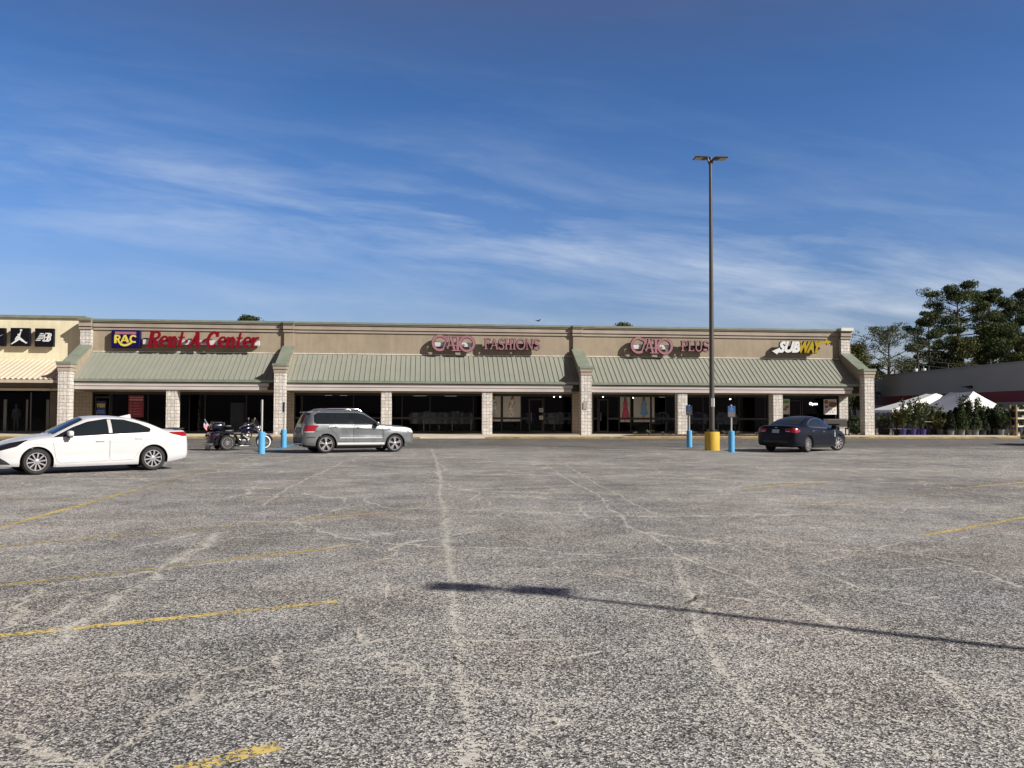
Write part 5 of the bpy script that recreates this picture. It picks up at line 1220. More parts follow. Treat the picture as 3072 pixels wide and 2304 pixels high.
# dark saloon ----------------------------------------------------
NAVYP = paint('dark navy paint', (.003, .005, .013), 0., .3, .12); NAVYP.node_tree.nodes['Principled BSDF'].inputs['Specular IOR Level'].default_value = .22
TD = [(-2.41, .44, .60, .66, .57, .69, .52, .71), (-2.38, .36, .74, .80, .69, .86, .62, .88), (-2.31, .31, .83, .95, .76, 1.035, .68, 1.07), (-2.15, .28, .88, 1.0, .82, 1.07, .70, 1.105), (-1.80, .24, .905, 1.0, .845, 1.08, .70, 1.125),
 (-1.62, .22, .91, .995, .855, 1.13, .68, 1.175), (-1.25, .20, .91, .985, .87, 1.27, .63, 1.325), (-.80, .19, .91, .965, .88, 1.375, .59, 1.435), (-.25, .19, .91, .945, .885, 1.41, .58, 1.48), (.2, .19, .91, .93, .885, 1.375, .59, 1.45), (.5, .19, .91, .92, .88, 1.24, .635, 1.32), (.95, .19, .91, .905, .875, 1.03, .72, 1.09), (1.12, .20, .91, .895, .87, .95, .76, 1.01),
 (1.45, .21, .90, .865, .86, .92, .73, .965), (1.8, .22, .885, .79, .83, .845, .67, .885), (2.1, .24, .82, .70, .75, .74, .6, .765), (2.27, .26, .70, .62, .62, .65, .48, .67), (2.35, .32, .50, .52, .44, .55, .32, .56)]
oD = dict(L=2.72, R=.325, rw=.225, arch=.372, track=.785, style='nine', paint=NAVYP, tab=TD, steer=0., crease=None,
 fdoor=[(.97, .36), (1.04, .86), (1.0, .91), (-.255, .975), (-.255, .33), (.9, .30)], rdoor=[(-.275, .33), (-.275, .975), (-1.22, 1.02), (-1.16, .80), (-1.0, .52), (-.88, .34)],
 fh=(-.06, .83), rh=(-.98, .87), hmat=CHROME, wsur=CHROME, surround=[(1.02, .925), (.58, 1.165), (.24, 1.315), (-.18, 1.385), (-.62, 1.365), (-1.0, 1.265), (-1.26, 1.12), (-1.27, 1.04), (-1.20, 1.02), (-.28, .985)],
 windows=[[(.96, .955), (.56, 1.15), (.24, 1.285), (-.16, 1.355), (-.215, 1.355), (-.21, 1.005)], [(-.235, 1.006), (-.235, 1.356), (-.60, 1.338), (-.96, 1.245), (-1.21, 1.11), (-1.235, 1.065), (-1.18, 1.045)]],
 side_bits=[('body_moulding', NAVYP, [(-.85, .55), (-.85, .59), (.9, .58), (.9, .54)]), ('side_skirt', BLKP, [(-.93, .21), (-.93, .27), (.93, .26), (.93, .20)])],
 mir=(.70, .975), 
 screens=[('windscreen', CGLASS, [(1.04, -.68), (1.04, .68), (.34, .54), (.34, -.54)], (0, 0, -1)), ('rear_window', CGL2, [(-.92, -.50), (-.92, .50), (-1.68, .64), (-1.68, -.64)], (0, 0, -1))],
 endbits=[('licence_plate', PLATE, [(-.155, .79), (.155, .79), (.155, .93), (-.155, .93)], (1, 0, 0)), ('grille', BLKP, [(-.5, .4), (.5, .4), (.4, .6), (-.4, .6)], (-1, 0, 0)), ('badge', CHROME, [(-.06, .985), (.06, .985), (.06, 1.02), (-.06, 1.02)], (1, 0, 0)), ('rear_lower_bumper', BLKP, [(-.55, .40), (.55, .40), (.5, .48), (-.5, .48)], (1, 0, 0))])
loc, rz = stand(.3555, .3923, 2.72, 43.5, .785)
dark, bvD, _ = sedan('dark_car', 'dark navy saloon seen from behind with its front wheels turned, before the right shop bay', loc, rz, oD)
for ch in dark.children:
    if ch.name.startswith('wheel') and ch.location.x > 1: ch.rotation_euler = (0, 0, radians(-28))
for s in (-1, 1):
    car_lamp(dark, bvD, s, 'tail_lamp', REDT, [(.20, .85), (.22, .90), (.02, .99), (-.12, .99), (-.36, .955), (-.37, .85), (-.05, .80), (.08, .80)], 52, (-2.29, .80))
    car_lamp(dark, bvD, s, 'reversing_lamp', LAMPW, [(-.20, .835), (-.20, .86), (-.34, .872), (-.34, .85)], 52, (-2.29, .80), .016)
    car_lamp(dark, bvD, s, 'headlamp', LAMPW, [(-.42, .77), (-.30, .82), (-.05, .77), (.10, .70), (.10, .62), (-.2, .68)], -25, (2.14, .74))
# paper tag hanging on the mirror side
mb = MB(); mb.box(.67, .71, 0, .012, .60, .80); mb.box(.67, .70, .001, .011, .83, .88)
for p in mb.v: p.y -= 1.03
mb.build('paper_tag', M('white tag', (.62, .72, .74), .6), dark)
for s in (-1,):
    for ch in dark.children:
        if ch.name.startswith('mirror'):
            for g in ch.children:
                if g.name.startswith('mirror_cap') and g.data.vertices[0].co.y < 0: g.data.materials.clear(); g.data.materials.append(NAVYP)
# car entering at the right edge
oE = dict(oS); EP = paint('black car paint', (.010, .010, .011), .1, .25, 1.); oE['paint'] = EP; oE['tab'] = TS; oE['style'] = 'twin'
e0 = G(3064, 1338)
hz = radians(180-6)
edge, bvE, _ = sedan('dark_estate', 'black car cut by the right edge of the photo, only its nose showing', (0, 0, 0), hz, oE)
nose = Matrix.Rotation(hz, 4, 'Z') @ Vector((2.05, 0, 0)); edge.location = (e0.x-nose.x+1.0, e0.y-nose.y+.55, gz(e0.y))
# ------------------------------------------------------------ three wheeled motorcycle
def trike():
    ph = radians(35); a_r, a_f = -.3437, -.2994; Z1 = 33.6
    u = Vector((cos(ph), sin(ph))); n = Vector((sin(ph), -cos(ph)))
    c = Vector((a_r*Z1, Z1))-n*.52
    R = Vector((cos(YAW), -sin(YAW))); Fd = Vector((sin(YAW), cos(YAW))); w = R*c.x+Fd*c.y; h = R*u.x+Fd*u.y
    t = thing('trike', 'dark blue and black three wheeled motorcycle parked behind the blue post', 'motorcycle', (w.x, w.y, gz(w.y)), atan2(h.y, h.x))
    BL = paint('deep blue paint', (.004, .006, .020), .2, .22, .7); CR = CHROME; SEAT = M('black leather seat', (.012, .012, .013), .45, bump=.2, bscale=40)
    ENG = M('engine metal', (.30, .29, .28), .25, metal=.9, var=.25, scale=14)
    L = 1.68                                        # rear axle at x=0, front axle at x=L
    for s in (-1, 1): wheel(t, 0, s, .52, .315, .315, .215, .20, 'wire', 0, CR)
    # front wheel: on the centre line
    f = MB(); T = Matrix.Rotation(pi/2, 4, 'X'); f.lathe([(.20, -.05), (.23, -.06), (.30, -.045), (.315, 0), (.30, .045), (.23, .06), (.20, .05)], 36, T); fw = f.build('wheel', TYRE, t, loc=(L, 0, .315), rot=(0, 0, radians(-10)))
    f = MB(); f.lathe([(.175, -.045), (.206, -.05), (.206, .05), (.175, .045)], 36, T, close=True)
    for k in range(12):
        a = 2*pi*k/12
        for s in (-1, 1): f.tube([(.04*cos(a), s*.03, .04*sin(a)), (.185*cos(a+.15), s*.02, .185*sin(a+.15))], .008, 5)
    f.lathe([(0, -.06), (.05, -.05), (.05, .05), (0, .06)], 16, T); f.build('rim', CR, fw)
    f = MB(); f.lathe([(.225, -.064), (.272, -.0575), (.272, -.0485), (.225, -.055)], 36, T, close=True); f.lathe([(.225, .064), (.272, .0575), (.272, .0485), (.225, .055)], 36, T, close=True); f.build('whitewall', M('whitewall', (.7, .7, .68), .6), fw)
    b = MB(); b.rbox((-.22, 0, .53), (.80, .78, .44), .12, 4); b.rbox((-.40, 0, .36), (.36, .84, .24), .07, 3); body = b.build('rear_body', BL, t, smooth=.9)
    b = MB(); b.prism([(-.32, -.13), (-.36, .18), (.36, .16), (.32, -.13)], -.645, -.60, 'x'); b.build('boot_lid', BLKG, body)
    for s in (-1, 1):
        fd = MB(); n_ = 18
        prof = [(-.13, .0), (-.12, .025), (-.06, .045), (.06, .045), (.12, .02), (.14, -.02)]
        vs = []
        for i in range(n_+1):
            a = radians(-12+(205)*i/n_); r = .40
            for (py, pr) in prof: vs.append(((r+pr)*cos(a)*1.05, s*(.53+py), .33+(r+pr)*sin(a)))
        k = len(prof); fd.add(vs, [(i*k+j, (i+1)*k+j, (i+1)*k+j+1, i*k+j+1) for i in range(n_) for j in range(k-1)])
        fd.tube([(.42, s*.53, .36), (.50, s*.50, .26), (.60, s*.42, .22)], [.10, .07, .03], 8); fn = fd.build('rear_fender', BL if False else BLKG, t, smooth=.9)
        m_ = MB(); m_.rbox((-.36, s*.672 if False else s*.40, .60), (.12, .02, .05), .008, 1)
        m_.v = [Vector((p.x, p.y, p.z)) for p in m_.v]; m_.build('side_marker', REDT, body)
        m_ = MB(); m_.ball((-.63, s*.30, .60), (.03, .07, .05)); m_.build('tail_lamp', REDT, body)
        p_ = MB(); p_.tube([(.60, s*.20, .52), (.72, s*.24, .36), (.60, s*.26, .24), (.30, s*.27, .20)], [.035, .04, .045, .045], 8); p_.tube([(.75, s*.20, .60), (1.0, s*.24, .44), (.86, s*.27, .24), (.55, s*.28, .17)], [.03, .035, .035, .04], 8); p_.tube([(.95, s*.29, .175), (.35, s*.30, .165)], .045, 8); p_.build('exhaust_pipe', CR, t)
        p_ = MB(); p_.rbox((.90, s*.34, .235), (.32, .10, .03), .012, 1); p_.build('footboard', BLKP, t)
        p_ = MB(); p_.tube([(1.30, s*.10, .98), (L-.04, s*.11, .50), (L, s*.10, .315)], [.03, .03, .028], 8); p_.build('fork', CR, t)
        p_ = MB(); p_.tube([(1.24, s*.06, 1.02), (1.22, s*.20, 1.12), (1.10, s*.36, 1.12), (.98, s*.42, 1.06)], .016, 6); p_.tube([(1.06, s*.38, 1.10), (.94, s*.43, 1.05)], .024, 8); p_.build('handlebar', CR, t)
        p_ = MB(); p_.tube([(1.14, s*.34, 1.12), (1.14, s*.40, 1.24)], .008, 5); p_.rbox((1.15, s*.42, 1.29), (.03, .14, .09), .014, 2); p_.build('mirror', CR, t)
    b = MB(); b.tube([(-.52, -.40, .28), (-.72, -.38, .27), (-.74, 0, .27), (-.72, .38, .27), (-.52, .40, .28)], .03, 8); b.tube([(-.45, -.36, .20), (-.66, -.2, .19), (-.66, .2, .19), (-.45, .36, .20)], .02, 8); b.build('rear_bumper', CR, t)
    b = MB(); b.rbox((-.30, 0, .97), (.46, .58, .26), .09, 4); tp = b.build('top_box', BL, t, smooth=.9)
    b = MB(); b.rbox((-.54, 0, .92), (.03, .46, .10), .012, 1); b.build('top_box_lamp', REDT, tp)
    b = MB(); b.tube([(-.48, -.22, 1.11), (-.44, -.22, 1.15), (-.14, -.22, 1.15), (-.12, -.22, 1.11)], .012, 6); b.tube([(-.48, .22, 1.11), (-.44, .22, 1.15), (-.14, .22, 1.15), (-.12, .22, 1.11)], .012, 6)
    for y in (-.12, 0, .12): b.tube([(-.46, y-.02, 1.14), (-.14, y, 1.14)], .01, 5)
    b.tube([(-.45, -.22, 1.15), (-.45, .22, 1.15)], .012, 6); b.build('luggage_rack', CR, tp)
    b = MB(); b.rbox((-.05, 0, 1.0), (.12, .44, .30), .05, 3); b.rbox((.10, -.29, .98), (.26, .08, .10), .03, 2); b.rbox((.10, .29, .98), (.26, .08, .10), .03, 2)
    b.rbox((.16, 0, .78), (.38, .36, .14), .06, 3); b.rbox((.50, 0, .68), (.42, .34, .13), .06, 3); b.rbox((.34, 0, .78), (.08, .32, .14), .035, 3); b.build('seat', SEAT, t, smooth=.9)
    b = MB(); b.tube([(.62, 0, .74), (.80, 0, .83), (1.05, 0, .88), (1.22, 0, .86)], [.09, .155, .16, .07], 14); b.build('fuel_tank', BL, t, smooth=.9)
    b = MB(); b.tube([(.64, 0, .90), (.80, 0, .985), (1.0, 0, 1.035), (1.16, 0, 1.02)], [.025, .03, .03, .025], 8); b.build('tank_console', CR, t)
    e = MB(); e.rbox((.86, 0, .34), (.40, .30, .24), .06, 3); e.rbox((.62, 0, .36), (.26, .28, .20), .06, 2)
    for a in (-.38, .38):
        for k in range(7):
            r = .45+.032*k-.14; M4 = Matrix.Translation((.86, 0, .40)) @ Matrix.Rotation(a, 4, 'Y') @ Matrix.Translation((0, 0, r-.22)); e.lathe([(0, 0), (.105-.002*k, 0), (.105-.002*k, .018), (0, .018)], 14, M4)
            e.lathe([(.07, .0), (.07, .034)], 10, M4)
        M4 = Matrix.Translation((.86, 0, .40)) @ Matrix.Rotation(a, 4, 'Y'); e.rbox((0, 0, .35), (.17, .18, .07), .03, 2, M4)
    e.lathe([(0, .0), (.10, .0), (.11, .03), (.06, .07), (0, .075)], 20, Matrix.Translation((.90, -.17, .57)) @ Matrix.Rotation(pi/2, 4, 'X'))
    e.lathe([(0, .0), (.085, .0), (.09, .03), (0, .05)], 18, Matrix.Translation((.72, -.14, .34)) @ Matrix.Rotation(pi/2, 4, 'X')); e.build('engine', ENG, t)
    b = MB(); b.tube([(1.22, 0, .92), (1.12, 0, .50), (1.02, 0, .26)], .025, 6); b.tube([(.50, .12, .58), (.30, .12, .34), (.10, .12, .32)], .025, 6); b.tube([(.50, -.12, .58), (.30, -.12, .34), (.10, -.12, .32)], .025, 6); b.tube([(.40, 0, .30), (.80, 0, .20), (1.05, 0, .24)], .05, 8); b.tube([(0, -.5, .315), (0, .5, .315)], .05, 8); b.build('frame', BLKP, t)
    b = MB(); vs = []; k = 5; n_ = 14
    for i in range(n_+1):
        a = radians(8+165*i/n_)
        for py, pr in ((-.09, -.03), (-.07, .02), (0, .04), (.07, .02), (.09, -.03)): vs.append((L+(.345+pr)*cos(a), py, .315+(.345+pr)*sin(a)))
    b.add(vs, [(i*k+j, (i+1)*k+j, (i+1)*k+j+1, i*k+j+1) for i in range(n_) for j in range(k-1)]); b.build('front_fender', BL, t, smooth=.9)
    b = MB(); b.ball((1.40, 0, .92), (.12, .11, .11)); hl = b.build('headlamp', CR, t); b = MB(); b.lathe([(0, .0), (.09, .0), (.07, .03), (0, .04)], 18, Matrix.Translation((1.49, 0, .92)) @ Matrix.Rotation(pi/2, 4, 'Y')); b.build('lens', LAMPW, hl)
    for s in (-1, 1):
        b = MB(); b.ball((1.38, s*.21, .84), (.07, .06, .06)); b.tube([(1.30, 0, .86), (1.36, s*.2, .84)], .015, 6); b.build('spot_lamp', CR, t)
    b = MB(); b.prism([(1.28, 1.0), (1.40, 1.05), (1.30, 1.22), (1.22, 1.26), (1.20, 1.10)], -.24, .24, 'y'); b.build('fairing', BLKG, t, smooth=0)
    b = MB(); b.rbox((1.12, 0, 1.06), (.12, .22, .10), .03, 2); b.build('instrument_pod', BLKP, t)
    # little flag on a stick at the back
    fl = thing('small_flag', 'small striped flag drooping from a stick on the back of the trike', 'flag', (0, 0, 0))
    M4 = Matrix.Translation(t.location) @ Matrix.Rotation(t.rotation_euler.z, 4, 'Z'); fl.matrix_world = M4 @ Matrix.Translation((-.56, -.05, 1.02))
    fl.location = (M4 @ Vector((-.56, -.05, 1.02))); fl.rotation_euler = (0, 0, t.rotation_euler.z)
    b = MB(); b.tube([(0, 0, -.06), (-.20, 0, .22)], .008, 6); b.ball((-.21, 0, .235), .018, 8, 6); b.build('stick', M('flag stick', (.6, .58, .55), .4), fl)
    mt, nt, bb = newmat('striped flag cloth'); uv = coords(nt, 'UV'); sp = nt.nodes.new('ShaderNodeSeparateXYZ'); lk(nt, uv, sp.inputs[0])
    stp = mathn(nt, 'GREATER_THAN', mathn(nt, 'FRACT', mathn(nt, 'MULTIPLY', sp.outputs[0], 6.5)), .5); c = mixc(nt, stp, (.50, .02, .03), (.72, .70, .70))
    cant = mathn(nt, 'MULTIPLY', mathn(nt, 'LESS_THAN', sp.outputs[0], .52), mathn(nt, 'GREATER_THAN', sp.outputs[1], .62)); c = mixc(nt, cant, c, (.03, .04, .16)); lk(nt, c, bb.inputs['Base Color']); bb.inputs['Roughness'].default_value = .8
    me = bpy.data.meshes.new('cloth'); vs = []; uvs = []; K = 9
    for i in range(K+1):
        v = i/K
        for j in range(6):
            q_ = j/5; x = -.19+.14*q_+(-.06*v); z = .20-.19*q_-v*.26*(1-.1*q_)
            vs.append((x-.03*sin(v*3), .018*sin(6*v+5*q_), z)); uvs.append((q_, 1-v))
    me.from_pydata(vs, [], [(i*6+j, i*6+j+1, (i+1)*6+j+1, (i+1)*6+j) for i in range(K) for j in range(5)]); me.materials.append(mt); ul = me.uv_layers.new(name='UVMap')
    for p in me.polygons:
        for li in p.loop_indices: ul.data[li].uv = uvs[me.loops[li].vertex_index]
    link('cloth', me, fl)
trike()
# ------------------------------------------------------------ foliage
def leafmat(name, a, b_, c, sc=.6, rough=.65):
    mt, nt, b = newmat(name); pos = coords(nt, 'Object')
    n = texn(nt, 'Noise', pos, Scale=sc, Detail=3); oi = nt.nodes.new('ShaderNodeNewGeometry')
    r = mathn(nt, 'MULTIPLY_ADD', oi.outputs['Random Per Island'], .55, mathn(nt, 'MULTIPLY_ADD', n.outputs[0], .9, -.22))
    lk(nt, ramp(nt, r, [(.15, a), (.5, b_), (.85, c)]), b.inputs['Base Color']); b.inputs['Roughness'].default_value = rough; b.inputs['Specular IOR Level'].default_value = .3
    tl = nt.nodes.new('ShaderNodeBsdfTranslucent'); lk(nt, ramp(nt, r, [(.15, a), (.85, c)]), tl.inputs[0]); mx = nt.nodes.new('ShaderNodeMixShader'); mx.inputs[0].default_value = .22
    lk(nt, b.outputs[0], mx.inputs[1]); lk(nt, tl.outputs[0], mx.inputs[2]); lk(nt, mx.outputs[0], nt.nodes['Material Output'].inputs[0]); return mt
BARK = M('grey brown bark', (.085, .070, .055), .9, var=.3, scale=4, stretch=(3, 3, .5)); BARKG = M('pale grey bark', (.14, .125, .105), .9, var=.25, scale=4, stretch=(3, 3, .5))
PINE = leafmat('pine needles', (.030, .050, .020), (.066, .096, .035), (.125, .15, .056)); PINED = leafmat('dark pine needles', (.022, .038, .017), (.047, .071, .028), (.092, .115, .046))
OLIVE = leafmat('olive spring leaves', (.045, .055, .016), (.085, .095, .026), (.14, .145, .042)); MIDG = leafmat('mid green leaves', (.025, .045, .014), (.048, .075, .022), (.085, .115, .035)); SPARSE = leafmat('grey green sparse leaves', (.05, .065, .035), (.085, .10, .055), (.13, .145, .08))
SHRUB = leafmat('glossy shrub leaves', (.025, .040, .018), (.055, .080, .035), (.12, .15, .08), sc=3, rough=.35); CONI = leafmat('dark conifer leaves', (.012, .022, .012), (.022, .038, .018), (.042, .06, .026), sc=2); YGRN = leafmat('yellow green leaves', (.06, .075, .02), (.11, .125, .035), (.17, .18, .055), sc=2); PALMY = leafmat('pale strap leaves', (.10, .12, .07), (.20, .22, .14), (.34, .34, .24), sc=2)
def rv(r): 
    while True:
        v = Vector((r.uniform(-1, 1), r.uniform(-1, 1), r.uniform(-1, 1)))
        if .02 < v.length <= 1: return v
def cards(pts, size, rr, asp=1.6, up=.3, fold=.0):
    vs = []; fs = []
    for p, s in pts:
        n = rv(rr).normalized(); n.z += up; n.normalize(); u = n.orthogonal().normalized(); u = Matrix.Rotation(rr.uniform(0, 6.28), 3, n) @ u; w = n.cross(u)
        k = size*s*rr.uniform(.6, 1.35); a = k*asp; o = len(vs)
        vs += [p-u*a*.5, p+w*k*.42-u*a*.08, p+u*a*.5+n*k*.1, p-w*k*.42-u*a*.08]; fs.append((o, o+1, o+2, o+3))
    return vs, fs
def foliage(name, pts, size, mat, parent, rr, asp=1.6, up=.3):
    vs, fs = cards(pts, size, rr, asp, up); me = bpy.data.meshes.new(name); me.from_pydata([tuple(v) for v in vs], [], fs); me.materials.append(mat)
    return link(name, me, parent)
def tree(kind, label, sx, base_y, top_sy, Y, wpx, mat, bark, seed, group=None, cat='tree', dens=1., clump=1.15, leaf=.34, trunk_h=.35, lean=0., lo=.35):
    # crown height and width read off the photograph at the distance the tree stands
    rr = random.Random(seed); p = P(sx, top_sy, Y); mpp = Y/ray(sx, top_sy).y/FPX; H = p.z-.27; Wd = wpx*mpp/2
    t = thing(kind, label, cat, (p.x, Y, .27), rr.uniform(0, 6.28), group)
    tm = MB(); r0 = .018*H+.05; top = Vector((lean, 0, H*.93)); tp = [Vector((lean*f*f+rr.uniform(-.1, .1)*f, rr.uniform(-.1, .1)*f, H*.93*f)) for f in (0, .15, .35, .55, .75, 1)]
    tm.tube(tp, [r0*1.25, r0, r0*.82, r0*.62, r0*.40, r0*.1], 9)
    pts = []
    def at(f):
        f = max(0, min(.999, f))*5; i = int(f); fr = (0, .15, .35, .55, .75, 1)
        return tp[i].lerp(tp[i+1], f-i)
    pine = kind == 'pine_tree'
    nb = int((14 if pine else 22)*dens)
    for k in range(nb):
        f = lo+(1-lo)*(k+.5)/nb; base = Vector((0, 0, 0)); idx = [0, .15, .35, .55, .75, 1]
        i = max(j for j in range(5) if idx[j] <= f); base = tp[i].lerp(tp[i+1], (f-idx[i])/(idx[i+1]-idx[i]))
        v = (f-lo)/(1-lo)
        if pine: rad = Wd*(.55+.55*sin(pi*min(1, v*.80+.12)))*rr.uniform(.55, 1.08)*(1 if v < .85 else .6)
        else: rad = Wd*(sin(pi*(.18+.74*v))**.8)*rr.uniform(.6, 1.08)
        a = k*2.4+rr.uniform(-.5, .5); rise = (.10+.45*v)*rad+rr.uniform(-.3, .5)
        e = base+Vector((cos(a)*rad, sin(a)*rad, rise)); e.z = min(e.z, H-.2); md = base.lerp(e, .5)+Vector((0, 0, -.05*rad if pine else .06*rad))
        tm.tube([base, md, e], [r0*.34*(1-.55*v), r0*.2*(1-.5*v), .025], 6, False)
        ends = [e, base.lerp(e, .72)+rv(rr)*.12*rad]
        for q in range(3 if pine else 3):
            s_ = base.lerp(e, rr.uniform(.45, .95)); ee = s_+Vector((rr.uniform(-1, 1), rr.uniform(-1, 1), rr.uniform(.0, .7)))*rad*.36; ee.z = min(ee.z, H-.1); tm.tube([s_, ee], [.05, .018], 5, False); ends.append(ee)
        for c in ends:
            cr_ = clump*(.82 if pine else .9)*rr.uniform(.6, 1.25); cnt = int((170 if pine else 110)*dens**.5*rr.uniform(.7, 1.2))
            for q in range(cnt):
                v_ = rv(rr); pts.append((c+Vector((v_.x*cr_, v_.y*cr_, v_.z*cr_*(.55 if pine else .75))), 1.))
    pts = [(q, s) for q, s in pts if q.z < H+.05]
    tm.build('trunk', bark, t, smooth=.9, uv=False); foliage('crown', pts, leaf*(.50 if pine else .60), mat, t, rr, 2.2 if pine else 1.5)
    return t
GT = 'trees beyond the grey store'
tree('pine_tree', 'tallest broad pine with a bare lower trunk above the grey store', 2872, 0, 846, 118, 182, PINE, BARK, 11, GT, dens=1.35, clump=1.35, leaf=.34, lo=.56)
tree('pine_tree', 'dark pine left of the tallest pine, with ragged low boughs', 2786, 0, 934, 112, 142, PINED, BARK, 12, GT, dens=1.3, clump=1.3, leaf=.33, lo=.34)
tree('pine_tree', 'tall dark pine right of the tallest pine with a gap of sky between', 2966, 0, 856, 120, 120, PINED, BARK, 13, GT, dens=1.3, clump=1.35, leaf=.34, lo=.52)
tree('pine_tree', 'dark pine rising at the right edge of the photo', 3044, 0, 868, 122, 130, PINED, BARK, 14, GT, dens=1.5, clump=1.4, leaf=.35, lo=.36)
tree('pine_tree', 'pine whose lower boughs fill in behind the right olive tree', 3010, 0, 930, 128, 130, PINED, BARK, 15, GT, dens=1.2, clump=1.4, leaf=.36, lo=.3)
tree('bare_tree', 'wide thinly leafed tree with bare spreading limbs left of the pines', 2664, 0, 977, 106, 235, SPARSE, BARK, 21, GT, dens=.95, clump=1.05, leaf=.24, lo=.40)
tree('leafy_tree', 'olive green tree close behind the right end of the strip', 2560, 0, 1036, 98, 128, OLIVE, BARKG, 31, GT, dens=1.2, clump=1.1, leaf=.30, lo=.2)
tree('leafy_tree', 'low mid green tree showing between the strip and the bare tree', 2618, 0, 1092, 108, 74, MIDG, BARKG, 32, GT, dens=.9, clump=1., leaf=.3, lo=.2)
tree('leafy_tree', 'olive green tree under the tallest pine', 2890, 0, 1006, 108, 92, OLIVE, BARKG, 33, GT, dens=1.1, clump=1.1, leaf=.30, lo=.25)
tree('leafy_tree', 'large mid green tree before the right pines', 2978, 0, 966, 108, 136, MIDG, BARKG, 34, GT, dens=1.5, clump=1.25, leaf=.31, lo=.25)
tree('leafy_tree', 'olive tree cut by the right edge of the photo', 3072, 0, 1010, 104, 70, OLIVE, BARKG, 35, GT, dens=1.1, clump=1.1, leaf=.3, lo=.2)
tree('leafy_tree', 'thin olive tree under the dark left pine', 2812, 0, 1052, 114, 84, SPARSE, BARK, 36, GT, dens=.8, clump=1., leaf=.28, lo=.25)
tree('leafy_tree', 'small grey green tree behind the transformer pole', 2728, 0, 1084, 120, 80, SPARSE, BARK, 37, GT, dens=.7, clump=1., leaf=.28, lo=.3)
GR = 'trees showing over the shop roof'
tree('leafy_tree', 'dark round treetop just showing over the roof above the red lettering', 747, 0, 943, 84, 66, PINED, BARK, 41, GR, dens=1.4, clump=.9, leaf=.26, lo=.55)
tree('leafy_tree', 'light olive treetop showing over the roof left of the light pole', 1878, 0, 964, 92, 56, OLIVE, BARKG, 42, GR, dens=1., clump=.8, leaf=.24, lo=.55)
tree('leafy_tree', 'small sparse treetop over the roof, just right of the light olive one', 1925, 0, 972, 92, 34, OLIVE, BARKG, 43, GR, dens=.6, clump=.55, leaf=.2, lo=.6)
# ------------------------------------------------------------ power pole, wires
px_ = P(2753, 1050, 104); t = thing('utility_pole', 'wooden utility pole with grey transformer cans above the grey store', 'utility pole', (px_.x, 104, .27)); H = px_.z-.27
WOODP = M('weathered pole wood', (.10, .08, .065), .9); CAN = M('grey transformer can', (.46, .47, .47), .5, var=.06)
mb = MB(); mb.tube([(0, 0, 0), (0, 0, H)], [.17, .12], 10); mb.build('pole', WOODP, t); mb = MB(); mb.box(-1., 1., -.15, -.04, H-1.35, H-1.22); mb.build('crossarm', WOODP, t)
for dx, h_ in ((-.50, H-2.65), (.52, H-2.6), (.08, H-2.75)):
    mb = MB(); y_ = -.32 if abs(dx) > .2 else .38
    mb.lathe([(0, 0), (.30, 0), (.31, .04), (.31, .95), (.27, 1.02), (0, 1.05)], 18, Matrix.Translation((dx*1.15, y_, h_-.9))); mb.tube([(dx*1.15, y_, h_+.12), (dx*1.15, y_, h_+.4)], .05, 6); mb.build('transformer', CAN, t)
def wire(a, b_, sag, label):
    a, b_ = Vector(a), Vector(b_); m_ = (a+b_)/2; mb = MB(); mb.tube([a.lerp(b_, k/14)-Vector((0, 0, sag*4*(k/14)*(1-k/14))) for k in range(15)], .022, 5)
    for p in mb.v: p -= m_
    tag(mb.build('power_line', BLKP, smooth=0, uv=False, loc=m_), label, 'power line', 'power lines crossing before the trees')
top = Vector((px_.x, 104, px_.z))
for i, (sy, lab) in enumerate(((1092, 'highest thin power line running right from the transformer pole'), (1103, 'middle thin power line running right from the transformer pole'), (1112, 'lowest thin power line running right from the transformer pole'))):
    e = P(3120, sy-2+i, 101); wire((top.x+(-.9, 0, .9)[i], 104, top.z-1.2-.75*i), e, .5, lab)
# ------------------------------------------------------------ bird over the roof
bp = P(1615, 963, 70); t = thing('bird', 'tiny dark bird flying above the middle of the roof', 'bird', bp, .6)
mb = MB(); mb.tube([(-.22, 0, 0), (-.12, 0, .01), (.02, 0, .02), (.12, 0, .03), (.17, 0, .03)], [.02, .045, .06, .04, .012], 8)
for s in (-1, 1): mb.add([(.06, s*.03, .03), (-.06, s*.03, .03), (-.10, s*.30, .10), (-.02, s*.34, .11), (.06, s*.2, .08), (.06, s*.03, .045), (-.06, s*.03, .045), (-.10, s*.30, .11), (-.02, s*.34, .12), (.06, s*.2, .09)], [(0, 1, 2, 3, 4), (9, 8, 7, 6, 5)])
mb.add([(-.2, -.02, 0), (-.2, .02, 0), (-.36, .07, .01), (-.36, -.07, .01)], [(0, 1, 2, 3)])
mb.build('body', M('dark feathers', (.02, .02, .022), .8), t)
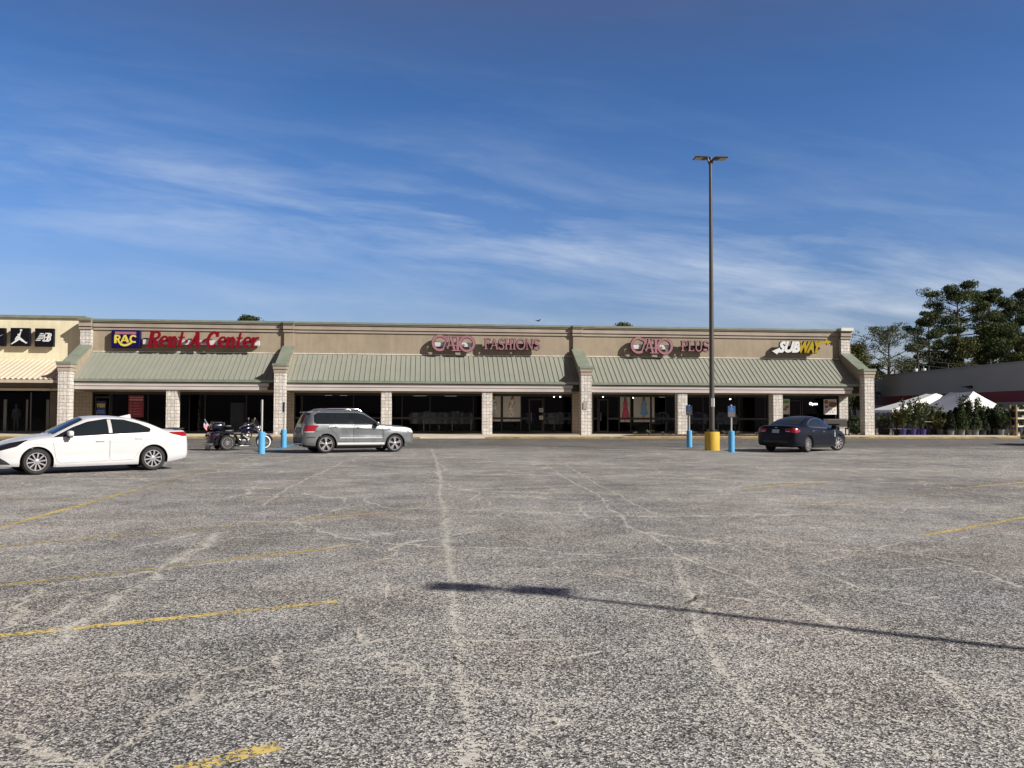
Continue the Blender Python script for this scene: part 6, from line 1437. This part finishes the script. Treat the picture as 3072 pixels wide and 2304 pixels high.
# ------------------------------------------------------------ planting in front of the clothes shop and the shrub by the end pillar
mb = MB(); bx0, bx1 = P(1880, 1305, 47.6).x, P(2300, 1305, 47.6).x; rr = random.Random(5); vs = []
nx, ny = 90, 8
for i in range(nx+1):
    for j in range(ny+1):
        e_ = sin(pi*i/nx)**.3*sin(pi*j/ny)**.5; vs.append((bx0+(bx1-bx0)*i/nx, 46.9+2.3*j/ny, SW+.004+e_*(.05+rr.uniform(0, .05))))
mb.add(vs, [(i*(ny+1)+j, (i+1)*(ny+1)+j, (i+1)*(ny+1)+j+1, i*(ny+1)+j+1) for i in range(nx) for j in range(ny)])
tag(mb.build('mulch_bed', M('red brown mulch', (.075, .035, .022), .95, var=.4, scale=14), uv=False), kind='structure')
def tuft(rr, n, h, spread, w):
    vs = []; fs = []
    for i in range(n):
        a = rr.uniform(0, 6.28); s = spread*rr.uniform(.4, 1.); hh = h*rr.uniform(.5, 1.); d = Vector((cos(a), sin(a), 0)); nn = Vector((-d.y, d.x, 0))*w*rr.uniform(.7, 1.2); o = len(vs)
        for f, g in ((0, .6), (.4, 1.), (.75, .7), (1., .08)): c = d*s*f**1.3+Vector((0, 0, hh*(f*1.5-.75*f*f))); vs += [c-nn*g, c+nn*g]
        for k in range(3): fs.append((o+2*k, o+2*k+1, o+2*k+3, o+2*k+2))
    return vs, fs
for i, (sx, hh, lab) in enumerate(((1906, .28, 'low strap leafed plant at the left end of the mulch bed'), (1947, .50, 'largest pale strap leafed plant, in front of the blue dress poster'), (1990, .28, 'small strap leafed plant beside the brick column left of the sign post'),
        (2085, .34, 'strap leafed plant just right of the first blue sign post'), (2178, .40, 'strap leafed plant just left of the second blue sign post'), (2216, .34, 'strap leafed plant right of the second blue sign post'), (2270, .26, 'last small strap leafed plant in the mulch bed'), (843, .22, 'small weed at the foot of the second stone pillar'))):
    q = P(sx, 1300, 48.0 if sx > 1000 else 49.1); t = thing('strap_leaf_plant', lab, 'plant', (q.x, q.y, SW+.04 if sx > 1000 else SW), i, 'low plants along the kerb'); rr = random.Random(60+i)
    vs, fs = tuft(rr, 34, hh, hh*1.0, .022); me = bpy.data.meshes.new('leaves'); me.from_pydata([tuple(v) for v in vs], [], fs); me.materials.append(PALMY if sx > 1000 else BARK); link('leaves', me, t)
    mb = MB(); mb.lathe([(0, .06), (.04, .05), (.05, 0)], 8); mb.build('crown_base', BARK, t)
def bush(name, label, x, y, z, rx, rz, mat, seed, n=900, leaf=.09, group=None, cat='shrub'):
    rr = random.Random(seed); t = thing(name, label, cat, (x, y, z), 0, group); pts = []
    for k in range(n):
        v = rv(rr); v = v.normalized()*(v.length**.4); pts.append((Vector((v.x*rx*(1+.25*sin(5*v.z+k % 3)), v.y*rx, rz+v.z*rz)), 1.))
    foliage('leaves', pts, leaf, mat, t, rr, 1.7); mb = MB()
    for k in range(6): e = rv(rr); mb.tube([(0, 0, 0), (e.x*rx*.3, e.y*rx*.3, rz*.7), (e.x*rx*.8, e.y*rx*.8, rz*1.5)], [.03, .02, .008], 5, False)
    mb.build('stems', BARK, t, uv=False); return t
q = P(2566, 1300, 51.3); bush('shrub', 'glossy leafed shrub between the end wall and the last stone pillar', q.x, 51.3, SW, .52, .62, SHRUB, 71, 1100, .10)
q = P(2547, 1250, 54.5); 
t = thing('thin_conifer', 'narrow dark upright shrub in the gap beside the end wall', 'shrub', (q.x, 54.5, SW)); rr = random.Random(72); pts = []
for k in range(1500): a = rr.uniform(0, 6.28); f = rr.random(); r = .30*(1-f*.5)*rr.random()**.5; pts.append((Vector((cos(a)*r, sin(a)*r, .2+f*3.0)), 1.))
foliage('leaves', pts, .08, CONI, t, rr); mb = MB(); mb.tube([(0, 0, 0), (0, 0, 2.9)], [.04, .01], 6); mb.build('stems', BARK, t, uv=False)
# ------------------------------------------------------------ dark bench before the end shop
q0, q1 = P(2472, 1295, 49.3), P(2541, 1295, 49.3); W_ = q1.x-q0.x
t = thing('bench', 'dark brown slatted bench with a tall solid back before the right shop', 'bench', ((q0.x+q1.x)/2, 49.3, SW)); DW = M('dark stained wood', (.012, .008, .006), .7, var=.2, scale=4, stretch=(.3, 3, 3))
mb = MB(); mb.prism([(-.06, .52), (-.02, .52), (.10, 1.02), (.06, 1.02)], -W_/2, W_/2, 'x'); mb.build('backrest', DW, t)
mb = MB()
for k in range(4): mb.box(-W_/2, W_/2, -.52+.115*k, -.43+.115*k, .44, .475)
mb.build('seat', DW, t)
for s in (-1, 1):
    mb = MB(); mb.box(s*(W_/2-.12)-.03, s*(W_/2-.12)+.03, -.5, -.44, 0, .438); mb.box(s*(W_/2-.12)-.03, s*(W_/2-.12)+.03, -.08, -.02, 0, .438); mb.box(s*(W_/2-.12)-.03, s*(W_/2-.12)+.03, -.439, -.081, .38, .43); mb.build('leg', DW, t)
mb = MB(); mb.box(-W_/2+.1, W_/2-.1, -.34, -.27, .96, 1.0); mb.build('top_rail', M('pale rail', (.16, .13, .11), .5), t)
# ------------------------------------------------------------ garden centre: two tents, plants in pots, rails, rack
def tent(label, Y, sxl, sxr, sy_eave, sy_peak, depth, hip):
    a, b_ = P(sxl, sy_eave, Y), P(sxr, sy_eave, Y); pk = P((sxl+sxr)/2, sy_peak, Y+hip); zg = .27; w = b_.x-a.x; ze, zp = a.z, pk.z
    t = thing('canopy_tent', label, 'tent', ((a.x+b_.x)/2, Y, zg), 0, 'white tents of the plant sale'); h = w/2; ze -= zg; zp -= zg
    mb = MB(); A = [(-h, 0, ze), (h, 0, ze), (h, depth, ze), (-h, depth, ze), (0, hip, zp), (0, depth-hip, zp)]
    def sag(p, q_, r=None):
        pass
    N = 8
    def tri(p, q_, r):
        p, q_, r = map(Vector, (p, q_, r)); vs = []; idx = {}
        for i in range(N+1):
            for j in range(N+1-i):
                b1, b2 = i/N, j/N; b0 = 1-b1-b2; s_ = p*b0+q_*b1+r*b2; s_.z -= .9*min(b0*b1+b0*b2+b1*b2, .3)*.35*(zp-ze)*.5; idx[i, j] = len(vs); vs.append(s_)
        fs = []
        for i in range(N):
            for j in range(N-i):
                fs.append((idx[i, j], idx[i+1, j], idx[i, j+1]))
                if i+j < N-1: fs.append((idx[i+1, j], idx[i+1, j+1], idx[i, j+1]))
        mb.add(vs, fs)
    tri(A[0], A[1], A[4]); tri(A[2], A[3], A[5])
    for p, q_, r, s_ in ((A[1], A[2], A[5], A[4]), (A[3], A[0], A[4], A[5])): tri(p, q_, r); tri(p, r, s_)
    TW_ = M('white tent vinyl', (.78, .78, .77), .55, var=.04); mb.build('roof', TW_, t, smooth=.5)
    mb = MB(); mb.box(-h, h, -.02, -.005, ze-.30, ze-.01); mb.box(-h-.02, -h-.005, 0, depth, ze-.30, ze-.01); mb.box(h+.005, h+.02, 0, depth, ze-.30, ze-.01); mb.build('valance', TW_, t)
    for x in (-h+.06, h-.06):
        for y in (.06, depth/2, depth-.06): mb = MB(); mb.tube([(x, y, 0), (x, y, ze-.02)], .045, 8); mb.build('leg', GALV, t)
    return t
tent('nearer white peaked tent behind the potted plants, its front slope in full sun', 66, 2866, 3036, 1233, 1174, 5.8, 1.3)
tent('white tent farther back, showing to the left of the nearer tent', 76, 2676, 2985, 1229, 1180, 4.0, 1.2)
POTG = M('grey plastic pot', (.16, .16, .165), .5, var=.15, scale=5); POTP = M('purple plastic pot', (.035, .022, .16), .45, var=.15, scale=5); POTB = M('black plastic pot', (.022, .022, .023), .5)
GP = 'potted plants for sale along the kerb'
def pot(t, r, h, mat): mb = MB(); mb.lathe([(0, 0), (r*.78, 0), (r, h-.03), (r*1.06, h-.03), (r*1.06, h), (r*.95, h), (r*.94, h-.04), (0, h-.04)], 16); mb.build('pot', mat, t)
def plant_leafy(label, x, y, h, r, mat, potm, seed, n=420, leaf=.11, bare=.3):
    rr = random.Random(seed); t = thing('potted_shrub', label, 'potted plant', (x, y, SW), 0, GP); pot(t, .22, .38, potm); pts = []; st = MB()
    for k in range(9):
        a = rr.uniform(0, 6.28); e = Vector((cos(a)*r*rr.uniform(.2, 1), sin(a)*r*rr.uniform(.2, 1), h*rr.uniform(.72, 1.))); m_ = Vector((e.x*.45, e.y*.45, h*.55)); st.tube([(0, 0, .3), m_, e], [.014, .010, .004], 5, False)
        for q in range(n//9):
            f = rr.uniform(bare, 1.); c = (Vector((0, 0, .3)).lerp(m_, f*2) if f < .5 else m_.lerp(e, f*2-1)); v = rv(rr); pts.append((c+v*.20*r*1.2, 1.))
    st.build('stems', BARK, t, uv=False); foliage('leaves', pts, leaf, mat, t, rr, 1.9, .5); return t
def plant_conifer(label, x, y, h, r, mat, potm, seed, n=1300):
    rr = random.Random(seed); t = thing('potted_conifer', label, 'potted plant', (x, y, SW), 0, GP); pot(t, .23, .40, potm); pts = []
    for k in range(n): f = rr.random()**1.2; a = rr.uniform(0, 6.28); rd = r*(1-f)**.7*(.55+.45*rr.random())+.03; pts.append((Vector((cos(a)*rd, sin(a)*rd, .38+(h-.38)*f)), 1.))
    foliage('leaves', pts, .085, mat, t, rr, 1.8, .6); mb = MB(); mb.tube([(0, 0, .3), (0, 0, h*.95)], [.03, .008], 6); mb.build('stems', BARK, t, uv=False); return t
def gx(sx, Y): return P(sx, 1300, Y).x
PL = [('L', 2690, 50.2, 1.75, .55, YGRN, POTB, 'yellow green bushy plant beside the black rail'), ('L', 2708, 49.0, 2.0, .6, OLIVE, POTP, 'tall stemmed plant in the leftmost purple pot'), ('L', 2722, 49.6, 2.3, .6, SPARSE, POTP, 'tall thin plant in the second purple pot'), ('L', 2738, 48.9, 2.1, .6, MIDG, POTP, 'leafy plant in the middle purple pot'),
      ('L', 2752, 49.5, 2.5, .65, OLIVE, POTP, 'tallest thin stemmed plant in a purple pot'), ('L', 2768, 48.9, 1.9, .6, SPARSE, POTP, 'leafy plant in the rightmost purple pot'), ('L', 2786, 49.8, 2.1, .7, MIDG, POTB, 'broad green plant right of the purple pots'), ('L', 2804, 50.4, 1.8, .6, YGRN, POTB, 'yellow green plant behind the rope end'),
      ('L', 2820, 49.2, 1.2, .55, OLIVE, POTB, 'short leafy plant in the gap before the tent'), ('L', 2838, 50.2, 1.0, .5, SHRUB, POTG, 'lowest round plant in a grey pot before the tent'), ('C', 2852, 49.0, 1.55, .34, CONI, POTG, 'narrow dark conifer in a grey pot, first of the row'), ('C', 2868, 49.3, 1.75, .40, CONI, POTG, 'dark conifer in a grey pot, second of the row'),
      ('C', 2884, 49.0, 2.0, .46, MIDG, POTG, 'wider green conifer in a grey pot before the tent corner'), ('L', 2896, 49.7, 2.75, .6, SHRUB, POTB, 'tallest leafy plant standing out against the white tent'), ('C', 2906, 49.1, 2.1, .42, CONI, POTG, 'tall dark conifer under the tallest leafy plant'), ('L', 2922, 49.9, 2.5, .65, SHRUB, POTB, 'tall leafy plant right of the tallest one against the tent'),
      ('C', 2926, 49.0, 1.5, .46, SHRUB, POTG, 'round green conifer in a grey pot near the kerb'), ('L', 2944, 50.2, 2.3, .6, MIDG, POTB, 'slender plant before the bright tent slope'), ('C', 2948, 49.2, 1.5, .42, CONI, POTB, 'dark squat conifer right of the round green one'), ('C', 2966, 49.5, 1.7, .48, CONI, POTB, 'dark conifer in deep shade in the middle of the right row'),
      ('L', 2976, 50.4, 2.1, .65, MIDG, POTB, 'leafy plant near the right end of the tent'), ('C', 2984, 49.3, 1.6, .46, CONI, POTB, 'dark conifer left of the two pale pots'), ('L', 3003, 48.9, 1.6, .5, SHRUB, POTG, 'small leafed plant in the first pale grey pot by the rack'), ('L', 3018, 48.9, 1.8, .5, SHRUB, POTG, 'grey leafed plant in the second pale grey pot by the rack'),
      ('L', 3034, 49.3, 1.9, .55, CONI, POTG, 'dark plant in a grey pot against the rack end'), ('L', 2660, 51.2, 1.3, .55, MIDG, POTB, 'green plant behind the black rail'), ('L', 2644, 51.4, 1.1, .5, SHRUB, POTB, 'low plant beside the last stone pillar behind the black rail')]
for i, (k, sx, Y, h, r, m_, p_, lab) in enumerate(PL):
    if k == 'L': plant_leafy(lab, gx(sx, Y), Y, h, r, m_, p_, 100+i, 620 if m_ is not SPARSE else 380, .095, .25)
    else: plant_conifer(lab, gx(sx, Y), Y, h, r, m_, p_, 100+i)
rr = random.Random(9)
for i in range(9):
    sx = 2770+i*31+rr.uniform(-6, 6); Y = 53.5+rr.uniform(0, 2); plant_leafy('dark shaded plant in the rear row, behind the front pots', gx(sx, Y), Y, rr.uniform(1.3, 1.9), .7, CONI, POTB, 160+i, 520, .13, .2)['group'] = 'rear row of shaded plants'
a, b_ = gx(2626, 50.6), gx(2688, 50.2); t = thing('metal_rail', 'black metal rail fence between the last pillar and the plants', 'railing', (a, 50.6, SW)); w_ = b_-a
mb = MB(); mb.box(0, w_, -.02, .02, 1.45, 1.49); mb.box(0, w_, -.02, .02, .85, .885); mb.box(0, w_, -.02, .02, .15, .185); mb.build('rail', BLKP, t)
for k in range(5): x = w_*k/4; mb = MB(); mb.box(x-.022, x+.022, -.021, .021, 0, 1.5); mb.build('post', BLKP, t)
mb = MB()
for k in range(24): x = w_*(k+.5)/24; mb.box(x-.007, x+.007, -.008, .008, .186, .849)
mb.build('baluster', BLKP, t)
pa, pb = P(2682, 1249, 49.2), P(2826, 1266, 49.2); mb = MB(); m_ = (pa+pb)/2; mb.tube([pa.lerp(pb, k/12)-m_-Vector((0, 0, .10*4*(k/12)*(1-k/12))) for k in range(13)], .014, 6); ro = mb.build('rope', M('yellow rope', (.55, .48, .22), .7), smooth=.9, uv=False, loc=m_); tag(ro, 'pale yellow rope strung across the potted plants', 'rope')
mb = MB(); mb.tube([(0, 0, 0), (0, 0, 1.72)], .02, 6); o = mb.build('thin_stake', BLKP, smooth=.9, uv=False, loc=(pa.x, pa.y+.02, SW)); tag(o, 'thin dark stake holding the left end of the rope', 'stake')
mb = MB(); mb.box(0, gx(3026, 47.4)-gx(2700, 47.4), 0, .08, 0, .05); o = mb.build('timber_edge', M('pale edging timber', (.42, .40, .36), .8, var=.2), loc=(gx(2700, 47.4), 47.6, SW+.002)); tag(o, 'long pale timber lying along the kerb before the pots', 'timber')
x0 = gx(3048, 48.4); t = thing('plant_rack', 'wooden plant rack with pale shelves cut by the right edge of the photo', 'shelf rack', (x0, 48.4, SW)); RW = M('pale shelf board', (.66, .58, .42), .75, var=.08); PW = M('brown rack post', (.20, .14, .075), .8)
zs = [P(3060, sy, 48.4).z-SW for sy in (1231, 1255, 1279, 1304)]
for k, z in enumerate(zs): mb = MB(); mb.box(.101, 2.4, -.02, .6, z-.05, z+.05); mb.build('shelf', RW, t)
for x in (.0, 2.401): 
    for y in (-.04, .52): mb = MB(); mb.box(x, x+.1, y, y+.1, 0, zs[0]+.35); mb.build('post', PW, t)
k_ = 0; words = ('top', 'second', 'third', 'lowest')
for si, z in enumerate(zs[:3]):
    for j in range(4):
        t2 = thing('seedling_pot', '%s seedling pot on the %s rack shelf' % (('leftmost', 'second', 'third', 'fourth')[j], words[si]), 'potted plant', (x0+.28+.34*j, 48.62, SW+z+.051), j, 'small pots on the rack'); rr = random.Random(300+k_); k_ += 1
        mb = MB(); mb.lathe([(0, 0), (.06, 0), (.08, .14), (0, .14)], 10); mb.build('pot', M('white small pot', (.6, .6, .6), .6) if (j+si) % 2 == 0 else POTB, t2)
        foliage('leaves', [(Vector((0, 0, .22))+rv(rr)*.14, 1.) for _ in range(70)], .07, SHRUB, t2, rr)
# ------------------------------------------------------------ dim shop interior seen through the tinted glass
TUBE = emis('lit ceiling tube', (1., .97, .9), 1.6); SPOT = emis('lit spot lamp', (1., .95, .88), 14.)
for i, (a, b_, sy, lab) in enumerate(((1240, 1280, 1182.5, 'lit ceiling tube, left one in the bay right of the grey car'), (1334, 1370, 1183.5, 'lit ceiling tube, right one in the bay right of the grey car'), (975, 995, 1181, 'faint lit ceiling tube above the grey car'), (1020, 1042, 1181, 'faint lit ceiling tube right of centre above the grey car'), (1978, 1996, 1188, 'faint lit ceiling tube left of the column by the sign post'))):
    Y = YW+4.; A = P(a, sy, Y); B = P(b_, sy, Y); t = thing('ceiling_light', lab, 'ceiling light', (A.x, Y, zFB-.12), 0, 'ceiling tubes in the dark shops'); mb = MB(); mb.box(0, B.x-A.x, -.06, .06, -.02, .02); mb.build('tube', TUBE, t); mb = MB(); mb.box(-.05, B.x-A.x+.05, -.10, .10, .021, .09); mb.build('fitting', GREYF, t)
for i, (sx, sy, lab) in enumerate(((1662, 1190, 'bright spot lamp, left of the pair in the middle shop'), (1681, 1190, 'bright spot lamp, right of the pair in the middle shop'), (1809, 1190, 'bright spot lamp just right of the third stone pillar'), (1900, 1193, 'bright spot lamp above the gap between the dress posters'), (2073, 1189, 'bright spot lamp above the farther right sign post'), (2191, 1197, 'bright spot lamp above the nearer right sign post'))):
    q = P(sx, sy, YW+1.5); t = thing('spot_lamp', lab, 'spot lamp', q, 0, 'spot lamps in the clothes shop'); mb = MB(); mb.ball((0, 0, 0), .045, 10, 6); mb.build('bulb', SPOT, t); mb = MB(); mb.lathe([(.05, .02), (.06, .10), (.02, .16), (0, .16)], 12); mb.tube([(0, 0, .15), (0, 0, max(.2, zFB-.03-q.z))], .01, 5); mb.build('housing', BLKP, t)
GARM = [M('white garment', (.55, .55, .54), .9), M('grey garment', (.26, .27, .29), .9), M('blue garment', (.05, .07, .20), .9), M('pale blue garment', (.30, .36, .42), .9), M('teal garment', (.06, .13, .13), .9)]
gm_cache = {}
def garment(mat, rr):
    if mat.name not in gm_cache:
        mb = MB(); mb.prism([(-.06, 0), (-.22, -.07), (-.30, -.50), (-.22, -.52), (-.19, -.26), (-.20, -.72), (.20, -.72), (.19, -.26), (.22, -.52), (.30, -.50), (.22, -.07), (.06, 0)], -.03, .03); o = mb.build('garment', mat); gm_cache[mat.name] = o.data; bpy.data.objects.remove(o)
    return gm_cache[mat.name]
def rack(sx, Y, label, seed, n=7, w=1.25, cols=(0, 1, 3, 2)):
    rr = random.Random(seed); x = P(sx, 1260, Y).x; t = thing('clothes_rack', label, 'clothes rack', (x, Y, SW+.03), rr.uniform(-.15, .15), 'clothes racks in the dark shop')
    mb = MB(); mb.tube([(-w/2, 0, 0), (-w/2, 0, 1.35), (w/2, 0, 1.35), (w/2, 0, 0)], .018, 6); mb.box(-w/2-.02, -w/2+.02, -.3, .3, 0, .03); mb.box(w/2-.02, w/2+.02, -.3, .3, 0, .03); mb.build('rail', CHROME, t)
    for k in range(n): g_ = garment(GARM[cols[rr.randrange(len(cols))]], rr); o = link('garment', g_, t, (-w/2+w*(k+.5)/n, -.02, 1.31), (0, 0, rr.uniform(-.9, .9)))
for i, (sx, Y, lab, cs) in enumerate(((1262, 54.2, 'rack of pale shirts in the dark bay right of the grey car, left one', (0, 1, 3)), (1300, 54.0, 'rack of white shirts left of the middle mullion', (0, 0, 3)), (1345, 54.2, 'rack of striped pale shirts right of the middle mullion', (3, 0, 1)), (1385, 54.0, 'rack of white tops nearest the right column of that bay', (0, 0, 1)), (1575, 55.5, 'rack of dark clothes behind the glass shop door', (1, 4, 2)),
        (1660, 54.2, 'rack of clothes with grey tops under the bright spot lamps', (1, 3, 0)), (1690, 54.4, 'rack of blue and white clothes under the bright spot lamps', (2, 3, 0)), (1975, 54.3, 'rack of clothes right of the blue dress poster', (0, 1, 4)), (2090, 54.4, 'rack of clothes behind the farther right sign post', (1, 1, 2)), (2180, 54.0, 'rack of white jackets behind the yellow pole base', (0, 1, 3)), (1060, 55., 'rack of clothes seen over the roof of the grey car', (1, 4)))): rack(sx, Y-.75, lab, 400+i, 6, 1.2, cs)
# shop dummy behind the glass of the yellow shop: one continuous figure
def dummy(sx, Y, label):
    x = P(sx, 1280, Y).x; t = thing('shop_mannequin', label, 'mannequin', (x, Y, SW+.02)); J_ = [((0, 0, .98), .13), ((0, 0, 1.18), .115), ((0, 0, 1.38), .15), ((0, 0, 1.50), .06), ((0, -.01, 1.56), .055), ((0, -.02, 1.66), .095), ((0, -.01, 1.76), .07),
        ((-.17, 0, 1.42), .055), ((-.24, .02, 1.16), .045), ((-.20, -.10, .95), .035), ((-.19, -.13, .86), .03), ((.17, 0, 1.42), .055), ((.25, .02, 1.16), .045), ((.24, -.05, .92), .035), ((.24, -.07, .83), .03), ((-.09, 0, .88), .09), ((-.10, -.01, .50), .06), ((-.11, .03, .09), .042), ((-.12, -.12, .03), .035), ((.09, 0, .88), .09), ((.11, -.03, .50), .06), ((.13, .02, .09), .042), ((.15, -.13, .03), .035)]
    E = [(0, 1), (1, 2), (2, 3), (3, 4), (4, 5), (5, 6), (2, 7), (7, 8), (8, 9), (9, 10), (2, 11), (11, 12), (12, 13), (13, 14), (0, 15), (15, 16), (16, 17), (17, 18), (0, 19), (19, 20), (20, 21), (21, 22)]
    me = bpy.data.meshes.new('b'); me.from_pydata([j[0] for j in J_], E, []); o = bpy.data.objects.new('b', me); COL.objects.link(o); md = o.modifiers.new('s', 'SKIN'); sv = me.skin_vertices[0].data
    for v, j in zip(sv, J_): v.radius = (j[1], j[1]*.85)
    sv[0].use_root = True; sb = o.modifiers.new('d', 'SUBSURF'); sb.levels = 2; sb.render_levels = 2
    dg = bpy.context.evaluated_depsgraph_get(); m2 = bpy.data.meshes.new_from_object(o.evaluated_get(dg)); bpy.data.objects.remove(o); m2.materials.append(M('mannequin skin', (.30, .29, .28), .5))
    for p in m2.polygons: p.use_smooth = True
    link('body', m2, t)
    mb = MB(); mb.lathe([(.125, 0.), (.15, -.1), (.17, -.30), (.19, -.5), (.185, -.5), (.12, .0)], 18, Matrix.Translation((0, 0, 1.44)) @ Matrix.Scale(1.25, 4, (1, 0, 0))); mb.build('top', GARM[1], t); mb = MB(); mb.lathe([(0, 0), (.22, 0), (.22, .02), (0, .02)], 18, Matrix.Translation((0, 0, -.015))); mb.build('stand', BLKP, t)
dummy(48, 53.9, 'grey shop mannequin in the dark window of the yellow shop')
q = P(712, 1230, YW+1.4); t = thing('appliance', 'tall pale fridge in the dark window behind the trike', 'fridge', (q.x, YW+1.4, SW+.03)); mb = MB(); mb.rbox((0, .35, .95), (.85, .70, 1.9), .02, 2); mb.build('cabinet', M('pale fridge', (.20, .20, .21), .4), t); mb = MB(); mb.box(-.40, .40, -.03, -.004, .55, 1.86); mb.build('door', M('pale fridge', (.2, .2, .2)), t); mb = MB(); mb.tube([(.33, -.07, .9), (.33, -.07, 1.4)], .015, 6); mb.build('handle', GREYF, t)
